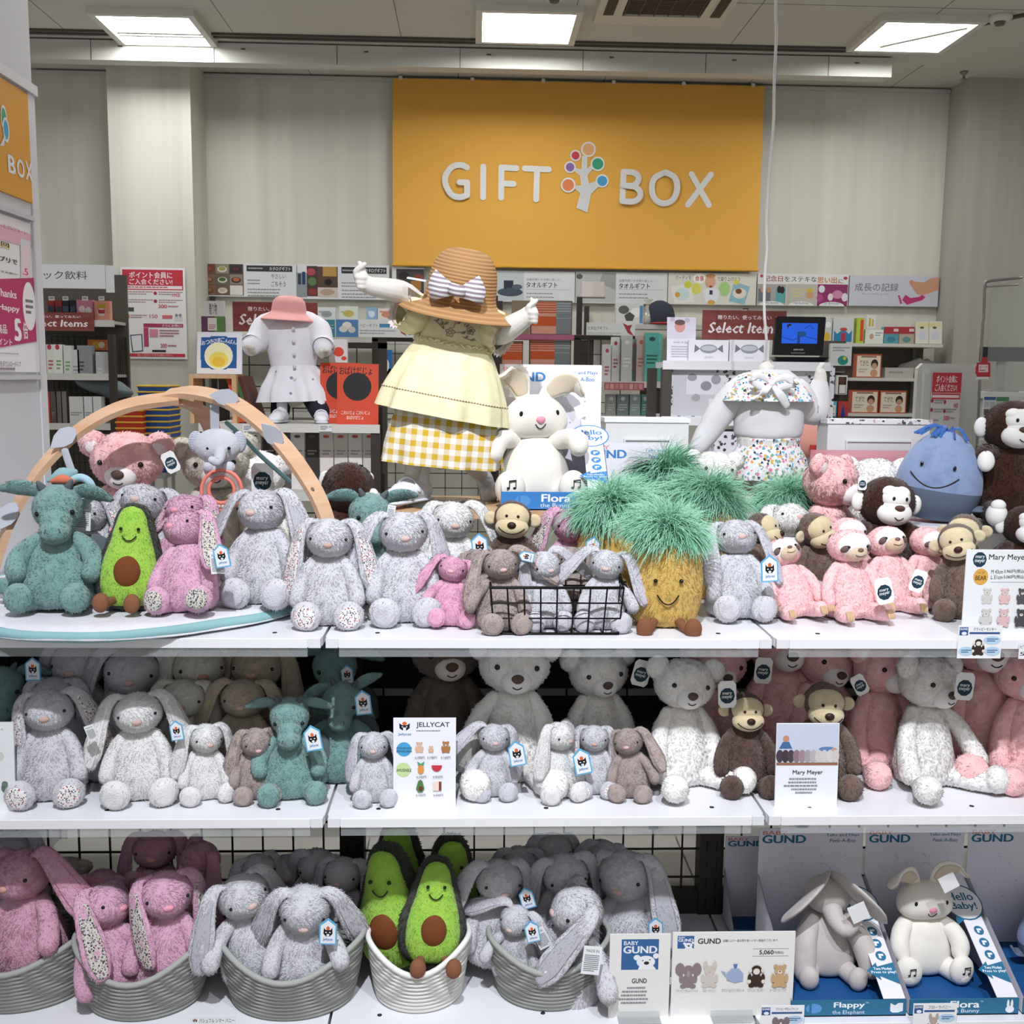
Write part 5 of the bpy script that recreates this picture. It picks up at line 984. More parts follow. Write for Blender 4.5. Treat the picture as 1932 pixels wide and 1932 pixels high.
board('price_board', 'white price board cut off at the left edge of the middle shelf', 'sign', (-90, 1365, 31, 1537), .045, [('t', 3, 1377, 13, 1381, 'ます。', D1), ('e', 4, 1431, 8, 9, '#c8d3c5'), ('e', 12, 1492, 7, 10, '#5f7267'), ('e', 12, 1484, 6, 5, '#6c8074'), ('t', 9, 1509, 18, 1512, '4,290', GY)], '#e6e8ea', rx=-3, zsurf=S2)
board('price_board', 'white price board with six little bears at the right of the top shelf', 'sign', (1813, 1037, 1992, 1196), .02, [('p', circ(1838, 1055, 13, 14, 10), '#1f3d4f'), ('t', 1830, 1048, 1847, 1054, 'mary', '#eef2f4', .02), ('t', 1829, 1055, 1848, 1062, 'meyer', '#eef2f4', .02), ('t', 1855, 1045, 1928, 1058, 'Mary Meyer', '#2f3338', .02), ('e', 1842, 1086, 14, 15, '#e0aa52'), ('t', 1835, 1077, 1849, 1081, 'ベア', '#4a3a1c'), ('t', 1832, 1084, 1853, 1092, 'BEAR', '#4a3a1c', .03),
      ('t', 1861, 1073, 1883, 1080, 'M 43cm', D1, .01), ('t', 1885, 1072, 1925, 1080, '3,960円(税込)', D1, .008), ('t', 1861, 1083, 1883, 1090, 'L 51cm', D1, .01), ('t', 1885, 1082, 1925, 1090, '5,060円(税込)', D1, .008), ('r', 1861, 1095, 1990, 1095.5, GY)]
      +[o for i, c in enumerate(('#d3d2ce', '#e3bfc0', '#5a565a', '#cfcdc9', '#e0bcbe', '#4f4b50')) for o in plushicon('bear', 1856+(i % 3)*33, 1119+(i//3)*39, 28+4*(i//3), c)], '#eeeff2', th=.003, zsurf=S1)
def minicard(label, box, Y, title, kind, col, hold=.0):
    x0, y0, x1, y1 = box; w, h = x1-x0, y1-y0; X = lambda u: x0+u*w; V = lambda v: y0+v*h
    return board('product_card', label, 'price card', box, Y, [('r', X(.02), V(.05), X(.22), V(.3), '#2f5590'), ('t', X(.03), V(.07), X(.21), V(.14), 'GUND', '#f0f2f6', .05), ('e', X(.13), V(.24), w*.06, h*.05, '#eef2f6'), ('t', X(.34), V(.06), X(.86), V(.16), title, '#22262c', .02), ('r', X(.25), V(.2), X(.95), V(.26), '#35588f'),
           ('e', X(.78), V(.45), w*.2, h*.13, '#b9d8ec'), ('e', X(.2), V(.78), w*.18, h*.14, '#b9d8ec'), ('e', X(.8), V(.78), w*.18, h*.14, '#b9d8ec'), ('g', X(.66), V(.38), X(.92), V(.5), 2, '#3f6090'), ('g', X(.08), V(.72), X(.32), V(.84), 2, '#3f6090'), ('g', X(.68), V(.72), X(.92), V(.84), 2, '#3f6090')]+plushicon(kind, X(.47), V(.62), h*.5, col), '#f1f2f4', th=.0015)
minicard('small card picturing a dark monkey clipped to the top shelf edge', (1805, 1180, 1887, 1242), -.008, 'クラッピーモンキー', 'monkey', '#3c2c28')
minicard('small card picturing an elephant at the bottom edge below the boxed elephant', (1433, 1897, 1515, 1956), -.012, 'フラッピーザエレファント', 'elephant', '#7e7076')
minicard('small card picturing a rabbit at the bottom edge below the boxed rabbit', (1720, 1893, 1802, 1954), -.012, 'フローラバニー', 'rabbit', '#b8a89e')
board('product_card', 'white card with a price at the right end of the top shelf edge', 'price card', (1921, 1213, 2000, 1243), -.008, [('t', 1923, 1217, 1990, 1223, 'ピーカーブーベア', D1, .01), ('t', 1923, 1230, 1970, 1238, '5,060', D1, .03)], '#f1f2f4', th=.0015)
board('product_card', 'white name card below the third rope basket', 'price card', (360, 1917, 445, 1952), .0, catlogo(369, 1925, 4)+[('t', 377, 1921, 443, 1929, 'バシュフル シマー バニー', D1, .01)], '#eff0f2', th=.0015)
blu2 = '#3a669c'
def gundlogo(x0, y0, x1, y1):
    w, h = x1-x0, y1-y0; X = lambda u: x0+u*w; V = lambda v: y0+v*h
    return [('r', X(0), V(0), X(1), V(1), blu2), ('t', X(.06), V(.06), X(.45), V(.19), 'BABY', '#eef1f4', .03), ('t', X(.05), V(.22), X(.96), V(.46), 'GUND', '#eef1f4', .06), ('e', X(.66), V(.74), w*.25, h*.2, '#eef1f4'), ('e', X(.42), V(.6), w*.09, h*.09, '#eef1f4'), ('e', X(.93), V(.55), w*.08, h*.09, '#eef1f4'), ('p', [(X(.45), V(1)), (X(.5), V(.85)), (X(.85), V(.85)), (X(.95), V(1))], '#eef1f4'), ('e', X(.68), V(.78), w*.07, h*.055, '#2c2c30'), ('e', X(.58), V(.7), w*.018, h*.02, '#2c2c30'), ('e', X(.77), V(.67), w*.018, h*.02, '#2c2c30')]
b = board('brand_card', 'printed card with a blue bear logo on the base shelf', 'sign', (1147, 1762, 1261, 1917), .03, gundlogo(1169, 1771, 1239, 1828)+[('t', 1190, 1844, 1218, 1853, 'GUND', '#2c2f34', .03), ('g', 1181, 1859, 1226, 1865, 1, GY), ('g', 1172, 1866, 1236, 1872, 1, GY), ('g', 1170, 1873, 1238, 1879, 1, GY), ('g', 1166, 1880, 1242, 1886, 1, GY), ('g', 1170, 1887, 1238, 1893, 1, GY)], '#eceae6', zsurf=S3)
b2 = board('price_board', 'wide price board picturing five toys on the base shelf', 'sign', (1264, 1758, 1494, 1917), .03, gundlogo(1273, 1764, 1304, 1788)+[('t', 1311, 1769, 1354, 1779, 'GUND', '#2c2f34', .04), ('t', 1358, 1771, 1462, 1776, '店舗により一部お取り扱いのない商品がございます。', D1), ('r', 1415, 1789, 1482, 1789.6, GY), ('r', 1415, 1803, 1482, 1803.6, GY), ('t', 1427, 1792, 1454, 1801, '5,060', '#24272c', .03), ('t', 1455, 1794, 1473, 1800, '円(税込)', '#24272c')]
      +plushicon('elephant', 1295, 1838, 44, '#8f7e84', '#a8979c')+plushicon('rabbit', 1335, 1838, 42, '#d2c9c0')+plushicon('whale', 1383, 1836, 34, '#9fb0d0')+plushicon('monkey', 1423, 1838, 42, '#3f2c26')+plushicon('bear', 1467, 1838, 42, '#c9a77c')+[('t', x, 1864, x+w_, 1869, s, D1) for x, w_, s in ((1272, 42, 'フラッピーザエレファント'), (1322, 26, 'フローラバニー'), (1359, 42, 'サウンド&ライトホエール'), (1407, 32, 'クラッピーモンキー'), (1450, 30, 'ピーカーブーベア'))], '#eceae6', zsurf=S3)
for bb_, w_ in ((b, .09), (b2, .09)): obj('clear_holder', MB().bb(-w_/2, w_/2, -.006, -.0035, -.0, .016).bb(-w_/2, w_/2, -.03, .02, -.0, .0025), bb_, mats=clear('#e8eeee', .3))
# ---------------------------------------------------------------- dressed child mannequins
skin = plain('#dedad2', .45, 0, .3, 0, 'mannequin_plastic')
def remesh(o, vs=.004, it=4):
    m = o.modifiers.new('fuse', 'REMESH'); m.mode = 'VOXEL'; m.voxel_size = vs; m.use_smooth_shade = True
    s = o.modifiers.new('soften', 'SMOOTH'); s.iterations = it; s.factor = .5; return o
def gingham(h, scale):
    m, t, b = nt('gingham'); co = coords(t); fs = []
    for ax in 'XZ':
        w = N(t, 'ShaderNodeTexWave', bands_direction=ax, i_Scale=scale); t.links.new(co, w.inputs[0]); g = N(t, 'ShaderNodeMath', operation='GREATER_THAN'); t.links.new(w.outputs[1], g.inputs[0]); g.inputs[1].default_value = .5; fs.append(g.outputs[0])
    a = N(t, 'ShaderNodeMath', operation='ADD'); t.links.new(fs[0], a.inputs[0]); t.links.new(fs[1], a.inputs[1]); h2 = N(t, 'ShaderNodeMath', operation='MULTIPLY'); t.links.new(a.outputs[0], h2.inputs[0]); h2.inputs[1].default_value = .5
    t.links.new(mixc(t, h2.outputs[0], lin('#f3f1ec'), lin(h)), b.inputs['Base Color']); b.inputs['Roughness'].default_value = .85; return m
def hand(m, q, c, up, side, s):
    """fist with index finger and thumb crossed: c palm centre, up along the raised finger, side towards the thumb; s finger radius"""
    c = np.array(c); up = np.array(up, float); up /= np.linalg.norm(up); side = np.array(side, float); side /= np.linalg.norm(side); fw = np.cross(up, side); fw = fw if fw[1] < 0 else -fw
    m.ell(c, (s*2.7, s*2.0, s*3.0), nu=16, nv=12)
    for i, (o, l) in enumerate(((1.5, 1.0), (0, 1.06), (-1.5, .95), (-2.8, .78))):
        b = c+up*(o*s*1.15)-side*s*1.6
        if i == 0: m.tube([c+up*s*1.5-side*s*.6, c+up*s*3.4-side*s*.4, c+up*s*5.2+side*s*.8+fw*s*.5], [s*1.15, s*1.05, s*.85], n=10)
        else: m.tube([b+fw*s*.2, b+fw*s*2.1+side*s*.6, b+fw*s*2.5+side*s*2.6*l, b+fw*s*1.2+side*s*3.2*l], [s*1.05, s*1.05, s, s*.9], n=10)
    m.tube([c+side*s*1.6, c+side*s*1.9+up*s*2.2+fw*s*1.0, c+up*s*4.2-side*s*.3+fw*s*1.3, c+up*s*5.0-side*s*1.2+fw*s*1.2], [s*1.3, s*1.2, s*1.0, s*.85], n=10)
def shoe(m, c, yaw, s, toe=0):
    """velcro child's shoe; c sole centre, s length; materials 0 upper 1 sole"""
    M = Matrix.Translation(c)@Euler((math.radians(toe), 0, math.radians(yaw))).to_matrix().to_4x4(); b = MB()
    b.tube([(0, .32*s, .2*s), (0, .05*s, .2*s), (0, -.3*s, .15*s), (0, -.46*s, .12*s)], [(.2*s, .2*s), (.21*s, .2*s), (.22*s, .15*s), (.16*s, .1*s)], n=18, wide=(1, 0, 0)).tube([(0, .24*s, .2*s), (0, .27*s, .44*s), (0, .27*s, .6*s)], [(.18*s, .22*s), (.16*s, .2*s), (.17*s, .2*s)], n=18, wide=(1, 0, 0), cap=True)
    b.tube([(0, .42*s, .045*s), (0, 0, .045*s), (0, -.5*s, .045*s)], [(.19*s, .05*s), (.2*s, .05*s), (.2*s, .05*s)], 1, n=16, wide=(1, 0, 0))
    for y, z, r in ((.0, .36, -30), (-.18, .27, -20)): b.tube([(-.21*s, y*s, (z-.13)*s), (-.14*s, y*s, z*s), (.0, y*s, (z+.05)*s), (.14*s, y*s, z*s), (.21*s, y*s, (z-.13)*s)], [(.07*s, .02*s)]*5, 0, n=8, wide=(0, -1, .5))
    for v in b.v: pass
    m.add(np.vstack(b.v), b.f, 0, True, M); m.m[-len(b.f):] = [x for x in b.m]
Ym = .58; base = P(838, 955, Ym); base.z = RZ+.008; cr_ = tuple(base)
t = thing('child_mannequin', 'headless child mannequin in a straw hat, pale yellow dress and gingham shorts', 'mannequin', base)
q = lambda x, y, dy=0: tuple(P(x, y, Ym+dy)-base)
obj('glass_base', MB().lathe([(.001, -.006), (.105, -.006), (.105, 0), (.001, 0)], q(838, 950, .02)[:2]+(0,), k=1, n=40), t, mats=clear('#566060', .4, .05, 'glass_disc'))
m = MB()
m.tube([q(836, 830), q(845, 760), q(852, 690), q(860, 630), q(866, 592)], [(.085, .065), (.09, .07), (.08, .06), (.085, .055), (.035, .035)], n=18, wide=(1, 0, 0)).tube([q(866, 600), q(868, 560)], .034, n=14, k=1)
m.tube([q(800, 590), q(765, 556, -.02), q(735, 546, -.045), q(700, 540, -.06), q(686, 533, -.065)], [.03, .029, .0265, .022, .02], n=16)
m.tube([q(925, 612), q(940, 628, -.01), q(962, 618, -.045), q(988, 601, -.06), q(998, 592, -.065)], [.03, .031, .029, .023, .02], n=16)
hand(m, q, q(682, 524, -.07), (.05, -.1, 1), (-1, 0, .1), .0064); hand(m, q, q(1003, 590, -.07), (.05, -.1, 1), (-.9, -.4, .1), .006)
m.tube([q(805, 830), q(782, 870, -.01), q(776, 925, .0)], [.04, .023, .02], n=16).tube([q(868, 830), q(885, 868, .03), q(905, 892, .12)], [.04, .028, .022], n=16)
remesh(obj('body', m, t, mats=skin), .0023, 2)
yel = streaks('#f5efc9', '#eee6ba', (60, 60, 60), .8, 'yellow_crepe', .25); ang = 10.2
hem = Vector(q(833, 775)); DM = Matrix.Translation(hem)@Matrix.Rotation(math.radians(ang), 4, 'Y')
wv = lambda a, k: (.045*math.sin(8*a+.6)+.035*math.sin(13*a))*max(0, 1-k*1.1)
d_ = obj('dress', MB().lathe([(.162, -.012), (.152, .035), (.135, .08), (.114, .125), (.096, .158), (.09, .166)], sy=.72, n=96, wav=wv).lathe([(.088, .164), (.087, .19), (.083, .222), (.07, .25), (.045, .272), (.034, .285)], sy=.72, n=48), t, DM, mats=yel)
zs = .164; ru = [(.0925*(1+.02*math.sin(40*a))*math.cos(a), .72*.0925*(1+.04*math.sin(37*a))*math.sin(a), zs+.004*math.sin(31*a)) for a in np.linspace(0, 2*math.pi, 240)]
obj('waist_ruffle', MB().tube(ru, [(.003, .007)]*240, n=8, k=1, cap=False, wide=(0, 0, 1)), d_, mats=yel)
R_ = lambda z: np.interp(z, [0, .035, .08, .125, .158], [.16, .152, .135, .114, .096])
hb = [(R_(.036)*1.006*(1+wv(a, .2))*math.cos(a), .72*R_(.036)*1.006*(1+wv(a, .2))*math.sin(a), .036) for a in np.linspace(0, 2*math.pi, 181)]
obj('openwork_band', MB().tube(hb, [(.0016, .001)]*181, n=6, k=1, cap=False, wide=(0, 0, 1)), d_, mats=bands('#8a7358', '#e5d9b4', 45, 'X', .8, 'openwork_stitch'))
sf = lambda x, z: (x, -.72*.086*math.sqrt(max(.05, 1-(x/.089)**2))-.002, z)
e = MB()
def petal(cx, cz, r): e.tube([sf(cx+r*(1+.25*math.sin(5*a))*math.cos(a), cz+r*(1+.25*math.sin(5*a))*math.sin(a)) for a in np.linspace(0, 6.283, 22)], .0009, n=5, k=1).tube([sf(cx+r*.45*math.cos(a), cz+r*.45*math.sin(a)) for a in np.linspace(0, 6.283, 12)], .0008, n=5, k=1)
for cx, cz, r in ((-.04, .232, .0085), (-.012, .19, .0095), (.036, .203, .0085), (.0, .238, .006)): petal(cx, cz, r)
for pth in (((-.04, .223), (-.034, .208), (-.028, .196)), ((0, .231), (-.004, .215), (-.006, .203)), ((.026, .2), (.012, .194), (0, .192)), ((-.056, .212), (-.044, .206), (-.03, .196)), ((.018, .212), (.022, .222), (.028, .228)), ((.02, .185), (.036, .182), (.052, .184))):
    e.tube([sf(*p_) for p_ in pth], .0009, n=5)
    for p_ in pth[:2]: e.tube([sf(p_[0]+.004, p_[1]-.002), sf(p_[0]+.009, p_[1]+.001), sf(p_[0]+.012, p_[1]+.005)], [.0006, .0024, .0006], n=6)
obj('embroidery', e, d_, mats=plain('#8f857f', .8))
for sx, (ax, ay), (bx, by) in ((-1, (792, 596), (766, 586)), (1, (918, 618), (946, 633))):
    A_, B_ = Vector(q(ax, ay)), Vector(q(bx, by, -.02)); zz = (B_-A_).normalized(); Q = zz.to_track_quat('Z', 'Y').to_matrix().to_4x4()
    s_ = obj('sleeve', MB().lathe([(.034, -.02), (.048, .0), (.052, .02), (.047, .04), (.039, .055)], n=64, wav=lambda a, k: .06*math.sin(12*a)*k), t, Matrix.Translation(A_)@Q, mats=yel)
    obj('lace_cuff', MB().lathe([(.038, .045), (.044, .053), (.05, .059)], n=144, k=3, wav=lambda a, k: .055*math.sin(18*a)*k), s_, mats=plain('#d9cbc4', .9))
gm = gingham('#d3ad2b', 11.5); SMx = Matrix.Translation(Vector(q(832, 868)))@Matrix.Rotation(math.radians(5), 4, 'Y')
m = MB().lathe([(.149, -.012), (.148, .0), (.146, .03), (.135, .08), (.11, .15)], sy=.62, n=120, wav=lambda a, k: (.05*math.sin(9*a+.5)+.03*math.sin(14*a))*(1-k)+.03*math.sin(a*2)*(1-k))
obj('shorts', m, t, SMx, mats=gm)
m = MB(); shoe(m, q(772, 957, -.02)[:2]+(.001,), -34, .15); obj('shoe', m, t, mats=[plain('#eef0f5', .5), plain('#e0e2e8', .6)])
m = MB(); shoe(m, q(915, 925, .14), 200, .1, -60); obj('shoe', m, t, mats=[plain('#d9dbe0', .5), plain('#a9abad', .6)])
HM = Matrix.Translation(Vector(q(868, 568, -.005)))@Euler((math.radians(10), math.radians(9), 0)).to_matrix().to_4x4()
straw = bands('#bf9568', '#ab8156', 40, 'Z', .8, 'woven_straw', .5, .2, .6, dist=.4, bd=.003)
h_ = obj('straw_hat', MB().lathe([(.001, .125), (.035, .123), (.062, .108), (.079, .075), (.084, .04), (.087, .012), (.096, -.004), (.122, -.013), (.15, -.026), (.151, -.029), (.12, -.017), (.094, -.008)], n=64, wav=lambda a, k: (.035*math.sin(3*a+1.2))*max(0, k-.5)*2), t, HM, mats=straw)
b_ = MB(); HI = HM.inverted(); hp = lambda x, y, dy: tuple(HI@Vector(q(x, y, dy)))
for pts in ([(856, 536), (838, 522), (822, 508), (813, 520), (808, 535), (810, 552), (813, 566), (833, 563), (856, 557)], [(866, 543), (886, 530), (904, 520), (911, 532), (917, 548), (914, 563), (910, 577), (888, 567), (866, 561)]):
    fr = [hp(x, y, -.118-.016*math.sin(math.pi*min(1, abs(x-861)/50))) for x, y in pts]; bk = [hp(x, y, -.098) for x, y in pts]; n = len(pts)
    cx = np.mean(fr, 0)+np.array((0, -.008, 0)); b_.add(fr+bk+[cx], [(i, (i+1) % n, 2*n) for i in range(n)]+[(i, i+n, (i+1) % n+n, (i+1) % n) for i in range(n)]+[tuple(range(2*n-1, n-1, -1))])
b_.tube([hp(853, 545, -.132), hp(861, 548, -.14), hp(870, 551, -.132)], [(.014, .009)]*3, n=12, k=2, wide=(0, 0, 1))
obj('bow', b_, h_, mats=bands('#f0eef0', '#9b8b97', 30, 'Z', .8, 'striped_ribbon', lo=.45, hi=.55))
a = Art(lambda u, v: hp(768+u*34, 524+v*8, -.11)[::2], 0); o = obj('hat_tag', MB().box(hp(786, 527, -.08), (.045, .02, .003)), h_, mats=plain('#e9ebf0', .4))
# small mannequin with the pink hat
Ym = 1.6; SB_ = P(560, 797, Ym).z; base = P(560, 797, Ym); base.z = SB_; t = thing('child_mannequin', 'small headless mannequin in a pink hat and white dotted coat', 'mannequin', base); q2 = lambda x, y, dy=0: tuple(P(x, y, Ym+dy)-base)
m = MB(); m.tube([q2(550, 740), q2(550, 700), q2(548, 640), q2(546, 602)], [(.06, .045), (.06, .045), (.06, .045), (.04, .04)], n=16, wide=(1, 0, 0)).tube([q2(546, 605), q2(545, 585)], .045, n=14, k=1)
for s, pts in ((-1, [(520, 612, 0), (495, 640, -.02), (472, 655, -.06)]), (1, [(578, 612, 0), (600, 640, -.02), (613, 662, -.05)])): m.tube([q2(*p_) for p_ in pts], [.03, .026, .022], n=14); hand(m, q2, q2(pts[2][0]-s*2, pts[2][1]+1, -.08), (s*.4, -.8, .3), (-s, 0, 0), .0062)
m.tube([q2(535, 745), q2(528, 785)], .03, n=14, k=1).tube([q2(585, 745), q2(604, 780, -.03)], .03, n=14, k=1); remesh(obj('body', m, t, mats=plain('#cfcabb', .5)), .006, 2)
dot = floral('#eceaf0', ('#8f919c', '#eceaf0', '#a6a7b0', '#eceaf0'), 30, 'dotted_cotton', .17, .1); CM = Matrix.Translation(Vector(q2(557, 757)))@Matrix.Rotation(math.radians(-2), 4, 'Y')
c_ = obj('coat', MB().lathe([(.126, 0), (.12, .03), (.1, .075), (.078, .112), (.074, .12)], sy=.75, n=96, wav=lambda a, k: (.09*math.sin(9*a)+.05*math.sin(14*a))*(1-k)).lathe([(.075, .118), (.082, .15), (.09, .2), (.088, .235), (.074, .262), (.05, .283), (.04, .29)], sy=.72, n=48).lump(.003, 22), t, CM, mats=dot)
for pts, r in (([(520, 606, 0), (498, 618, -.01), (488, 640, -.03), (474, 652, -.06)], (.036, .04, .04, .034)), ([(580, 608, 0), (600, 622, -.01), (606, 642, -.03), (610, 656, -.055)], (.036, .04, .04, .034))):
    s_ = obj('sleeve', MB().tube([q2(*p_) for p_ in pts], list(r), n=20).lump(.004, 20), t, mats=dot)
    obj('cuff', MB().tube([q2(pts[3][0]+2, pts[3][1]-3, -.05), q2(pts[3][0], pts[3][1], -.07)], [.037, .037], n=18, k=1, cap=False), s_, mats=plain('#e4e2e6', .8))
obj('coat_button', (lambda b: [b.ell(tuple(np.array(q2(553+i*.8, 620+i*24, -.07-.002*abs(i-2)))), (.006, .004, .006), nu=10, nv=8) for i in range(5)] and b)(MB()), t, mats=plain('#d9d7dc', .4))
obj('trousers', MB().tube([q2(532, 740), q2(528, 782, -.02)], [.036, .032], n=16, k=1).tube([q2(585, 740), q2(604, 776, -.05)], [.038, .034], n=16, k=1), t, mats=plain('#20232e', .8))
for x, y, yw in ((526, 797, -14), (606, 795, 12)): m = MB(); shoe(m, q2(x, y, -.08)[:2]+(.002,), yw, .105); obj('shoe', m, t, mats=[plain('#e6e7ec', .5), plain('#d5d6da', .6)])
obj('bucket_hat', MB().lathe([(.001, .054), (.032, .052), (.051, .038), (.057, .016), (.06, 0), (.075, -.012), (.094, -.024), (.092, -.027), (.064, -.008)], sy=1, n=48, wav=lambda a, k: .06*math.sin(3*a+.4)*max(0, k-.5)*2), t, Matrix.Translation(Vector(q2(545, 589, -.01)))@Euler((math.radians(2), math.radians(3), 0)).to_matrix().to_4x4(), mats=plain('#e9a9a4', .85))
# mannequin seen from the back
Ym = .9; base = P(1445, 1057, Ym); base.z = S1; t = thing('child_mannequin', 'headless mannequin seen from behind in a white blouse and flowered shorts', 'mannequin', base); q3 = lambda x, y, dy=0: tuple(P(x, y, Ym+dy)-base); wht = streaks('#dfdee0', '#d5d4d7', (9, 9, 9), .8, 'white_jersey', .2)
m = MB(); m.tube([q3(1448, 880), q3(1450, 800), q3(1446, 725), q3(1445, 712), q3(1446, 700)], [(.085, .065), (.09, .06), (.07, .045), (.035, .035), (.026, .026)], n=18, wide=(1, 0, 0)).lathe([(.001, .012), (.038, .011), (.04, .004), (.036, 0)], q3(1446, 688), k=1, n=24)
m.tube([q3(1535, 770, .02), q3(1546, 730, .02), q3(1548, 708, .02)], [.022, .02, .018], n=14).tube([q3(1330, 815, .02), q3(1312, 850, .0)], [.022, .018], n=14, k=1); hand(m, q3, q3(1548, 703, .02), (.05, 0, 1), (-1, 0, 0), .0052)
m.tube([q3(1410, 900), q3(1408, 1050)], .03, n=14, k=1).tube([q3(1490, 900), q3(1492, 1050)], .03, n=14, k=1); remesh(obj('body', m, t, mats=skin), .004, 2)
bl = obj('blouse', MB().lathe([(.086, 0), (.096, .012), (.098, .04), (.1, .09), (.097, .13), (.08, .165), (.05, .19)], q3(1449, 826), sy=.7, n=48).tube([q3(1392, 742), q3(1362, 775, .01), q3(1338, 812, .01), q3(1318, 843, 0)], [.042, .04, .034, .026], n=18).tube([q3(1502, 742), q3(1526, 775, .02), q3(1540, 765, .02), q3(1546, 728, .02)], [.042, .042, .038, .026], n=18).lump(.003, 18), t, mats=wht)
fl3 = floral('#e6e5e7', ('#e0809c', '#6fa9c9', '#3a4a55', '#d9b05e', '#f0eff0', '#7fa58b', '#f0eff0'), 115, 'flower_print_multi', .5)
obj('collar', MB().lathe([(.04, .032), (.075, .022), (.108, -.006), (.14, -.05)], q3(1446, 722), sy=.7, n=64, k=3, wav=lambda a, k: .05*math.sin(7*a)*k), t, mats=fl3)
b_ = MB(); w3 = lambda L, w_: b_.tube([q3(*p_) for p_ in L], [(w_*k, .003) for k in (.5, 1, 1.1, .9, .6)][:len(L)], n=10, wide=(0, -.2, 1))
w3([(1455, 722, -.1), (1432, 708, -.115), (1418, 716, -.11), (1440, 732, -.105)], .010); w3([(1455, 722, -.1), (1480, 712, -.115), (1498, 722, -.11), (1470, 732, -.105)], .010); b_.ell(q3(1456, 724, -.105), (.009, .008, .009), nu=12, nv=8)
for L in ([(1455, 726, -.108), (1438, 742, -.11), (1418, 752, -.1)], [(1458, 728, -.108), (1472, 745, -.108), (1485, 766, -.09)]): b_.tube([q3(*p_) for p_ in L], [(.006, .002), (.012, .002), (.01, .002)], n=8, wide=(1, 0, .6))
obj('bow', b_, t, mats=plain('#f1f1f3', .35))
obj('shorts', MB().lathe([(.125, -.06), (.12, -.03), (.108, .0), (.088, .035), (.09, .05), (.086, .055)], q3(1449, 862), sy=.72, n=64, wav=lambda a, k: .05*math.sin(8*a)*(1-k)), t, mats=fl3)
# ---------------------------------------------------------------- big yellow banner on the back wall
Yb = 4.79; bx0, bx1 = P(741, 320, Yb).x, P(1436, 330, Yb).x; bz1, bz0 = P(1090, 155, Yb).z, P(1090, 506, Yb).z; w, h = bx1-bx0, bz1-bz0
t = thing('banner', 'large mustard yellow cloth banner with white letters and a tree on the back wall', 'banner', (bx0, Yb, bz0)); nx, nz = 60, 30
wob = lambda u, v: -.003*math.sin(u*9+v*3)*(1-v)-.012*math.exp(-((u-.93-.05*(1-v))/.025)**2)*(1-v)
v = [(w*i/nx, wob(i/nx, j/nz), h*j/nz) for j in range(nz+1) for i in range(nx+1)]
mb = MB().add(v, [(j*(nx+1)+i, j*(nx+1)+i+1, (j+1)*(nx+1)+i+1, (j+1)*(nx+1)+i) for j in range(nz) for i in range(nx)]); mb.add([(x, y+.004, z) for x, y, z in v], [(j*(nx+1)+i, (j+1)*(nx+1)+i, (j+1)*(nx+1)+i+1, j*(nx+1)+i+1) for j in range(nz) for i in range(nx)])
obj('cloth', mb, t, mats=streaks('#e9b356', '#e3aa4c', (300, 300, 300), .8, 'mustard_cloth', .1)); obj('hem_rod', MB().tube([(0, .0, .004), (w, .0, .004)], .009, n=10, k=1), t, mats=plain('#dfa63d', .7))
fnb = lambda x, y: ((x-741)/(1436-741)*w, (506-y)/(506-155)*h)
# px along the drooping line of the letters: remove the photo's slope
LW = '#e2e3df'
def stroke(pts, r, col=LW, k=5): return [('st', pts, r, col, k)]
a = Art(fnb, -.0045, .0001)
def strokes(pts, r, k=6, closed=False):
    p = smp(pts, k) if len(pts) > 2 and k > 1 else np.array(pts, float); y0 = a.y
    for (x, y) in p: a.poly(circ(x, y, r, r, 14), LW)
    for (x, y), (X, Y_) in zip(p, p[1:]): a.op(('l', [(x, y), (X, Y_)], r, LW)); a.y -= a.dy*2
R = 5.6
for L in ([[(879, 318), (868, 314), (852, 318), (840, 334), (840, 352), (851, 370), (866, 375), (880, 371)], [(880, 371), (880, 347)], [(880, 347), (866, 347)]], [[(910, 316), (910, 374)]], [[(944, 374), (944, 317)], [(944, 317), (972, 318)], [(944, 347), (967, 347.5)]], [[(988, 318), (1033, 319)], [(1011, 319), (1010, 376)]],
          [[(1174, 322), (1173, 377)], [(1174, 321), (1192, 322), (1202, 329), (1201, 340), (1190, 348), (1174, 347)], [(1176, 347), (1196, 350), (1206, 360), (1204, 371), (1192, 378), (1173, 377)]], [[(1252, 321), (1233, 332), (1228, 351), (1234, 371), (1250, 380), (1268, 373), (1276, 352), (1271, 331), (1252, 321)]], [[(1303, 323), (1338, 381)], [(1340, 323), (1298, 381)]]):
    a = Art(fnb, -.0045, .00009)
    for pts in L: strokes(pts, R)
    obj('letter', a.mb, t, mats=a.mats)
a = Art(fnb, -.0045, .0001); tr = [(1097, 292), (1104, 293), (1103, 318), (1112, 310), (1115, 315), (1104, 330), (1108, 345), (1124, 339), (1135, 340), (1112, 364), (1106, 399), (1088, 391), (1095, 363), (1082, 352), (1083, 348), (1096, 348), (1094, 330), (1082, 320), (1086, 316), (1096, 318)]
a.poly([(x+(1.5 if x > 1100 else -1.5), y) for x, y in tr], LW); a.poly(tr, '#d3d6d4')
for x, y, r, c in ((1107, 280, 14, '#e3ae74'), (1083, 292, 10.5, '#c3384a'), (1073, 314, 11, '#8b68a8'), (1125, 307, 13.5, '#3d9e78'), (1134, 339, 12.5, '#4a9cc8'), (1070, 348, 14, '#e08350')): a.poly(circ(x, y, r, r*1.02, 24), LW); a.poly(circ(x, y, r-3, (r-3)*1.02, 24), c)
obj('tree_emblem', a.mb, t, mats=a.mats)
cl = MB()
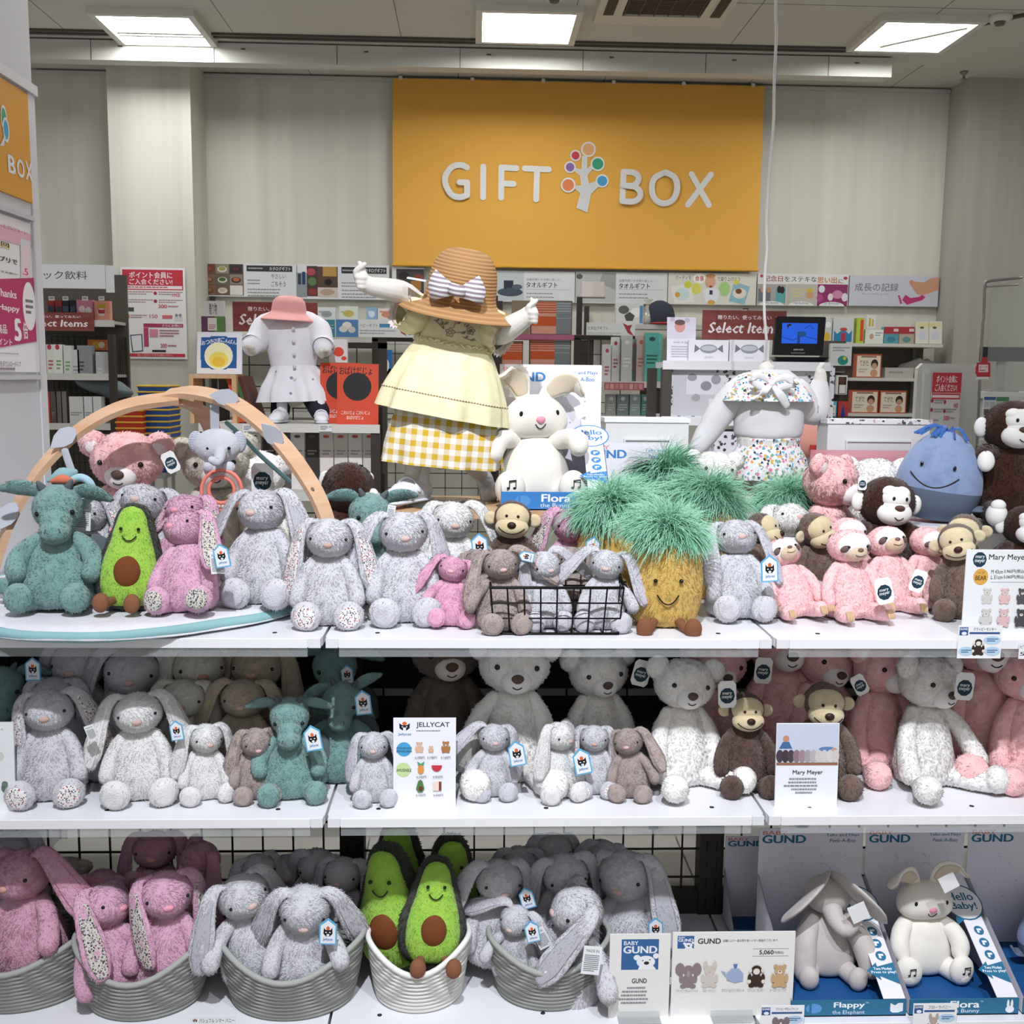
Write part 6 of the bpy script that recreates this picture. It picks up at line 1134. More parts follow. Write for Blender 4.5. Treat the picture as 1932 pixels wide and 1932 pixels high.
for px in (756, 891, 1025, 1158, 1290, 1421): x = P(px, 150, Yb).x-bx0; cl.box((x, -.004, h+.002), (.022, .014, .02)); cl.tube([(x, 0, h+.01), (x, .02, h+.035)], .004, n=8, k=1)
obj('clip', cl, t, mats=plain('#d9d8d2', .4))
# ---------------------------------------------------------------- near left pillar with its own banner and poster
xs = P(75, 500, 1.0).x
struct('wall_left', MB().bb(xs-.5, xs, -.75, 1.0, 0, CEIL-.35), plain('#d3d3d8', .5))
struct('trim_4', MB().bb(xs-.5, xs+.004, .96, 1.005, 0, 2.26).bb(xs-.002, xs+.012, -.75, 1.01, P(64, 172, 1.0).z-.012, P(64, 172, 1.0).z+.014), plain('#dcdce1', .4))
struct('wall_pillar', MB().bb(xs-.5, xs-.002, -.75, .99, P(64, 172, 1.0).z+.014, CEIL), plain('#8d8c93', .6))
def sidefn(x, y):   # photo point on the plane X = xs -> (depth, height)
    d = ray(x, y); k = (xs-CAMP.x)/d.x; p = CAMP+d*k; return (p.y, p.z)
def sideboard(name, label, cat, y0, y1, z0, z1, base, art, fn=None, th=.006):
    fn = fn or (lambda u, v: (u*(y1-y0), (1-v)*(z1-z0)))
    a = Art(fn, -th-.001); a.mb.bb(0, y1-y0, -th, 0, 0, z1-z0, a.mi(base)); ops(a, art)
    o = obj(name, a.mb, mats=a.mats, M=Matrix.Translation((xs, y0, z0))@Matrix.Rotation(math.radians(90), 4, 'Z')); return tag(o, label, cat)
za, zb = sidefn(70, 388)[1], sidefn(64, 188)[1]
# visible letters: px 8..58 at y ~ 285-350
def sfn(y0, z0): return lambda x, y: (sidefn(x, y)[0]-y0, sidefn(x, y)[1]-z0)
def sart(items, y0, z0):
    out = []; f = sfn(y0, z0)
    for it in items:
        if it[0] == 't': _, x0, yt, x1, yb, s, c, b = it; (a, z1), (b_, z0_) = f(x0, yt), f(x1, yb); out.append(('t', a, z1, b_, z0_, s, c, b))
        elif it[0] == 'r': _, x0, yt, x1, yb, c = it; (a, z1), (b_, z0_) = f(x0, yt), f(x1, yb); out.append(('r', a, z1, b_, z0_, c))
        elif it[0] == 'e': _, x, y, rx, ry, c = it; a, z1 = f(x, y); b_ = f(x+rx, y)[0]-a; out.append(('e', a, z1, b_, ry/500*1.2, c))
        elif it[0] == 'p': out.append(('p', [f(x, y) for x, y in it[1]], it[2]))
        elif it[0] == 'g': _, x0, yt, x1, yb, n, c = it; (a, z1), (b_, z0_) = f(x0, yt), f(x1, yb); out.append(('g', a, z1, b_, z0_, n, c))
    return out
idf = lambda u, v: (u, v)
Art_t = Art.op
sideboard('pillar_banner', 'orange sign with white letters on the near left pillar', 'sign', -.74, .955, za, zb, '#e0a03a', sart([('t', 9, 290, 25, 331, 'B', '#eceef0', .06), ('t', 26, 297, 42, 338, 'O', '#eceef0', .06), ('t', 42, 302, 57, 344, 'X', '#eceef0', .06), ('e', 2, 222, 6, 13, '#e8eaea'), ('e', 2, 222, 4.5, 10, '#3fa07a'), ('e', 6, 245, 6, 13, '#e8eaea'), ('e', 6, 245, 4.5, 10, '#4aa6d4'), ('p', [(0, 262), (4, 254), (5, 258), (2, 275), (-6, 275)], '#dfe3e2')], -.74, za), idf)
pz0, pz1 = sidefn(66, 702)[1], sidefn(58, 424)[1]; py1 = sidefn(60, 560)[0]
sideboard('campaign_poster', 'pink and white campaign poster framed on the near left pillar', 'poster', -.2, py1, pz0, pz1, '#f1ecf0', sart([('r', -60, 436, 54, 442, '#e6b7c4'), ('t', -20, 424, 46, 437, '新サービスがスタート!', '#b5476c', .02), ('r', -30, 450, 14, 470, '#e9dfa0'), ('t', -14, 452, 12, 468, '2回', '#33301f', .05), ('t', -20, 478, 28, 500, 'アプリで', '#2f2d32', .05), ('t', -20, 506, 28, 520, 'ポンをお届け!', '#3a383c', .03),
      ('p', [(33, 450), (52, 455), (52, 540), (34, 536)], '#d9d9de'), ('p', [(35, 462), (50, 466), (50, 525), (36, 522)], '#f0d4da'), ('t', 37, 505, 48, 520, '.5', '#c6446a', .04), ('p', [(-60, 528), (60, 524), (64, 644), (-60, 664)], '#b83468'), ('t', -14, 542, 26, 564, 'Thanks', '#f4e6ec', .05), ('t', -10, 572, 32, 592, 'Happy', '#f4e6ec', .05), ('e', 50, 578, 12, 27, '#f4eef2'), ('g', 42, 562, 58, 596, 3, '#54474e'), ('t', -12, 610, 8, 630, '商品', '#f4e6ec', .05), ('t', 20, 600, 36, 644, '5', '#f7eef2', .1), ('t', 37, 606, 48, 640, '倍', '#f4e6ec', .05), ('t', -20, 636, 18, 652, 'ポイント', '#f4e6ec', .05), ('g', -20, 664, 46, 670, 1, '#a08f98'), ('t', -20, 680, 34, 692, 'アプリをダウンロードして', '#6f5a64', .02), ('g', -10, 692, 34, 700, 1, '#8a7780')], -.2, pz0), idf)
m = MB(); w_ = .012
for z in (pz0-.02, pz1+.008): m.bb(xs+.001, xs+.014, -.2, py1+.012, z, z+w_)
m.bb(xs+.001, xs+.012, py1, py1+.008, pz0, pz1); tag(obj('poster_frame', m, mats=plain('#c9c9cf', .4)), 'slim grey frame around the pink poster on the left pillar', 'frame')
# ---------------------------------------------------------------- posters and signs on the back wall
CR = '#c23a45'
board('member_poster', 'red headed points membership poster on the wallpapered column', 'poster', (233, 505, 354, 677), 4.485, [('r', 236, 509, 350, 547, CR), ('t', 249, 513, 330, 525, 'ポイント会員に', '#f6eeee', .04), ('t', 249, 526, 330, 537, 'ご入会ください!', '#f6eeee', .04), ('r', 237, 539, 348, 545, '#f3e9ea'), ('g', 239, 540, 346, 544, 1, '#b35a64')]
      +[('e', x, y, 3.4, 3.4, '#a83a48') for x, y in ((240, 553), (297, 553), (240, 568), (297, 568))]+[('g', x, y, x+46, y+8, 2, '#a88a92') for x, y in ((246, 549), (303, 549), (246, 564), (303, 564))]+[('t', 329, 552, 344, 560, '10倍', '#c05560', .03), ('t', 302, 574, 318, 581, '300', '#b93a4a', .04), ('g', 320, 575, 346, 580, 1, '#b9737c'), ('r', 245, 580, 256, 588, '#4b4e55'), ('e', 243, 597, 5, 5, '#dd7a4c'), ('g', 249, 593, 280, 601, 2, '#a88a92'), ('t', 285, 593, 300, 600, '150', '#c4616b', .03), ('r', 309, 594, 328, 601, '#d0737b'), ('e', 336, 594, 3, 3, '#8f8a90'), ('e', 343, 594, 3, 3, '#8f8a90'), ('r', 332, 597, 347, 605, '#d6d4d8')]
      +[('r', 273, 610, 348, 617, '#a93a5c'), ('t', 308, 611, 345, 616, 'さらにお得に!', '#f6eeee', .02), ('r', 273, 618, 282, 654, '#b2486a'), ('r', 284, 621, 300, 636, '#d48a9c'), ('g', 303, 621, 340, 636, 3, '#a8606e'), ('t', 304, 648, 316, 656, '200', '#b93a4a', .03), ('g', 318, 649, 340, 655, 1, '#a8606e'), ('p', [(247, 632), (270, 630), (271, 663), (250, 665)], '#4d5058'), ('p', [(249, 634), (268, 632), (269, 661), (252, 663)], '#e2e4e8'), ('r', 288, 660, 314, 664, '#2b2c30'), ('r', 238, 667, 350, 673, CR), ('t', 260, 668, 328, 672, '詳しくはスタッフまでお尋ねください。', '#f1dcde')], '#eceae8')
Yw = WY-.03
def wb(label, box, art, base='#dcdedf'): return board('wall_sign', label, 'sign', box, Yw, art, base, th=.02)
def dish(x, y, r, c, c2='#e2dcd2'): return [('e', x, y, r, r*.62, c2), ('e', x, y-1, r*.74, r*.42, c)]
food = [('r', 383, 499, 461, 558, '#6b5a4e')]+[('r', 383+26*i, 499+20*j, 407+26*i, 517+20*j, c) for j, L in enumerate((('#7a4a38', '#8e8a74', '#3e3434'), ('#84644c', '#6a6652', '#8d8074'), ('#8a5f44', '#6f5c4d', '#d9d6d0'))) for i, c in enumerate(L)]
for j in range(3):
    for i in range(3):
        if (i, j) != (2, 2): food += dish(395+26*i, 509+20*j, 9, ('#9c4a34', '#a3a060', '#5a3230', '#a67c52', '#556b3a', '#a8683a', '#9a6a3e', '#c9b9a0')[(i+3*j) % 8], ('#5c463c', '#d9d4c8', '#2f2a2c')[i])
def para(x0, x1, ys, c='#8f9295'): return [('g', x0, y, x1, y+4, 1, c) for y in ys]
wb('food photo sign at the left end of the wall sign row', (382, 498, 561, 560), food+[('r', 467, 501, 553, 512, '#34363a'), ('t', 510, 503, 550, 510, 'カタログギフト', '#e8e8e8', .02), ('g', 470, 504, 506, 509, 1, '#a9abae'), ('t', 513, 516, 540, 525, 'やさしい', '#5b5d60'), ('t', 513, 530, 540, 540, 'ごちそう', '#5b5d60')]+para(468, 500, (527, 533))+para(468, 551, (544, 550, 556)))
wb('kettle and sofa photo sign second in the wall sign row', (562, 500, 735, 565), [('r', 580, 503, 600, 560, '#4a3a38'), ('e', 588, 514, 8, 7, '#a84a52'), ('e', 590, 532, 8, 8, '#5f7a4c'), ('r', 600, 504, 638, 543, '#5a4434'), ('r', 610, 504, 636, 522, '#b58f4c'), ('e', 620, 533, 7, 6, '#22201f'), ('r', 600, 543, 638, 562, '#c9bfb2'), ('e', 618, 552, 14, 6, '#b39a86'), ('r', 560, 516, 580, 562, '#8d9499'), ('r', 571, 514, 577, 538, '#2b3d66'), ('r', 563, 518, 569, 538, '#33414d'), ('r', 583, 546, 598, 558, '#8a3c34'),
      ('r', 645, 504, 730, 516, '#34363a'), ('t', 690, 506, 728, 514, 'カタログギフト', '#e8e8e8', .02), ('g', 647, 508, 686, 513, 1, '#a9abae')]+para(645, 690, (532, 538))+para(645, 728, (546, 553, 559)))
wb('dark bowl photo sign behind the straw hat', (740, 505, 800, 566), [('r', 748, 508, 800, 560, '#4a4546'), ('e', 762, 520, 10, 7, '#2c2a2b'), ('e', 790, 524, 9, 7, '#8c4536'), ('r', 775, 530, 795, 548, '#a5763c')])
wb('navy bag and towel photo sign right of the straw hat', (930, 512, 1084, 570), [('r', 930, 513, 988, 569, '#c3c9cd'), ('r', 950, 530, 968, 545, '#2e3a4a'), ('e', 962, 552, 24, 8, '#475260'), ('e', 975, 542, 10, 5, '#55606c'), ('t', 993, 525, 1058, 530, '出産内祝いやお祝い返しに。', '#55585c'), ('t', 992, 532, 1051, 543, 'タオルギフト', '#2f3236', .03), ('r', 992, 546, 1076, 546.6, '#9a9da0')]+para(993, 1064, (552, 559)))
wb('towel bundle photo sign in the middle of the wall sign row', (1085, 514, 1258, 573), [('r', 1085, 515, 1161, 572, '#b9bbb8'), ('p', [(1135, 516), (1160, 516), (1160, 548), (1130, 534)], '#9da09d'), ('r', 1097, 532, 1118, 562, '#d8cec9'), ('r', 1118, 532, 1139, 562, '#cfc4c0'), ('r', 1097, 561, 1141, 564, '#6c6662'), ('e', 1092, 523, 6, 5, '#54605a'), ('t', 1167, 527, 1232, 532, '出産内祝いやお祝い返しに。', '#55585c'), ('t', 1166, 534, 1225, 545, 'タオルギフト', '#2f3236', .03), ('r', 1167, 546, 1250, 546.6, '#9a9da0')]+para(1167, 1244, (553, 560)))
wb('party sign with a laughing baby in the wall sign row', (1259, 516, 1425, 575), [('t', 1272, 521, 1302, 529, 'パーティを', '#5b5f57', .02), ('e', 1317, 526, 11, 10, '#f4f3ef'), ('t', 1309, 521, 1326, 531, '食事', '#b9532f', .04), ('t', 1351, 522, 1394, 530, 'で盛り上げよう', '#5b5f57', .02), ('p', [(1264, 542), (1300, 534), (1309, 570), (1272, 574)], '#e9e8e2'), ('e', 1286, 556, 14, 12, '#cfe2e2'), ('e', 1277, 557, 5, 5, '#d9a23f'), ('e', 1296, 538, 7, 7, '#d3cf4a'), ('e', 1312, 545, 9, 11, '#dcd76a'), ('e', 1365, 545, 11, 14, '#a9cf86'), ('e', 1338, 532, 10, 13, '#d6a98c'), ('e', 1338, 521, 9, 4, '#c08a56'), ('p', [(1325, 548), (1334, 543), (1346, 543), (1357, 549), (1352, 570), (1330, 570)], '#e6e9ee'), ('r', 1337, 548, 1343, 556, '#3a3450'), ('e', 1341, 571, 7, 5, '#d9a75a'), ('e', 1339, 541, 3, 2, '#8a3b34'), ('p', [(1383, 531), (1413, 540), (1404, 574), (1374, 568)], '#8fbcc9'), ('e', 1394, 553, 13, 10, '#e8ddcb'), ('e', 1392, 549, 6, 5, '#7a4a34'), ('e', 1387, 532, 5, 5, '#dcd24e')], '#dedbd0')
wb('anniversary sign with three party photos in the wall sign row', (1427, 517, 1598, 577), [('t', 1438, 521, 1474, 532, '記念日', '#9c4a58', .04), ('t', 1477, 522, 1538, 532, 'をステキな', '#4b4d52', .02), ('t', 1539, 522, 1576, 534, '思い出', '#c9733a', .04), ('t', 1579, 526, 1588, 534, 'に', '#4b4d52', .02), ('e', 1434, 522, 3, 3, '#c0435a'), ('e', 1592, 524, 4, 3, '#b03a56'), ('r', 1427, 537, 1481, 576, '#a9a59f'), ('r', 1429, 546, 1452, 570, '#6d7480'), ('e', 1437, 548, 4, 5, '#c79a7c'), ('e', 1448, 548, 4, 5, '#bb8f70'), ('r', 1462, 544, 1480, 572, '#5fa5a8'), ('e', 1468, 547, 4, 7, '#2c2624'), ('e', 1474, 548, 4, 7, '#2c2624'), ('r', 1482, 536, 1539, 576, '#bdb9ac'), ('g', 1492, 544, 1514, 562, 3, '#cfc48c'), ('e', 1526, 556, 7, 8, '#cf9e7a'), ('e', 1526, 548, 6, 4, '#d0b143'), ('r', 1540, 536, 1597, 577, '#8e3468'), ('e', 1548, 545, 6, 7, '#dcdde0'), ('e', 1592, 560, 6, 8, '#dcdde0'), ('e', 1545, 562, 6, 8, '#b04a86'), ('e', 1578, 555, 10, 8, '#c98aa8'), ('e', 1565, 560, 5, 7, '#e6d3da')]+[('p', circ(x, 577, 24, 8, 12, 180, 360), '#e4e5e4') for x in (1454, 1510, 1568)]+[('t', x-14, 570, x+14, 575, s, '#4f6a6c') for x, s in ((1454, 'Baby Shower'), (1510, 'Half Birthday'), (1568, '1st Birthday'))], '#e2e1dd')
wb('growth record sign with a baby foot and pink footprint', (1600, 521, 1768, 578), [('t', 1610, 535, 1692, 550, '成長の記録', '#5d6066', .005), ('t', 1625, 553, 1675, 558, 'Record of the growth', '#8f9297'), ('p', [(1768, 522), (1768, 546), (1752, 552), (1738, 557), (1728, 555), (1720, 546), (1712, 534), (1714, 529), (1724, 531), (1740, 532), (1752, 524)], '#c9977a'), ('e', 1716, 532, 4, 4, '#d0876f'), ('p', [(1700, 566), (1706, 556), (1716, 562), (1730, 560), (1738, 556), (1744, 560), (1738, 566), (1724, 570), (1710, 575)], '#b93a6e')]+[('e', 1694+i*1.4, 559+i*4, 2.2, 2.2, '#b93a6e') for i in range(4)], '#c9c9d4')
# ---------------------------------------------------------------- shop fixtures behind the display
def pack(name, label, cat, box, Y, d, base, art=(), z=None, rx=0, rz=0, group=None, mt=None):
    return board(name, label, cat, box, Y+d/2, list(art), base, th=d, rx=rx, rz=rz, group=group, zsurf=z)
def rack(label, px0, px1, Y, D, shelves, top, post=dkbr, grid=None, shelfc=None, gtop=None):
    """fixture with two posts, shelf boards (z list) and an optional wire grid back"""
    xa, xb = P(px0, 700, Y).x, P(px1, 700, Y).x; w = xb-xa; t = thing('shop_rack', label, 'shop rack', (xa, Y, 0)); sm = shelfc or plain('#d3d1ca', .45)
    for x in (0, w-.03):
        for y in (D-.03, 0): obj('post', MB().bb(x, x+.03, y, y+.03, 0, top if y else min(top, max(shelves)+.0 if shelves else top)), t, mats=post)
    for z in shelves: obj('shelf', MB().bb(.03, w-.03, 0, D, z-.02, z).bb(0, w, -.004, 0, z-.026, z+.002), t, mats=sm)
    if grid:
        g = MB(); k = int((w-.06)/.075)
        for i in range(k+1): x = .03+(w-.06)*i/k; g.bb(x-.002, x+.002, D-.02, D-.015, .05, grid)
        for j in range(int(grid/.075)): z = .1+j*.075; g.bb(.03, w-.03, D-.024, D-.02, z-.002, z+.002)
        g.bb(0, w, D-.03, D, grid, grid+.02); obj('wire_grid', g, t, mats=plain('#2c2824', .5))
    return t
# --- rack with picture books behind the pink-hatted mannequin
YB = 1.45; zb = SB_; zlow = P(560, 930, YB).z
rack('brown wire rack with picture books and the small mannequin', 372, 716, YB, .32, [zb, zlow], P(560, 640, YB+.3).z, grid=P(560, 645, YB+.3).z-.02)
for px, s in ((470, '1,320'), (614, '1,100')): board('price_label', 'white shelf price label under the %s' % ('moon book stand' if px == 470 else 'orange books'), 'price label', (px-12, 801, px+12, 814), YB-.01, [('g', px-10, 803, px+4, 812, 3, D1), ('t', px+3, 803, px+11, 808, s, D1)], '#e9e9e7', th=.002)
t = thing('book_stand', 'small beech stand holding the moon picture book', 'stand', P(411, 797, YB+.08)); t.location.z = zb; w = P(455, 740, YB).x-P(366, 740, YB).x; h = P(411, 706, YB+.08).z-zb
obj('frame', MB().bb(-w/2, w/2, -.06, .06, h-.014, h).bb(-w/2, -w/2+.014, -.06, .06, 0, h-.014).bb(w/2-.014, w/2, -.06, .06, 0, h-.014), t, mats=streaks('#d9b58d', '#c99f74', (30, 3, 3), .5, 'light_plywood'))
pack('picture_book', 'square blue picture book with a plain yellow disc on a beech stand', 'book', (372, 626, 457, 705), YB+.06, .012, '#eceef4', [('p', circ(413, 665, 37, 34, 8, 22, 382), '#1f5f9e'), ('r', 380, 636, 447, 694, '#1f5f9e'), ('e', 413, 671, 27, 26, '#f7f3d8'), ('e', 413, 671, 25, 24, '#f9f4c4'), ('e', 413, 678, 18, 15, '#f6dd62'), ('e', 413, 682, 12, 9, '#f4c63e')]
     +[('t', 381+i*7.3, 638+abs(i-4.5)*1.5-4+2, 388+i*7.3, 646+abs(i-4.5)*1.5-2, c, '#f4f5f8', .04) for i, c in enumerate('おつきさまこんばんは')], z=zb+h, rx=-8)
cover = lambda X, V: [('t', X+4, V+5, X+66, V+20, 'おばけだじょ', '#2a1a18', .04), ('e', X+38, V+42, 27, 26, '#1f1b1c'), ('t', X+8, V+86, X+62, V+93, 'こわいじょ こわいじょ', '#f0ddd2', .03), ('t', X+18, V+95, X+50, V+102, 'おばけだじょ', '#f0ddd2', .03)]
pack('picture_book', 'front orange picture book with a plain black disc on its cover', 'book', (636, 686, 714, 797), YB+.03, .012, '#d2492b', cover(636, 686), z=zb, rx=-7)
pack('picture_book', 'second orange book with a plain black disc half hidden behind the front one', 'book', (604, 684, 680, 796), YB+.09, .012, '#d2492b', cover(604, 684), z=zb, rx=-7)
for i, (x, c, l, lean) in enumerate(((456, '#d9582f', 'thin orange book leaning beside the moon book stand', 14), (463, '#c94f2c', 'second thin orange book leaning beside the moon book stand', 15), (474, '#4a6b45', 'thin green book leaning behind the small mannequin', 16), (484, '#5a2f28', 'dark red book leaning behind the small mannequin', 18))):
    q_ = P(x+8, 797, YB+.14); o = obj('book', MB().bb(-.006, .006, -.09, .09, .002, .16), mats=plain(c, .5), M=Matrix.Translation((q_.x+.0, q_.y, zb+.001))@Matrix.Rotation(math.radians(-lean), 4, 'Y')); tag(o, l, 'book', 'thin books leaning on the rack')
for i in range(9):
    x = 470+i*27; c = ('#e6e0da', '#3b3634', '#5a544f', '#e9e4e0', '#403b3a', '#e4dcd6', '#ddd6d0', '#e8e4df', '#d9d4ce')[i]
    pack('book', ('dark' if c in ('#3b3634', '#5a544f', '#403b3a') else 'pale')+' book facing out on the lower rack shelf, '+('first', 'second', 'third', 'fourth', 'fifth', 'sixth', 'seventh', 'eighth', 'ninth')[i]+' from the arch', 'book', (x, 812, x+25, 930), YB+.12, .012, c, [('e', x+12, 824, 6, 3, '#c9584a' if i > 4 else '#6b645e'), ('g', x+4, 850, x+21, 862, 2, '#a39b94')], z=zlow, group='books on the lower rack shelf')
def select_sign(label, box, Y, zs=None):
    x0, y0, x1, y1 = box; w, h = x1-x0, y1-y0
    o = board('shop_sign', label, 'sign', box, Y, [('t', x0+w*.18, y0+h*.16, x0+w*.82, y0+h*.31, '贈りたい、使ってみたい', '#f2ecea', .03), ('t', x0+w*.08, y0+h*.4, x0+w*.92, y0+h*.78, 'Select Items', '#f6f1ef', .045, .18)], streaks('#8f4f47', '#7b4039', (4, 4, 40), .5, 'red_brown_wood_print'), th=.005)
    if zs is not None: d = o.location.z-zs; obj('sign_stand', MB().bb(-.01, .01, .003, .008, -d, .1).bb(-.05, .05, -.02, .03, -d, -d+.003), o, mats=plain('#c9c9c6', .4))
    return o
select_sign('brown wood-look sign partly behind the small mannequin', (440, 570, 600, 626), YB+.25, zb)
# stand-up cards left of that sign
pack('greeting_card_box', 'white card box with brush lettering on the wire rack', 'card box', (383, 568, 424, 597), YB+.27, .02, '#e3e3df', [('t', 396, 572, 411, 594, '贈り物', '#35322f', .02)], z=None)
pack('catalog_box', 'purple and green catalogue box below the white card box', 'catalogue', (382, 597, 425, 640), YB+.272, .02, '#6d3f5c', [('r', 407, 597, 425, 640, '#5f8f4a'), ('r', 394, 600, 411, 624, '#e6e4dc'), ('g', 396, 612, 409, 622, 3, '#b44a56')], z=None)
# --- wall shelves of gift catalogues behind both mannequins
zc = P(640, 640, WY-.3).z
rack('pale wall shelf of baby gift catalogues behind the mannequins', 375, 950, WY-.38, .34, [zc, zc-.45], P(640, 565, WY).z, shelfc=plain('#bdbcb6', .5))
for i, (x, w, h, c, c2, l) in enumerate(((600, 34, 22, '#dfe2e3', '#9aa0a3', 'white boxed gift with pale lettering on the catalogue shelf'), (641, 35, 24, '#dde3dc', '#c9b96a', 'yellow and white greeting cards on the catalogue shelf'), (692, 20, 22, '#8fb3d6', '#d8e6f2', 'pale blue booklet on the catalogue shelf'), (714, 32, 20, '#e4dcd4', '#d08a6c', 'patterned booklet on the catalogue shelf beside the blue one'), (748, 30, 24, '#d9d9d2', '#9a9a90', 'grey gift booklet behind the mannequin sleeve'))):
    pack('gift_catalog', l, 'catalogue', (x, 602-h, x+w, 604), WY-.28, .04, c, [('e', x+w/2, 604-h/2, w*.3, h*.28, c2), ('g', x+3, 586, x+w-3, 592, 1, c2)])
for x0, x1, c, art, l in ((600, 632, '#3f7d96', [('t', 612, 612, 630, 620, 'いに', '#dfe8ec')], 'teal sign strip on the catalogue shelf'), (634, 676, '#4f7fae', [('e', 655, 614, 9, 7, '#e0ddd4'), ('e', 648, 621, 8, 6, '#d4d0c8'), ('e', 664, 622, 7, 6, '#c9c5bd')], 'blue photo strip with pale bowls on the catalogue shelf'), (677, 786, '#dadcdc', [('t', 679, 611, 713, 618, 'ベビーギフト', '#54585c', .01), ('r', 716, 611, 744, 618, '#4a86b8'), ('g', 679, 622, 746, 632, 2, '#9a9da0'), ('p', [(748, 605), (756, 612), (762, 608), (760, 622), (768, 634), (757, 628), (752, 618)], '#9b2f3a'), ('e', 772, 612, 6, 4, '#4a5550'), ('e', 774, 628, 5, 4, '#4f5a56')], 'baby gift sign strip with a red maple leaf on the catalogue shelf')):
    board('shelf_sign', l, 'sign', (x0, 603, x1, 636), WY-.385, art, c, th=.006)
rack('dark wire rack with small toys behind the yellow dress', 690, 950, 3.0, .35, [P(820, 800, 3.0).z, P(820, 720, 3.0).z], P(820, 640, 3.3).z, grid=P(820, 645, 3.3).z)
for i, (x, y0, y1, w, c, l) in enumerate(((640, 690, 660, 30, '#e9e6e4', ''), (720, 760, 660, 20, '#2f6fb4', 'blue packet hanging behind the yellow dress'), (744, 765, 690, 16, '#3a3a40', 'dark spoon packet hanging behind the yellow dress'), (728, 722, 696, 22, '#d9b23f', 'yellow toy box low behind the yellow dress'))):
    if l: pack('toy_packet', l, 'packet', (x, min(y0, y1), x+w, max(y0, y1)), 3.1, .04, c, [('e', x+w/2, (y0+y1)/2, w*.25, abs(y0-y1)*.2, '#e6e6e2')], z=P(820, 720, 3.0).z)
pack('craft_box', 'white box with an orange splash print above the orange books', 'box', (622, 640, 656, 684), YB+.2, .03, '#e9e7e6', [('e', 640, 664, 10, 9, '#e2533a'), ('e', 629, 656, 4, 4, '#e2533a'), ('e', 650, 676, 5, 4, '#e2533a')], z=None)
# --- towel gift boxes
YT = 3.7; zt1, zt0 = P(1040, 632, YT).z, P(1040, 692, YT).z
rack('towel gift rack with a pink edged shelf behind the first talking-rabbit box', 930, 1106, YT, .3, [zt1, zt0], P(1040, 560, YT+.3).z, post=plain('#3c3834', .6), shelfc=plain('#b56a86', .5))
def towel(label, x0, x1, y0, y1, z, split, rz=0):
    L = [('r', x0+2, y0+2, split, y1-2, '#dba48f')]
    for k in range(5): L.append(('r', x0+2, y0+3+k*4.2, split, y0+5.2+k*4.2, '#c9542f'))
    H_ = y1-y0; L += [('r', x0+2, y0+H_*.46, split, y0+H_*.74, '#cf5b30'), ('r', split, y0+2, x1-2, y1-2, '#82898d')]+[('r', split, y0+4+k*4.5, x1-2, y0+5.5+k*4.5, '#b5babb') for k in range(4)]+[('r', split, y0+H_*.5, x1-2, y0+H_*.52, '#a9aeb0')]
    return pack('towel_gift_box', label, 'gift box', (x0, y0, x1, y1), YT+.02, .07, '#6b6154', L, z=z)
towel('striped orange and grey towel gift box on the pink edged shelf', 1000, 1078, 568, 628, zt1+.001, 1048)
towel('striped orange and grey towel gift box standing below the pink edged shelf', 998, 1076, 638, 692, zt0, 1045)
towel('orange towel gift box partly behind the mannequin arm, lower shelf', 945, 986, 644, 692, zt0, 984)
pack('kraft_box', 'plain brown box behind the mannequin hand', 'box', (965, 568, 998, 630), YT+.02, .08, '#8f8068', z=zt1+.001)
# --- baby goods rack left of the little screen
YG = 2.6; zg = P(1180, 785, YG).z; zg2 = P(1180, 720, YG).z
rack('dark wire rack of baby goods behind the second talking-rabbit box', 1098, 1248, YG, .4, [zg, zg2], P(1180, 640, YG+.4).z, grid=P(1180, 642, YG+.4).z)
board('shelf_sign', 'catalogue gift sign strip with a maple leaf above the baby goods', 'sign', (1106, 609, 1198, 637), WY-.4, [('t', 1108, 616, 1147, 623, 'カタログギフト', '#54585c', .02), ('g', 1108, 627, 1170, 634, 2, '#a3a6a8'), ('p', [(1174, 609), (1184, 614), (1192, 612), (1188, 622), (1196, 634), (1184, 628)], '#9b3a3e')], '#cfd0cf', th=.006)
for x0, x1, y0, c, c2, l, d in ((1136, 1150, 650, '#cfcfce', '#b04a50', 'tall pale packet of baby goods beside the wire grid', 0), (1152, 1166, 636, '#d9d8d6', '#a23f46', 'tall white packet with a red seal on the baby goods rack', .02), (1170, 1190, 634, '#b8bcba', '#d7dcd8', 'grey blister packet of toothbrushes on the baby goods rack', .0), (1184, 1202, 640, '#8fb0aa', '#c98a86', 'green blister packet on the baby goods rack', .05), (1198, 1214, 634, '#c9b2a8', '#b96a62', 'pink striped packet on the baby goods rack', .02), (1214, 1240, 628, '#5fb0a5', '#2f4f4c', 'tall turquoise box on the baby goods rack', .0), (1231, 1246, 630, '#6ab8ac', '#8fd0c6', 'second turquoise box behind the tall one', .08)):
    pack('baby_goods_box', l, 'packet', (x0, y0, x1, 720), YG+.04+d, .05, c, [('e', (x0+x1)/2, y0+12, (x1-x0)*.22, 4, c2), ('g', x0+3, y0+40, x1-3, y0+60, 3, c2)], z=zg2)
board('price_strip', 'slanted pink price strip along the baby goods shelf', 'price strip', (1140, 722, 1215, 736), YG-.02, [('r', 1142+i*9, 724, 1149+i*9, 734, c) for i, c in enumerate(('#cf8a8c', '#d9a39a', '#b8888a', '#d98f86', '#c47f86', '#d4a8a2', '#bf8a86', '#cf9690'))], '#a85f66', th=.004)
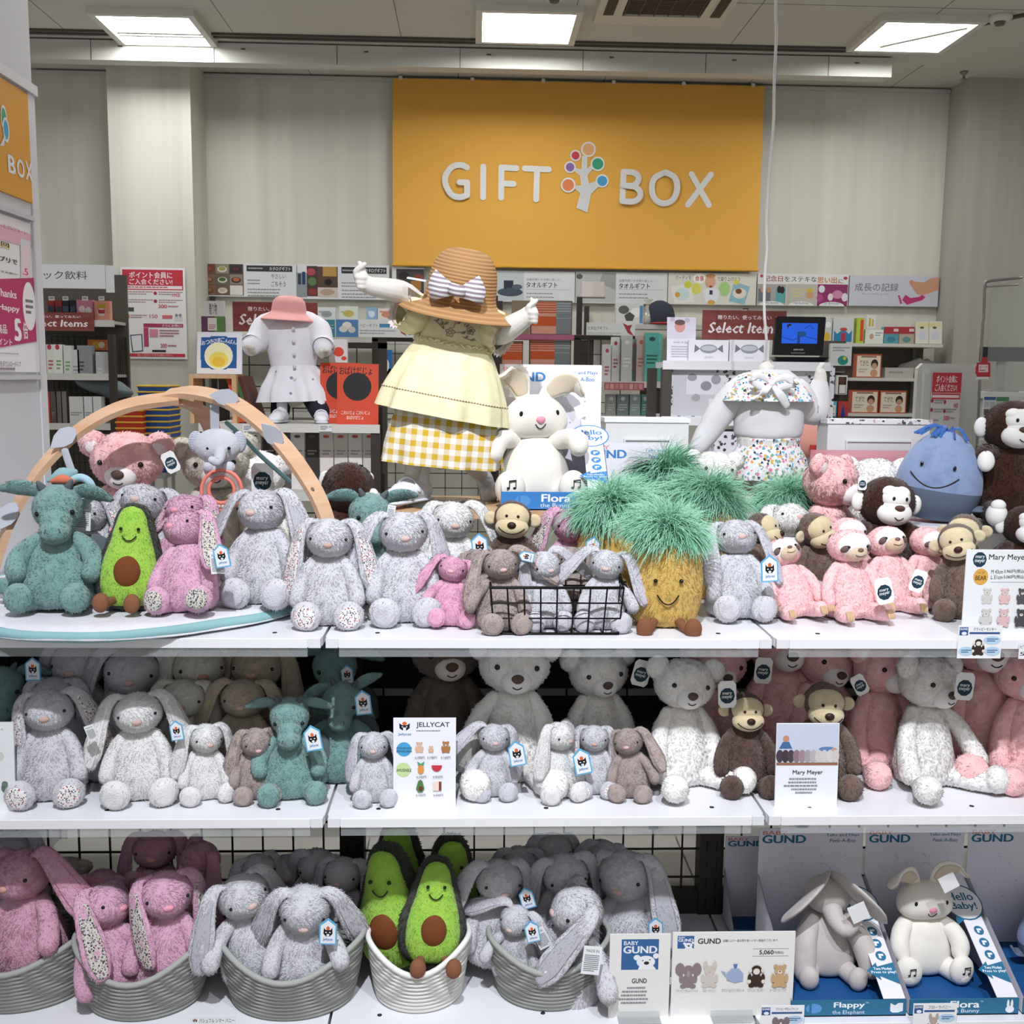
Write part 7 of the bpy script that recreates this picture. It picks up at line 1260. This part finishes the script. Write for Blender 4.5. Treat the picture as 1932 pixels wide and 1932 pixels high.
for x0, x1, c, l in ((1142, 1160, '#a9adab', 'grey blister pack on the lower baby goods shelf'), (1162, 1184, '#8a9c98', 'green grey blister pack on the lower baby goods shelf'), (1186, 1206, '#9fb5af', 'pale green blister pack on the lower baby goods shelf'), (1208, 1222, '#5fa89e', 'turquoise carton on the lower baby goods shelf'), (1224, 1240, '#dcdad4', 'white carton on the lower baby goods shelf')):
    pack('baby_goods_box', l, 'packet', (x0, 744, x1, 785), YG+.04, .05, c, [('e', (x0+x1)/2, 752, 4, 4, '#e3e2de'), ('g', x0+3, 762, x1-3, 776, 3, '#d9d9d6')], z=zg)
pack('gift_set', 'grey and white wrapped gift set with a dark ribbon under the towel sign', 'gift set', (1160, 573, 1212, 612), WY-.3, .06, '#cfcfcb', [('e', 1175, 585, 10, 8, '#5d5f60'), ('e', 1198, 590, 10, 9, '#e8e8e6'), ('p', [(1176, 596), (1186, 589), (1196, 596), (1192, 606), (1180, 606)], '#4a4a4a'), ('r', 1205, 577, 1211, 610, '#5b86b4')], z=None)
rack('wall shelf carrying wrapped gift sets under the towel signs', 1110, 1430, WY-.36, .32, [P(1180, 612, WY-.36).z], P(1180, 580, WY).z, shelfc=plain('#bdbcb6', .5))
m = MB().lathe([(.001, 0), (.05, .01), (.055, .06), (.03, .1), (.012, .13), (.03, .16), (.001, .15)], k=4, n=24); q_ = P(1222, 612, WY-.25); t = thing('wrapped_gift', 'clear wrapped gift bundle tied at the neck beside the dark cap', 'wrapped gift', (q_.x, q_.y, P(1180, 612, WY-.36).z)); obj('wrap', m, t, mats=clear('#dfe3da', .5)); obj('filling', MB().ell((0, 0, .045), (.04, .04, .04)), t, mats=plain('#c9c78c', .7)); obj('tie', MB().tube([(.014*math.cos(a), .014*math.sin(a), .128) for a in np.linspace(0, 6.283, 14)], .004, n=6, k=1), t, mats=plain('#b8a27c', .6))
q_ = P(1244, 606, WY-.24); t = thing('baseball_hat', 'dark navy cap on a shelf behind the baby photo card', 'cap', (q_.x, q_.y, P(1180, 612, WY-.36).z)); obj('crown', MB().lathe([(.09, 0), (.095, .06), (.075, .12), (.03, .15), (.001, .155)], n=28), t, mats=plain('#383c48', .9)); obj('peak', MB().ell((0, -.09, .01), (.075, .06, .008)), t, mats=plain('#b0453f', .9))
# --- select items counter with the small screen
YS = 1.3; zs1 = P(1400, 683, YS).z; zs2 = P(1400, 788, YS).z; zs3 = P(1400, 862, YS).z
rack('white gift rack carrying the small black screen and printed boxes', 1250, 1566, YS, .3, [zs1, zs2, zs3], zs1-.02, post=plain('#4a443e', .5), shelfc=plain('#e3e3e6', .4))
select_sign('brown wood-look sign behind the white candy boxes', (1324, 586, 1482, 641), YS+.2, zs1)
pack('info_card', 'standing card with a sleeping baby photo left of the brown sign', 'card', (1258, 598, 1312, 676), YS+.03, .004, '#e9e6f0', [('r', 1258, 599, 1311, 636, '#dcd6e4'), ('e', 1282, 614, 10, 11, '#d99a92'), ('e', 1282, 607, 10, 5, '#6b4f4a'), ('e', 1268, 602, 5, 4, '#c3bccb'), ('e', 1296, 603, 5, 4, '#c3bccb'), ('t', 1270, 640, 1304, 645, 'made in Japan', '#8b86a0', .02), ('g', 1266, 648, 1306, 670, 5, '#b5b0c4')], z=zs1, rx=-6)
def candy(x0, x1, y0, y1): return [('e', (x0+x1)/2, (y0+y1)/2-3, (x1-x0)*.22, 7, '#9a9ca6'), ('e', (x0+x1)/2, (y0+y1)/2-4, (x1-x0)*.19, 4, '#c9cad4'), ('p', [(x0+21, y0+14), (x0+11, y0+7), (x0+10, y0+20)], '#7b7d86'), ('p', [(x1-21, y0+14), (x1-11, y0+7), (x1-10, y0+20)], '#7b7d86'), ('t', (x0+x1)/2-8, y1-9, (x0+x1)/2+8, y1-5, 'serein', '#b5b5bf')]
for x0, l in ((1295, 'white box printed with a silver candy, beside the baby photo card'), (1371, 'white box printed with a silver candy, beside the black screen')): pack('candy_box', l, 'gift box', (x0, 642, x0+74, 676), YS+.01, .07, '#efeef4', candy(x0, x0+74, 642, 676), z=zs1, group='white candy print boxes')
q_ = P(1506, 676, YS+.04); t = thing('portable_screen', 'small black portable screen showing a blue picture', 'screen', (q_.x, q_.y, zs1)); u = (P(1552, 640, YS).x-P(1457, 640, YS).x)/95
a = Art(lambda x, y: ((x-1504)*u, (676-y)*u), -.008); a.mb.add([((x-1504)*u, yy, (676-y)*u) for yy in (-.008, .012) for x, y in ((1455, 662), (1458, 592), (1460, 590), (1550, 590), (1552, 592), (1549, 662))], [(0, 1, 2, 3, 4, 5)[::-1], (6, 7, 8, 9, 10, 11)]+[(i, i+6, (i+1) % 6+6, (i+1) % 6)[::-1] for i in range(6)], a.mi('#121216', .3), False)
a.mi('#0d0d10'); ops(a, [('t', 1493, 650, 1512, 653, 'DBPOWER', '#c9c9cc', .02), ('r', 1488, 657, 1515, 658.3, '#8d8d92')]); obj('display', a.mb, t, mats=a.mats)
a = Art(lambda x, y: ((x-1504)*u, (676-y)*u), -.009); ops(a, [('r', 1469, 602, 1537, 640, plain('#1f56c8', .3, 0, .3, .55, 'screen_blue')), ('p', [(1478, 606), (1484, 603), (1488, 606), (1482, 608), (1480, 613)], '#1d2434'), ('r', 1499, 618, 1504, 640, '#17479f'), ('l', [(1470, 628), (1490, 634), (1510, 626), (1536, 632)], .6, '#17479f'), ('l', [(1512, 612), (1522, 606), (1530, 614)], .6, '#17479f'), ('e', 1508, 622, 8, 5, '#1c5a9a')]); obj('screen', a.mb, t, mats=a.mats)
obj('base', MB().add([((x-1504)*u, y, z) for z, L in ((.018, ((1453, -.03), (1558, -.03), (1556, .05), (1456, .05))), (.002, ((1464, -.015), (1550, -.015), (1548, .04), (1464, .04)))) for x, y in L], [(0, 1, 2, 3), (7, 6, 5, 4), (0, 4, 5, 1), (1, 5, 6, 2), (2, 6, 7, 3), (3, 7, 4, 0)], 0, False), t, mats=plain('#17171c', .25))
t = thing('acrylic_stand', 'clear acrylic stand under the black screen', 'stand', (q_.x, q_.y, zs1)); obj('plate', MB().bb(-.1, .1, -.03, .08, 0, .0018), t, mats=clear('#e6ecec', .3))
snow = floral('#dcdce0', ('#3f4046', '#dcdce0', '#5a5b61', '#dcdce0', '#dcdce0'), 95, 'speckled_snow_print', .5)
def bagbox(label, x0, x1, y0, y1, z, art, d=.16, Y=YS+.02): return pack('patterned_bag', label, 'gift bag', (x0, y0, x1, y1), Y, d, snow, art, z=z, group='speckled grey gift bags')
bagbox('large speckled grey gift bag with round leaf print under the screen shelf', 1256, 1400, 692, 786, zs2, [('r', 1259, 694, 1336, 784, '#c4c4c8'), ('r', 1284, 704, 1354, 744, '#d9d9de'), ('e', 1294, 712, 9, 7, '#97979d'), ('e', 1320, 728, 10, 9, '#8f8f96'), ('e', 1338, 716, 9, 9, '#9b9ba1'), ('e', 1302, 750, 8, 7, '#a3a3a8'), ('r', 1326, 752, 1352, 784, '#e2e2e6')])
bagbox('speckled grey gift bag behind the blouse under the screen shelf', 1402, 1556, 690, 786, zs2, [('r', 1480, 694, 1540, 705, '#dadade')])
bagbox('speckled grey gift bag on the low shelf by the blouse sleeve', 1336, 1440, 812, 862, zs3, [])
bagbox('speckled grey gift bag on the low shelf right of the flowered shorts', 1490, 1556, 812, 862, zs3, [])
q_ = P(1518, 862, YS+.0); t = thing('pink_cushion', 'round pink plush cushion with a red label on the low gift shelf', 'cushion', (q_.x+.01, YS-.03, zs3)); obj('cover', MB().ell((0, 0, .065), (.085, .05, .064)), t, mats=plain('#dd9c8f', .9)); obj('label', MB().bb(-.02, .025, -.052, -.048, .02, .045), t, mats=plain('#b3352f', .6))
# --- two white cabinet-fronted boxes behind the toys
def cabinet(label, x0, x1, y0, Y, D, topm):
    xa, xb = P(x0, 850, Y).x, P(x1, 850, Y).x; w = xb-xa; h = P((x0+x1)/2, y0, Y).z-S1; t = thing('toy_cabinet', label, 'cabinet', (xa, Y, S1)); wm = plain('#dededf', .4); e = MB().bb(0, w, 0, D, 0, h); obj('carcass', e, t, mats=wm)
    obj('top_panel', MB().bb(-.004, w+.004, -.004, D, h, h+.012), t, mats=topm); f = MB().bb(.05, w-.05, -.004, 0, .03, h-.045); obj('front_panel', f, t, mats=plain('#d3d4d6', .35)); g = MB()
    for a_, b_, c_, d2 in ((.05, w-.05, h-.049, h-.045), (.05, w-.05, .03, .034), (.05, .054, .034, h-.049), (w-.054, w-.05, .034, h-.049)): g.bb(a_, b_, -.009, -.004, c_, d2)
    obj('panel_moulding', g, t, mats=wm); return t
cabinet('white toy cabinet with cloud dotted top behind the second talking-rabbit box', 1142, 1298, 797, .84, .09, floral('#eceef0', ('#9fb2ba', '#eceef0', '#b9c4c8', '#eceef0', '#eceef0'), 22, 'cloud_dots', .16))
cabinet('white toy cabinet with speckled flowered top behind the pink bear', 1560, 1752, 800, .84, .09, floral('#e9e9ea', ('#54565c', '#c9a2a8', '#8a8c92', '#e9e9ea'), 70, 'speckled_flower_print', .4))
t = thing('pink_tray', 'pale pink tray edge behind the white bear and pink bear', 'tray', P(1640, 862, .8)); t.location.z = S1; hh = P(1640, 850, .8).z-S1; obj('tray', MB().bb(-.16, .22, 0, .012, 0, hh), t, mats=clear('#e79aa6', .55, .3, 'pink_acrylic'))
# --- right wall shelves
YR = WY-.32; zr = [P(1660, y, YR).z for y in (648, 713, 780)]
xa, xb = P(1604, 700, YR).x, P(1776, 700, YR).x; t = thing('wall_shelf', 'cream wall shelves of baby goods in the right corner', 'shelf', (xa, YR, 0))
for z in zr: obj('board', MB().bb(0, xb-xa, 0, .28, z-.02, z), t, mats=plain('#d0cec5', .5))
obj('upright', MB().bb(-.02, .0, .24, .3, 0, zr[0]+.13), t, mats=plain('#8d8b84', .4)); obj('upright', MB().bb(xb-xa-.08, xb-xa-.06, .26, .3, 0, zr[0]+.13), t, mats=plain('#8d8b84', .4)); obj('back_panel', MB().bb(0, xb-xa, .285, .3, 0, zr[0]-.02), t, mats=plain('#7b756b', .7))
def rp(name, label, cat, box, base, art=(), z=None, d=.05, dy=.02, rx=0, group=None): return pack(name, label, cat, box, YR+dy, d, base, art, z=z, rx=rx, group=group)
rp('toy_packet', 'packet with a blue crown and red number one beside the black screen', 'packet', (1568, 600, 1606, 644), '#cfd3d2', [('p', [(1570, 642), (1570, 622), (1576, 628), (1588, 619), (1598, 628), (1604, 621), (1604, 642)], '#2f7fae'), ('t', 1584, 626, 1592, 640, '1', '#b53346', .06), ('e', 1588, 620, 7, 3, '#b84a4a')], z=zr[0])
rp('toy_packet', 'packet with a yellow toy just right of the black screen', 'packet', (1552, 606, 1566, 642), '#c9ccc9', [('e', 1557, 632, 6, 8, '#dcb43a'), ('e', 1559, 612, 5, 5, '#eceeee')], z=zr[0])
rp('spoon_packet', 'green and red spoon packet on the upper right wall shelf', 'packet', (1612, 600, 1626, 646), '#b7c94a', [('r', 1619, 606, 1625, 642, '#c9512f'), ('e', 1622, 606, 3, 3, '#c9512f')], z=zr[0])
rp('card_box', 'white card with a yellow print hung above the upper right shelf', 'packet', (1634, 594, 1651, 620), '#e3e3de', [('r', 1638, 600, 1642, 616, '#d0b34a'), ('r', 1644, 602, 1647, 616, '#d0b34a')], dy=.24, d=.01)
rp('card_box', 'white and green box with a small portrait on the upper right shelf', 'box', (1629, 622, 1663, 646), '#dfe3d2', [('r', 1636, 623, 1663, 636, '#e9e9e6'), ('e', 1641, 634, 4, 5, '#c9a088'), ('g', 1648, 626, 1661, 634, 2, '#8f9296')], z=zr[0])
for x, c, c2, l in ((1664, '#5a9aa5', '#3f7f9a', 'red banded box with a blue picture on the upper right shelf'), (1693, '#b3a48f', '#5f8f8a', 'red banded box with a tan picture on the upper right shelf')): rp('game_box', l, 'box', (x, 617, x+28, 646), c, [('r', x, 617, x+28, 629, '#a8353c'), ('r', x+18, 620, x+27, 625, '#e2c9c6'), ('e', x+14, 639, 8, 5, c2)], z=zr[0])
for x, l in ((1724, 'cream blister pack on the upper right shelf, the inner of two'), (1748, 'cream blister pack on the upper right shelf, at the shelf end')): rp('blister_pack', l, 'packet', (x, 607, x+26, 646), '#d9d6c9', [('r', x+2, 609, x+24, 617, '#d9cf9a'), ('e', x+13, 632, 8, 8, '#c9ccd8'), ('e', x+12, 618, 4, 2, '#5a544c')], z=zr[0], rx=-6)
def baby(x0, y0, x1, y1): w, h = x1-x0, y1-y0; return [('r', x0+2, y0+3, x1-2, y1-2, '#e4d9c3'), ('e', x0+w*.73, y0+h*.42, w*.14, h*.2, '#3a2a24'), ('e', x0+w*.73, y0+h*.5, w*.1, h*.13, '#c9987a'), ('e', x0+w*.72, y0+h*.8, w*.14, h*.16, '#c9987a'), ('t', x0+w*.15, y0+h*.25, x0+w*.5, y0+h*.5, 'てがた', '#6b5a48', .02), ('g', x0+w*.12, y0+h*.6, x0+w*.45, y0+h*.8, 2, '#a8a49a'), ('r', x0+w*.2, y0+h*.09, x1-w*.2, y0+h*.15, '#8a6a52')]
rp('keepsake_box', 'baby hand print kit box on the second right wall shelf', 'box', (1611, 668, 1659, 708), '#b5573c', baby(1611, 668, 1659, 708), z=zr[1])
rp('keepsake_box', 'baby hand print kit box on the third right wall shelf, beside the number candles', 'box', (1602, 736, 1653, 777), '#b5573c', baby(1602, 736, 1653, 777), z=zr[2])
rp('keepsake_box', 'baby hand print kit box on the third right wall shelf, nearer the counter', 'box', (1656, 737, 1706, 777), '#b5573c', baby(1656, 737, 1706, 777), z=zr[2])
rp('storage_box', 'flat white box on the second right wall shelf', 'box', (1661, 694, 1714, 709), '#b9b7b0', [('g', 1668, 698, 1705, 704, 1, '#97958e')], z=zr[1], d=.15)
q_ = P(1735, 690, YR+.14); tag(obj('crumpled_bag', MB().ell((0, 0, .06), (.13, .07, .06)).lump(.018, 16), mats=plain('#a5a39b', .6), M=Matrix.Translation((q_.x, q_.y, zr[1]+.001))), 'crumpled grey plastic bag on the second right wall shelf', 'bag')
YP = YR-.5; xa, xb = P(1554, 760, YP).x, P(1602, 760, YP).x; t = thing('peg_stand', 'narrow grey stand hung with small party goods beside the speckled bags', 'display stand', (xa, YP, 0)); obj('panel', MB().bb(0, xb-xa, .1, .115, 0, P(1580, 642, YP).z), t, mats=plain('#5f5a52', .6)); 
for y in (700, 742, 776): obj('hook', MB().bb(.02, xb-xa-.02, .04, .1, P(1580, y, YP).z-.008, P(1580, y, YP).z-.002), t, mats=plain('#8a867d', .4))
for box, c, art, l in (((1564, 648, 1604, 690), '#d5d8d7', [('e', 1588, 680, 10, 9, '#2f8a85'), ('e', 1591, 676, 3, 3, '#d9c24a'), ('g', 1568, 654, 1600, 664, 2, '#8f9296')], 'clear party packet with a teal monster, under the black screen'), ((1576, 708, 1596, 744), '#e1dfda', [('r', 1579, 711, 1594, 743, '#2f2b2a'), ('e', 1586, 718, 6, 7, '#5a3a30'), ('r', 1581, 726, 1593, 742, '#e6e3dd')], 'white packet with a dark label on the narrow stand'), ((1559, 757, 1576, 786), '#5fb3cf', [('r', 1561, 764, 1574, 784, '#dfe7ea'), ('t', 1563, 765, 1572, 782, '2', '#c9803f', .05)], 'blue boxed number two candle'), ((1579, 757, 1598, 786), '#b5403f', [('p', [(1584, 786), (1588, 762), (1593, 786)], '#2f3f8f')], 'red boxed candle with a blue cone')): pack('party_packet', l, 'packet', box, YP+.03, .03, c, art)
# --- counter, screens and frame at the right
YC = 2.2; xa, xb = P(1728, 760, YC).x, P(1848, 760, YC).x; w = xb-xa; zc_ = P(1785, 686, YC).z; t = thing('counter_panel', 'pale counter panel with clipped corner holding the red poster', 'counter', (xa, YC, 0))
obj('panel', MB().ext([(0, 0), (w, 0), (w, zc_), (.02, zc_), (0, zc_-.02)], 0, .03).bb(.02, .05, -.02, 0, 0, zc_-.04), t, mats=plain('#c9c9c3', .5))
board('member_poster', 'red headed points poster on the counter at the right', 'poster', (1751, 702, 1806, 836), YC-.02, [('r', 1751, 703, 1806, 741, CR), ('t', 1759, 708, 1798, 722, 'ポイント会員に', '#f6eeee', .04), ('t', 1757, 724, 1798, 738, 'ご入会ください!', '#f6eeee', .04), ('r', 1752, 742, 1805, 753, CR), ('r', 1753, 745, 1803, 750, '#eedcdd')]+[('e', x, y, 2.6, 4, '#a83a48') for x, y in ((1753, 756), (1777, 758), (1753, 773), (1777, 775))]+[('g', x, y, x+20, y+9, 2, '#9a8f92') for x, y in ((1757, 753), (1757, 770), (1779, 770))]+[('t', 1794, 759, 1802, 769, '10倍', '#b93a4a', .04), ('t', 1776, 784, 1787, 793, '300', '#b93a4a', .04), ('g', 1788, 786, 1801, 791, 1, '#b9737c'), ('g', 1758, 790, 1770, 796, 1, '#9a8f92')], '#d2d0d0', th=.008)
t = thing('clear_screen', 'clear hanging screen on a bent steel pipe at the right edge', 'screen', P(1862, 760, 2.1)); o_ = P(1862, 760, 2.1); t.location.z = 0; o_.z = 0; k = lambda x, y: tuple(P(x, y, 2.1)-o_)
obj('pipe', MB().tube([(0, 0, 0), k(1850, 690), k(1856, 600), k(1858, 540), k(1864, 531), k(1895, 527), k(1927, 524)], .0055, n=10, k=3), t, mats=plain('#8f8f8c', .25, .8)); obj('sheet', MB().bb(k(1864, 700)[0], k(1864, 700)[0]+.5, .01, .012, k(1864, 860)[2], k(1864, 540)[2]), t, mats=clear('#d5dad8', .16, .05)); obj('rail', MB().tube([k(1862, 541), k(1920, 537)], .004, n=8, k=1), t, mats=plain('#9a9a97', .3, .6))
t = thing('red_clip_card', 'red hanging price card clipped to the steel pipe', 'price card', P(1853, 700, 2.05)); o2 = P(1853, 700, 2.05); a = Art(lambda x, y: tuple(P(x, y, 2.05)-o2)[::2], -.002); ops(a, [('r', 1852, 674, 1863, 686, '#c23a3f'), ('r', 1842, 684, 1868, 711, '#c23a3f'), ('r', 1846, 688, 1864, 702, '#eee0de'), ('t', 1847, 690, 1863, 695, 'カード', '#b53a46', .03), ('g', 1847, 697, 1863, 701, 1, '#b53a46'), ('r', 1841, 711, 1865, 716, '#e6e4e2')]); a.mb.bb(-.026, .03, -.001, .001, -.012, .018, a.mi('#c23a3f')); obj('card', a.mb, t, mats=a.mats)
YK = 3.0; t = thing('checkout_counter', 'grey checkout counter in the right corner behind the clear screen', 'counter', P(1900, 760, YK)); t.location.z = 0; zk = P(1900, 740, YK).z; obj('body', MB().bb(-.12, 1.3, 0, .5, 0, zk-.03), t, mats=plain('#a9a8a2', .6)); obj('worktop', MB().bb(-.14, 1.32, -.02, .52, zk-.03, zk), t, mats=plain('#c4c3bd', .4))
q_ = P(1890, 668, YK+.2); t = thing('monitor', 'dark back of a checkout monitor behind the clear screen', 'monitor', (q_.x, q_.y, zk)); h_ = P(1890, 655, YK+.2).z-zk; h0 = P(1890, 682, YK+.2).z-zk; w = .105; obj('screen', MB().bb(-w, w, -.02, .02, h0, h_), t, mats=plain('#232326', .35)); obj('stand', MB().bb(-.02, .02, -.01, .01, .01, h0).bb(-.07, .07, -.06, .06, 0, .01), t, mats=plain('#8d8d8a', .5))
board('notice_sheet', 'printed notice sheet with small boxes at the right edge', 'notice', (1850, 748, 1930, 830), 2.0, [('r', 1851, 749, 1873, 755, '#3f5f9c'), ('r', 1874, 749, 1898, 757, '#4f8a5a')]+[('r', 1852+i*11, 758+j*14, 1861+i*11, 769+j*14, c) for i in range(4) for j, c in enumerate(('#b5bac2', '#6b5d52', '#9a9fa6'))], '#d5d6d4', th=.003)
# --- drinks shelving at the far left
YD = 3.5; xa, xb = P(88, 700, YD).x, P(216, 700, YD).x; w = xb-xa; t = thing('drink_shelving', 'grey drinks shelving with a white header at the far left', 'shop rack', (xa-.3, YD, 0)); w += .3; zh0, zh1 = P(150, 543, YD).z, P(150, 500, YD).z
zd = [P(150, y, YD).z for y in (603, 706, 800)]
obj('back_panel', MB().bb(0, w-.02, .3, .32, 0, zh1-.02), t, mats=plain('#5b5750', .7)); obj('end_post', MB().bb(w-.03, w, 0, .04, 0, P(150, 630, YD).z), t, mats=dkbr)
for i, z in enumerate(zd): obj('shelf', MB().bb(0, w-.03, .0 if i else .12, .3, z-.015, z), t, mats=plain('#b5b3ab', .5)); obj('label_strip', MB().bb(0, w-.03, -.004 if i else .116, 0 if i else .12, z-.03, z+.004), t, mats=plain('#c9c8c2', .4))
g = MB()
for i in range(9): g.bb(w-.03-.0015, w-.03+.0015, .03+i*.033, .033+i*.033, .1, P(150, 632, YD).z)
for i in range(14): x = w-.42+i*.03; g.bb(x, x+.002, .28, .285, .1, P(150, 632, YD).z)
for j in range(22): z = P(150, 632, YD).z-j*.045; g.bb(w-.42, w-.03, .28, .284, z-.001, z+.001)
obj('wire_grid', g, t, mats=plain('#2c2824', .5))
board('header_sign', 'white header sign for packet drinks at the far left', 'sign', (40, 499, 200, 544), YD-.01, [('t', 60, 511, 166, 527, 'パック飲料', '#4a4c4e', .01)], '#dfe2e4', th=.01); board('header_end', 'plain white end piece of the drinks header sign', 'sign', (201, 501, 216, 552), YD-.005, [], '#dfe1e2', th=.01)
for x, w_, c, c2, l in ((94, 12, '#a83a3a', '#3f4a5a', 'red drink can leftmost on the drinks shelf'), (109, 12, '#a83a3a', '#3f4a5a', 'second red drink can on the drinks shelf'), (122, 12, '#2f3038', '#59647a', 'black drink can on the drinks shelf'), (136, 11, '#2b2c33', '#4f5a70', 'second black drink can on the drinks shelf')): pack('drink_can', l, 'drink', (x, 567, x+w_, 602), YD+.16, .05, c, [('r', x+1, 577, x+w_-1, 587, c2)], z=zd[0], group='small drink cans')
pack('snack_pack', 'pink spotted snack pack on the drinks shelf', 'packet', (148, 566, 178, 602), YD+.14, .04, '#cf8aa0', [('e', 158, 582, 6, 6, '#f0e6e6'), ('e', 170, 585, 6, 7, '#f0e6e6'), ('e', 164, 592, 9, 5, '#f0e6e6')], z=zd[0]); pack('snack_pack', 'salmon snack pack with red lettering on the drinks shelf', 'packet', (181, 568, 210, 600), YD+.14, .04, '#d9957c', [('r', 187, 574, 203, 579, '#b8a43a'), ('e', 194, 586, 8, 6, '#e8dcd2'), ('r', 188, 582, 201, 588, '#b53a3a')], z=zd[0])
for x, l in ((92, 'first'), (118, 'second'), (155, 'third'), (186, 'fourth')): board('price_label', 'white price label above the drinks, %s from the pillar' % l, 'price label', (x, 559, x+11, 567), YD+.1, [('r', x+2, 561, x+9, 564, '#9a9c9e')], '#e6e6e4', th=.002)
select_sign('brown wood-look sign on the drinks shelving', (40, 589, 178, 624), YD+.111)
for i, (x, y0, c, c2, l) in enumerate(((92, 650, '#d9dcd6', '#b53a4a', 'white pouch with a red cap on the second drinks shelf'), (107, 650, '#dfe3da', '#5f9a4a', 'white pouch with green lettering on the second drinks shelf'), (124, 652, '#d3d7d0', '#6aa055', 'white and green pouch beside the grey box'), (138, 660, '#c9cccc', '#8f9498', 'slim grey pouch leaning on the second drinks shelf'), (150, 652, '#8d9194', '#3a3c40', 'grey bag with dark lettering on the second drinks shelf'), (184, 664, '#b5b8b8', '#d0d2d2', 'plain grey box at the end of the second drinks shelf'))): pack('pouch', l, 'packet', (x, y0, x+(15 if i < 4 else 28), 705), YD+.06, .04, c, [('e', x+6, y0+5, 4, 5, c2 if i == 0 else '#b53a4a' if i == 1 else c), ('g', x+3, y0+28, x+12, y0+48, 3, c2)], z=zd[1])
pack('snack_pack', 'orange snack pack hung on the drinks shelving grid', 'packet', (168, 641, 203, 661), YD+.24, .03, '#d9773f', [('e', 184, 651, 8, 6, '#e2b23f'), ('e', 194, 651, 6, 6, '#efe3d0')])
for i, (x, w_, c, l) in enumerate(((93, 7, '#b8402f', 'narrow red box on the third drinks shelf'), (101, 10, '#5a4f4a', 'dark box behind the narrow red one'), (113, 8, '#6b6560', 'brown grey carton on the third drinks shelf'), (123, 8, '#77716b', 'pale brown carton on the third drinks shelf'), (136, 26, '#cfd1d0', 'wide white box on the third drinks shelf'), (164, 15, '#d6d8d8', 'white carton on the third drinks shelf'), (181, 15, '#dadcdb', 'white carton at the end of the third drinks shelf'))): pack('carton', l, 'box', (x, 738 if i < 4 else 748, x+w_, 798), YD+.05, .06, c, [('g', x+2, 776, x+w_-2, 784, 2, '#7d7f80')] if w_ > 9 else [], z=zd[2])
q_ = P(180, 745, YD+.05); tag(obj('bundle', MB().ell((0, 0, .05), (.15, .09, .05)).lump(.01, 12), mats=plain('#6f7a80', .35), M=Matrix.Translation((q_.x, q_.y+.1, P(150, 748, YD).z))@Matrix.Rotation(math.radians(14), 4, 'Y')), 'grey plastic wrapped bundle lying on the cartons', 'bundle')
# --- stacked shopping baskets by the column
def stack(label_fn, x, ytop, n, c, rimc, Y, group, s=.075):
    q_ = P(x, ytop, Y)
    for k in range(n):
        z = q_.z-.075-k*.029; t = thing('shopping_basket', label_fn(k), 'shopping basket', (q_.x, Y, z), group=group)
        m = MB(); v = []; 
        for zz, sc in ((0, .8), (.075, 1)): v += [(-s*sc, -.11*sc, zz), (s*sc, -.11*sc, zz), (s*sc, .11*sc, zz), (-s*sc, .11*sc, zz)]
        m.add(v, [(0, 4, 5, 1), (1, 5, 6, 2), (2, 6, 7, 3), (3, 7, 4, 0), (0, 1, 2, 3)], 0, False); obj('bin', m, t, mats=plain(c, .4)); r_ = MB(); r_.tube([(-s, -.11, .075), (s, -.11, .075), (s, .11, .075), (-s, .11, .075), (-s, -.11, .075)], .0045, n=6, k=1, smooth=False); obj('handle', r_, t, mats=plain(rimc, .5))
OR = ('topmost', 'second', 'third', 'fourth', 'fifth', 'sixth', 'seventh', 'eighth', 'ninth', 'tenth', 'eleventh', 'twelfth', 'thirteenth', 'fourteenth', 'fifteenth')
stack(lambda k: OR[k]+' blue shopping basket of the stack by the column', 300, 728, 13, '#2f5aa8', '#d8b03a', 3.35, 'stacked blue shopping baskets'); stack(lambda k: OR[k]+' red shopping basket of the stack beside the blue ones', 256, 762, 11, '#c8402c', '#d8a03a', 3.3, 'stacked red shopping baskets', .065)
for x, n in ((300, 'blue'), (256, 'red')): q_ = P(x, 900, 3.33); t = thing('basket_trolley', 'wheeled base under the %s shopping basket stack' % n, 'trolley', (q_.x, 3.33, 0)); h_ = P(x, 728 if n == 'blue' else 762, 3.35).z-.075-(13 if n == 'blue' else 11)*.029+.028; obj('frame', MB().bb(-.06, .06, -.1, .1, h_-.03, h_-.002).bb(-.058, -.045, -.08, -.06, .05, h_-.03).bb(.045, .058, .06, .08, .05, h_-.03).bb(-.058, -.045, .06, .08, .05, h_-.03).bb(.045, .058, -.08, -.06, .05, h_-.03), t, mats=plain('#9a9a98', .3, .7)); [obj('wheel', MB().ell((a_, b_, .025), (.012, .025, .025)), t, mats=blackm) for a_ in (-.051, .051) for b_ in (-.07, .07)]
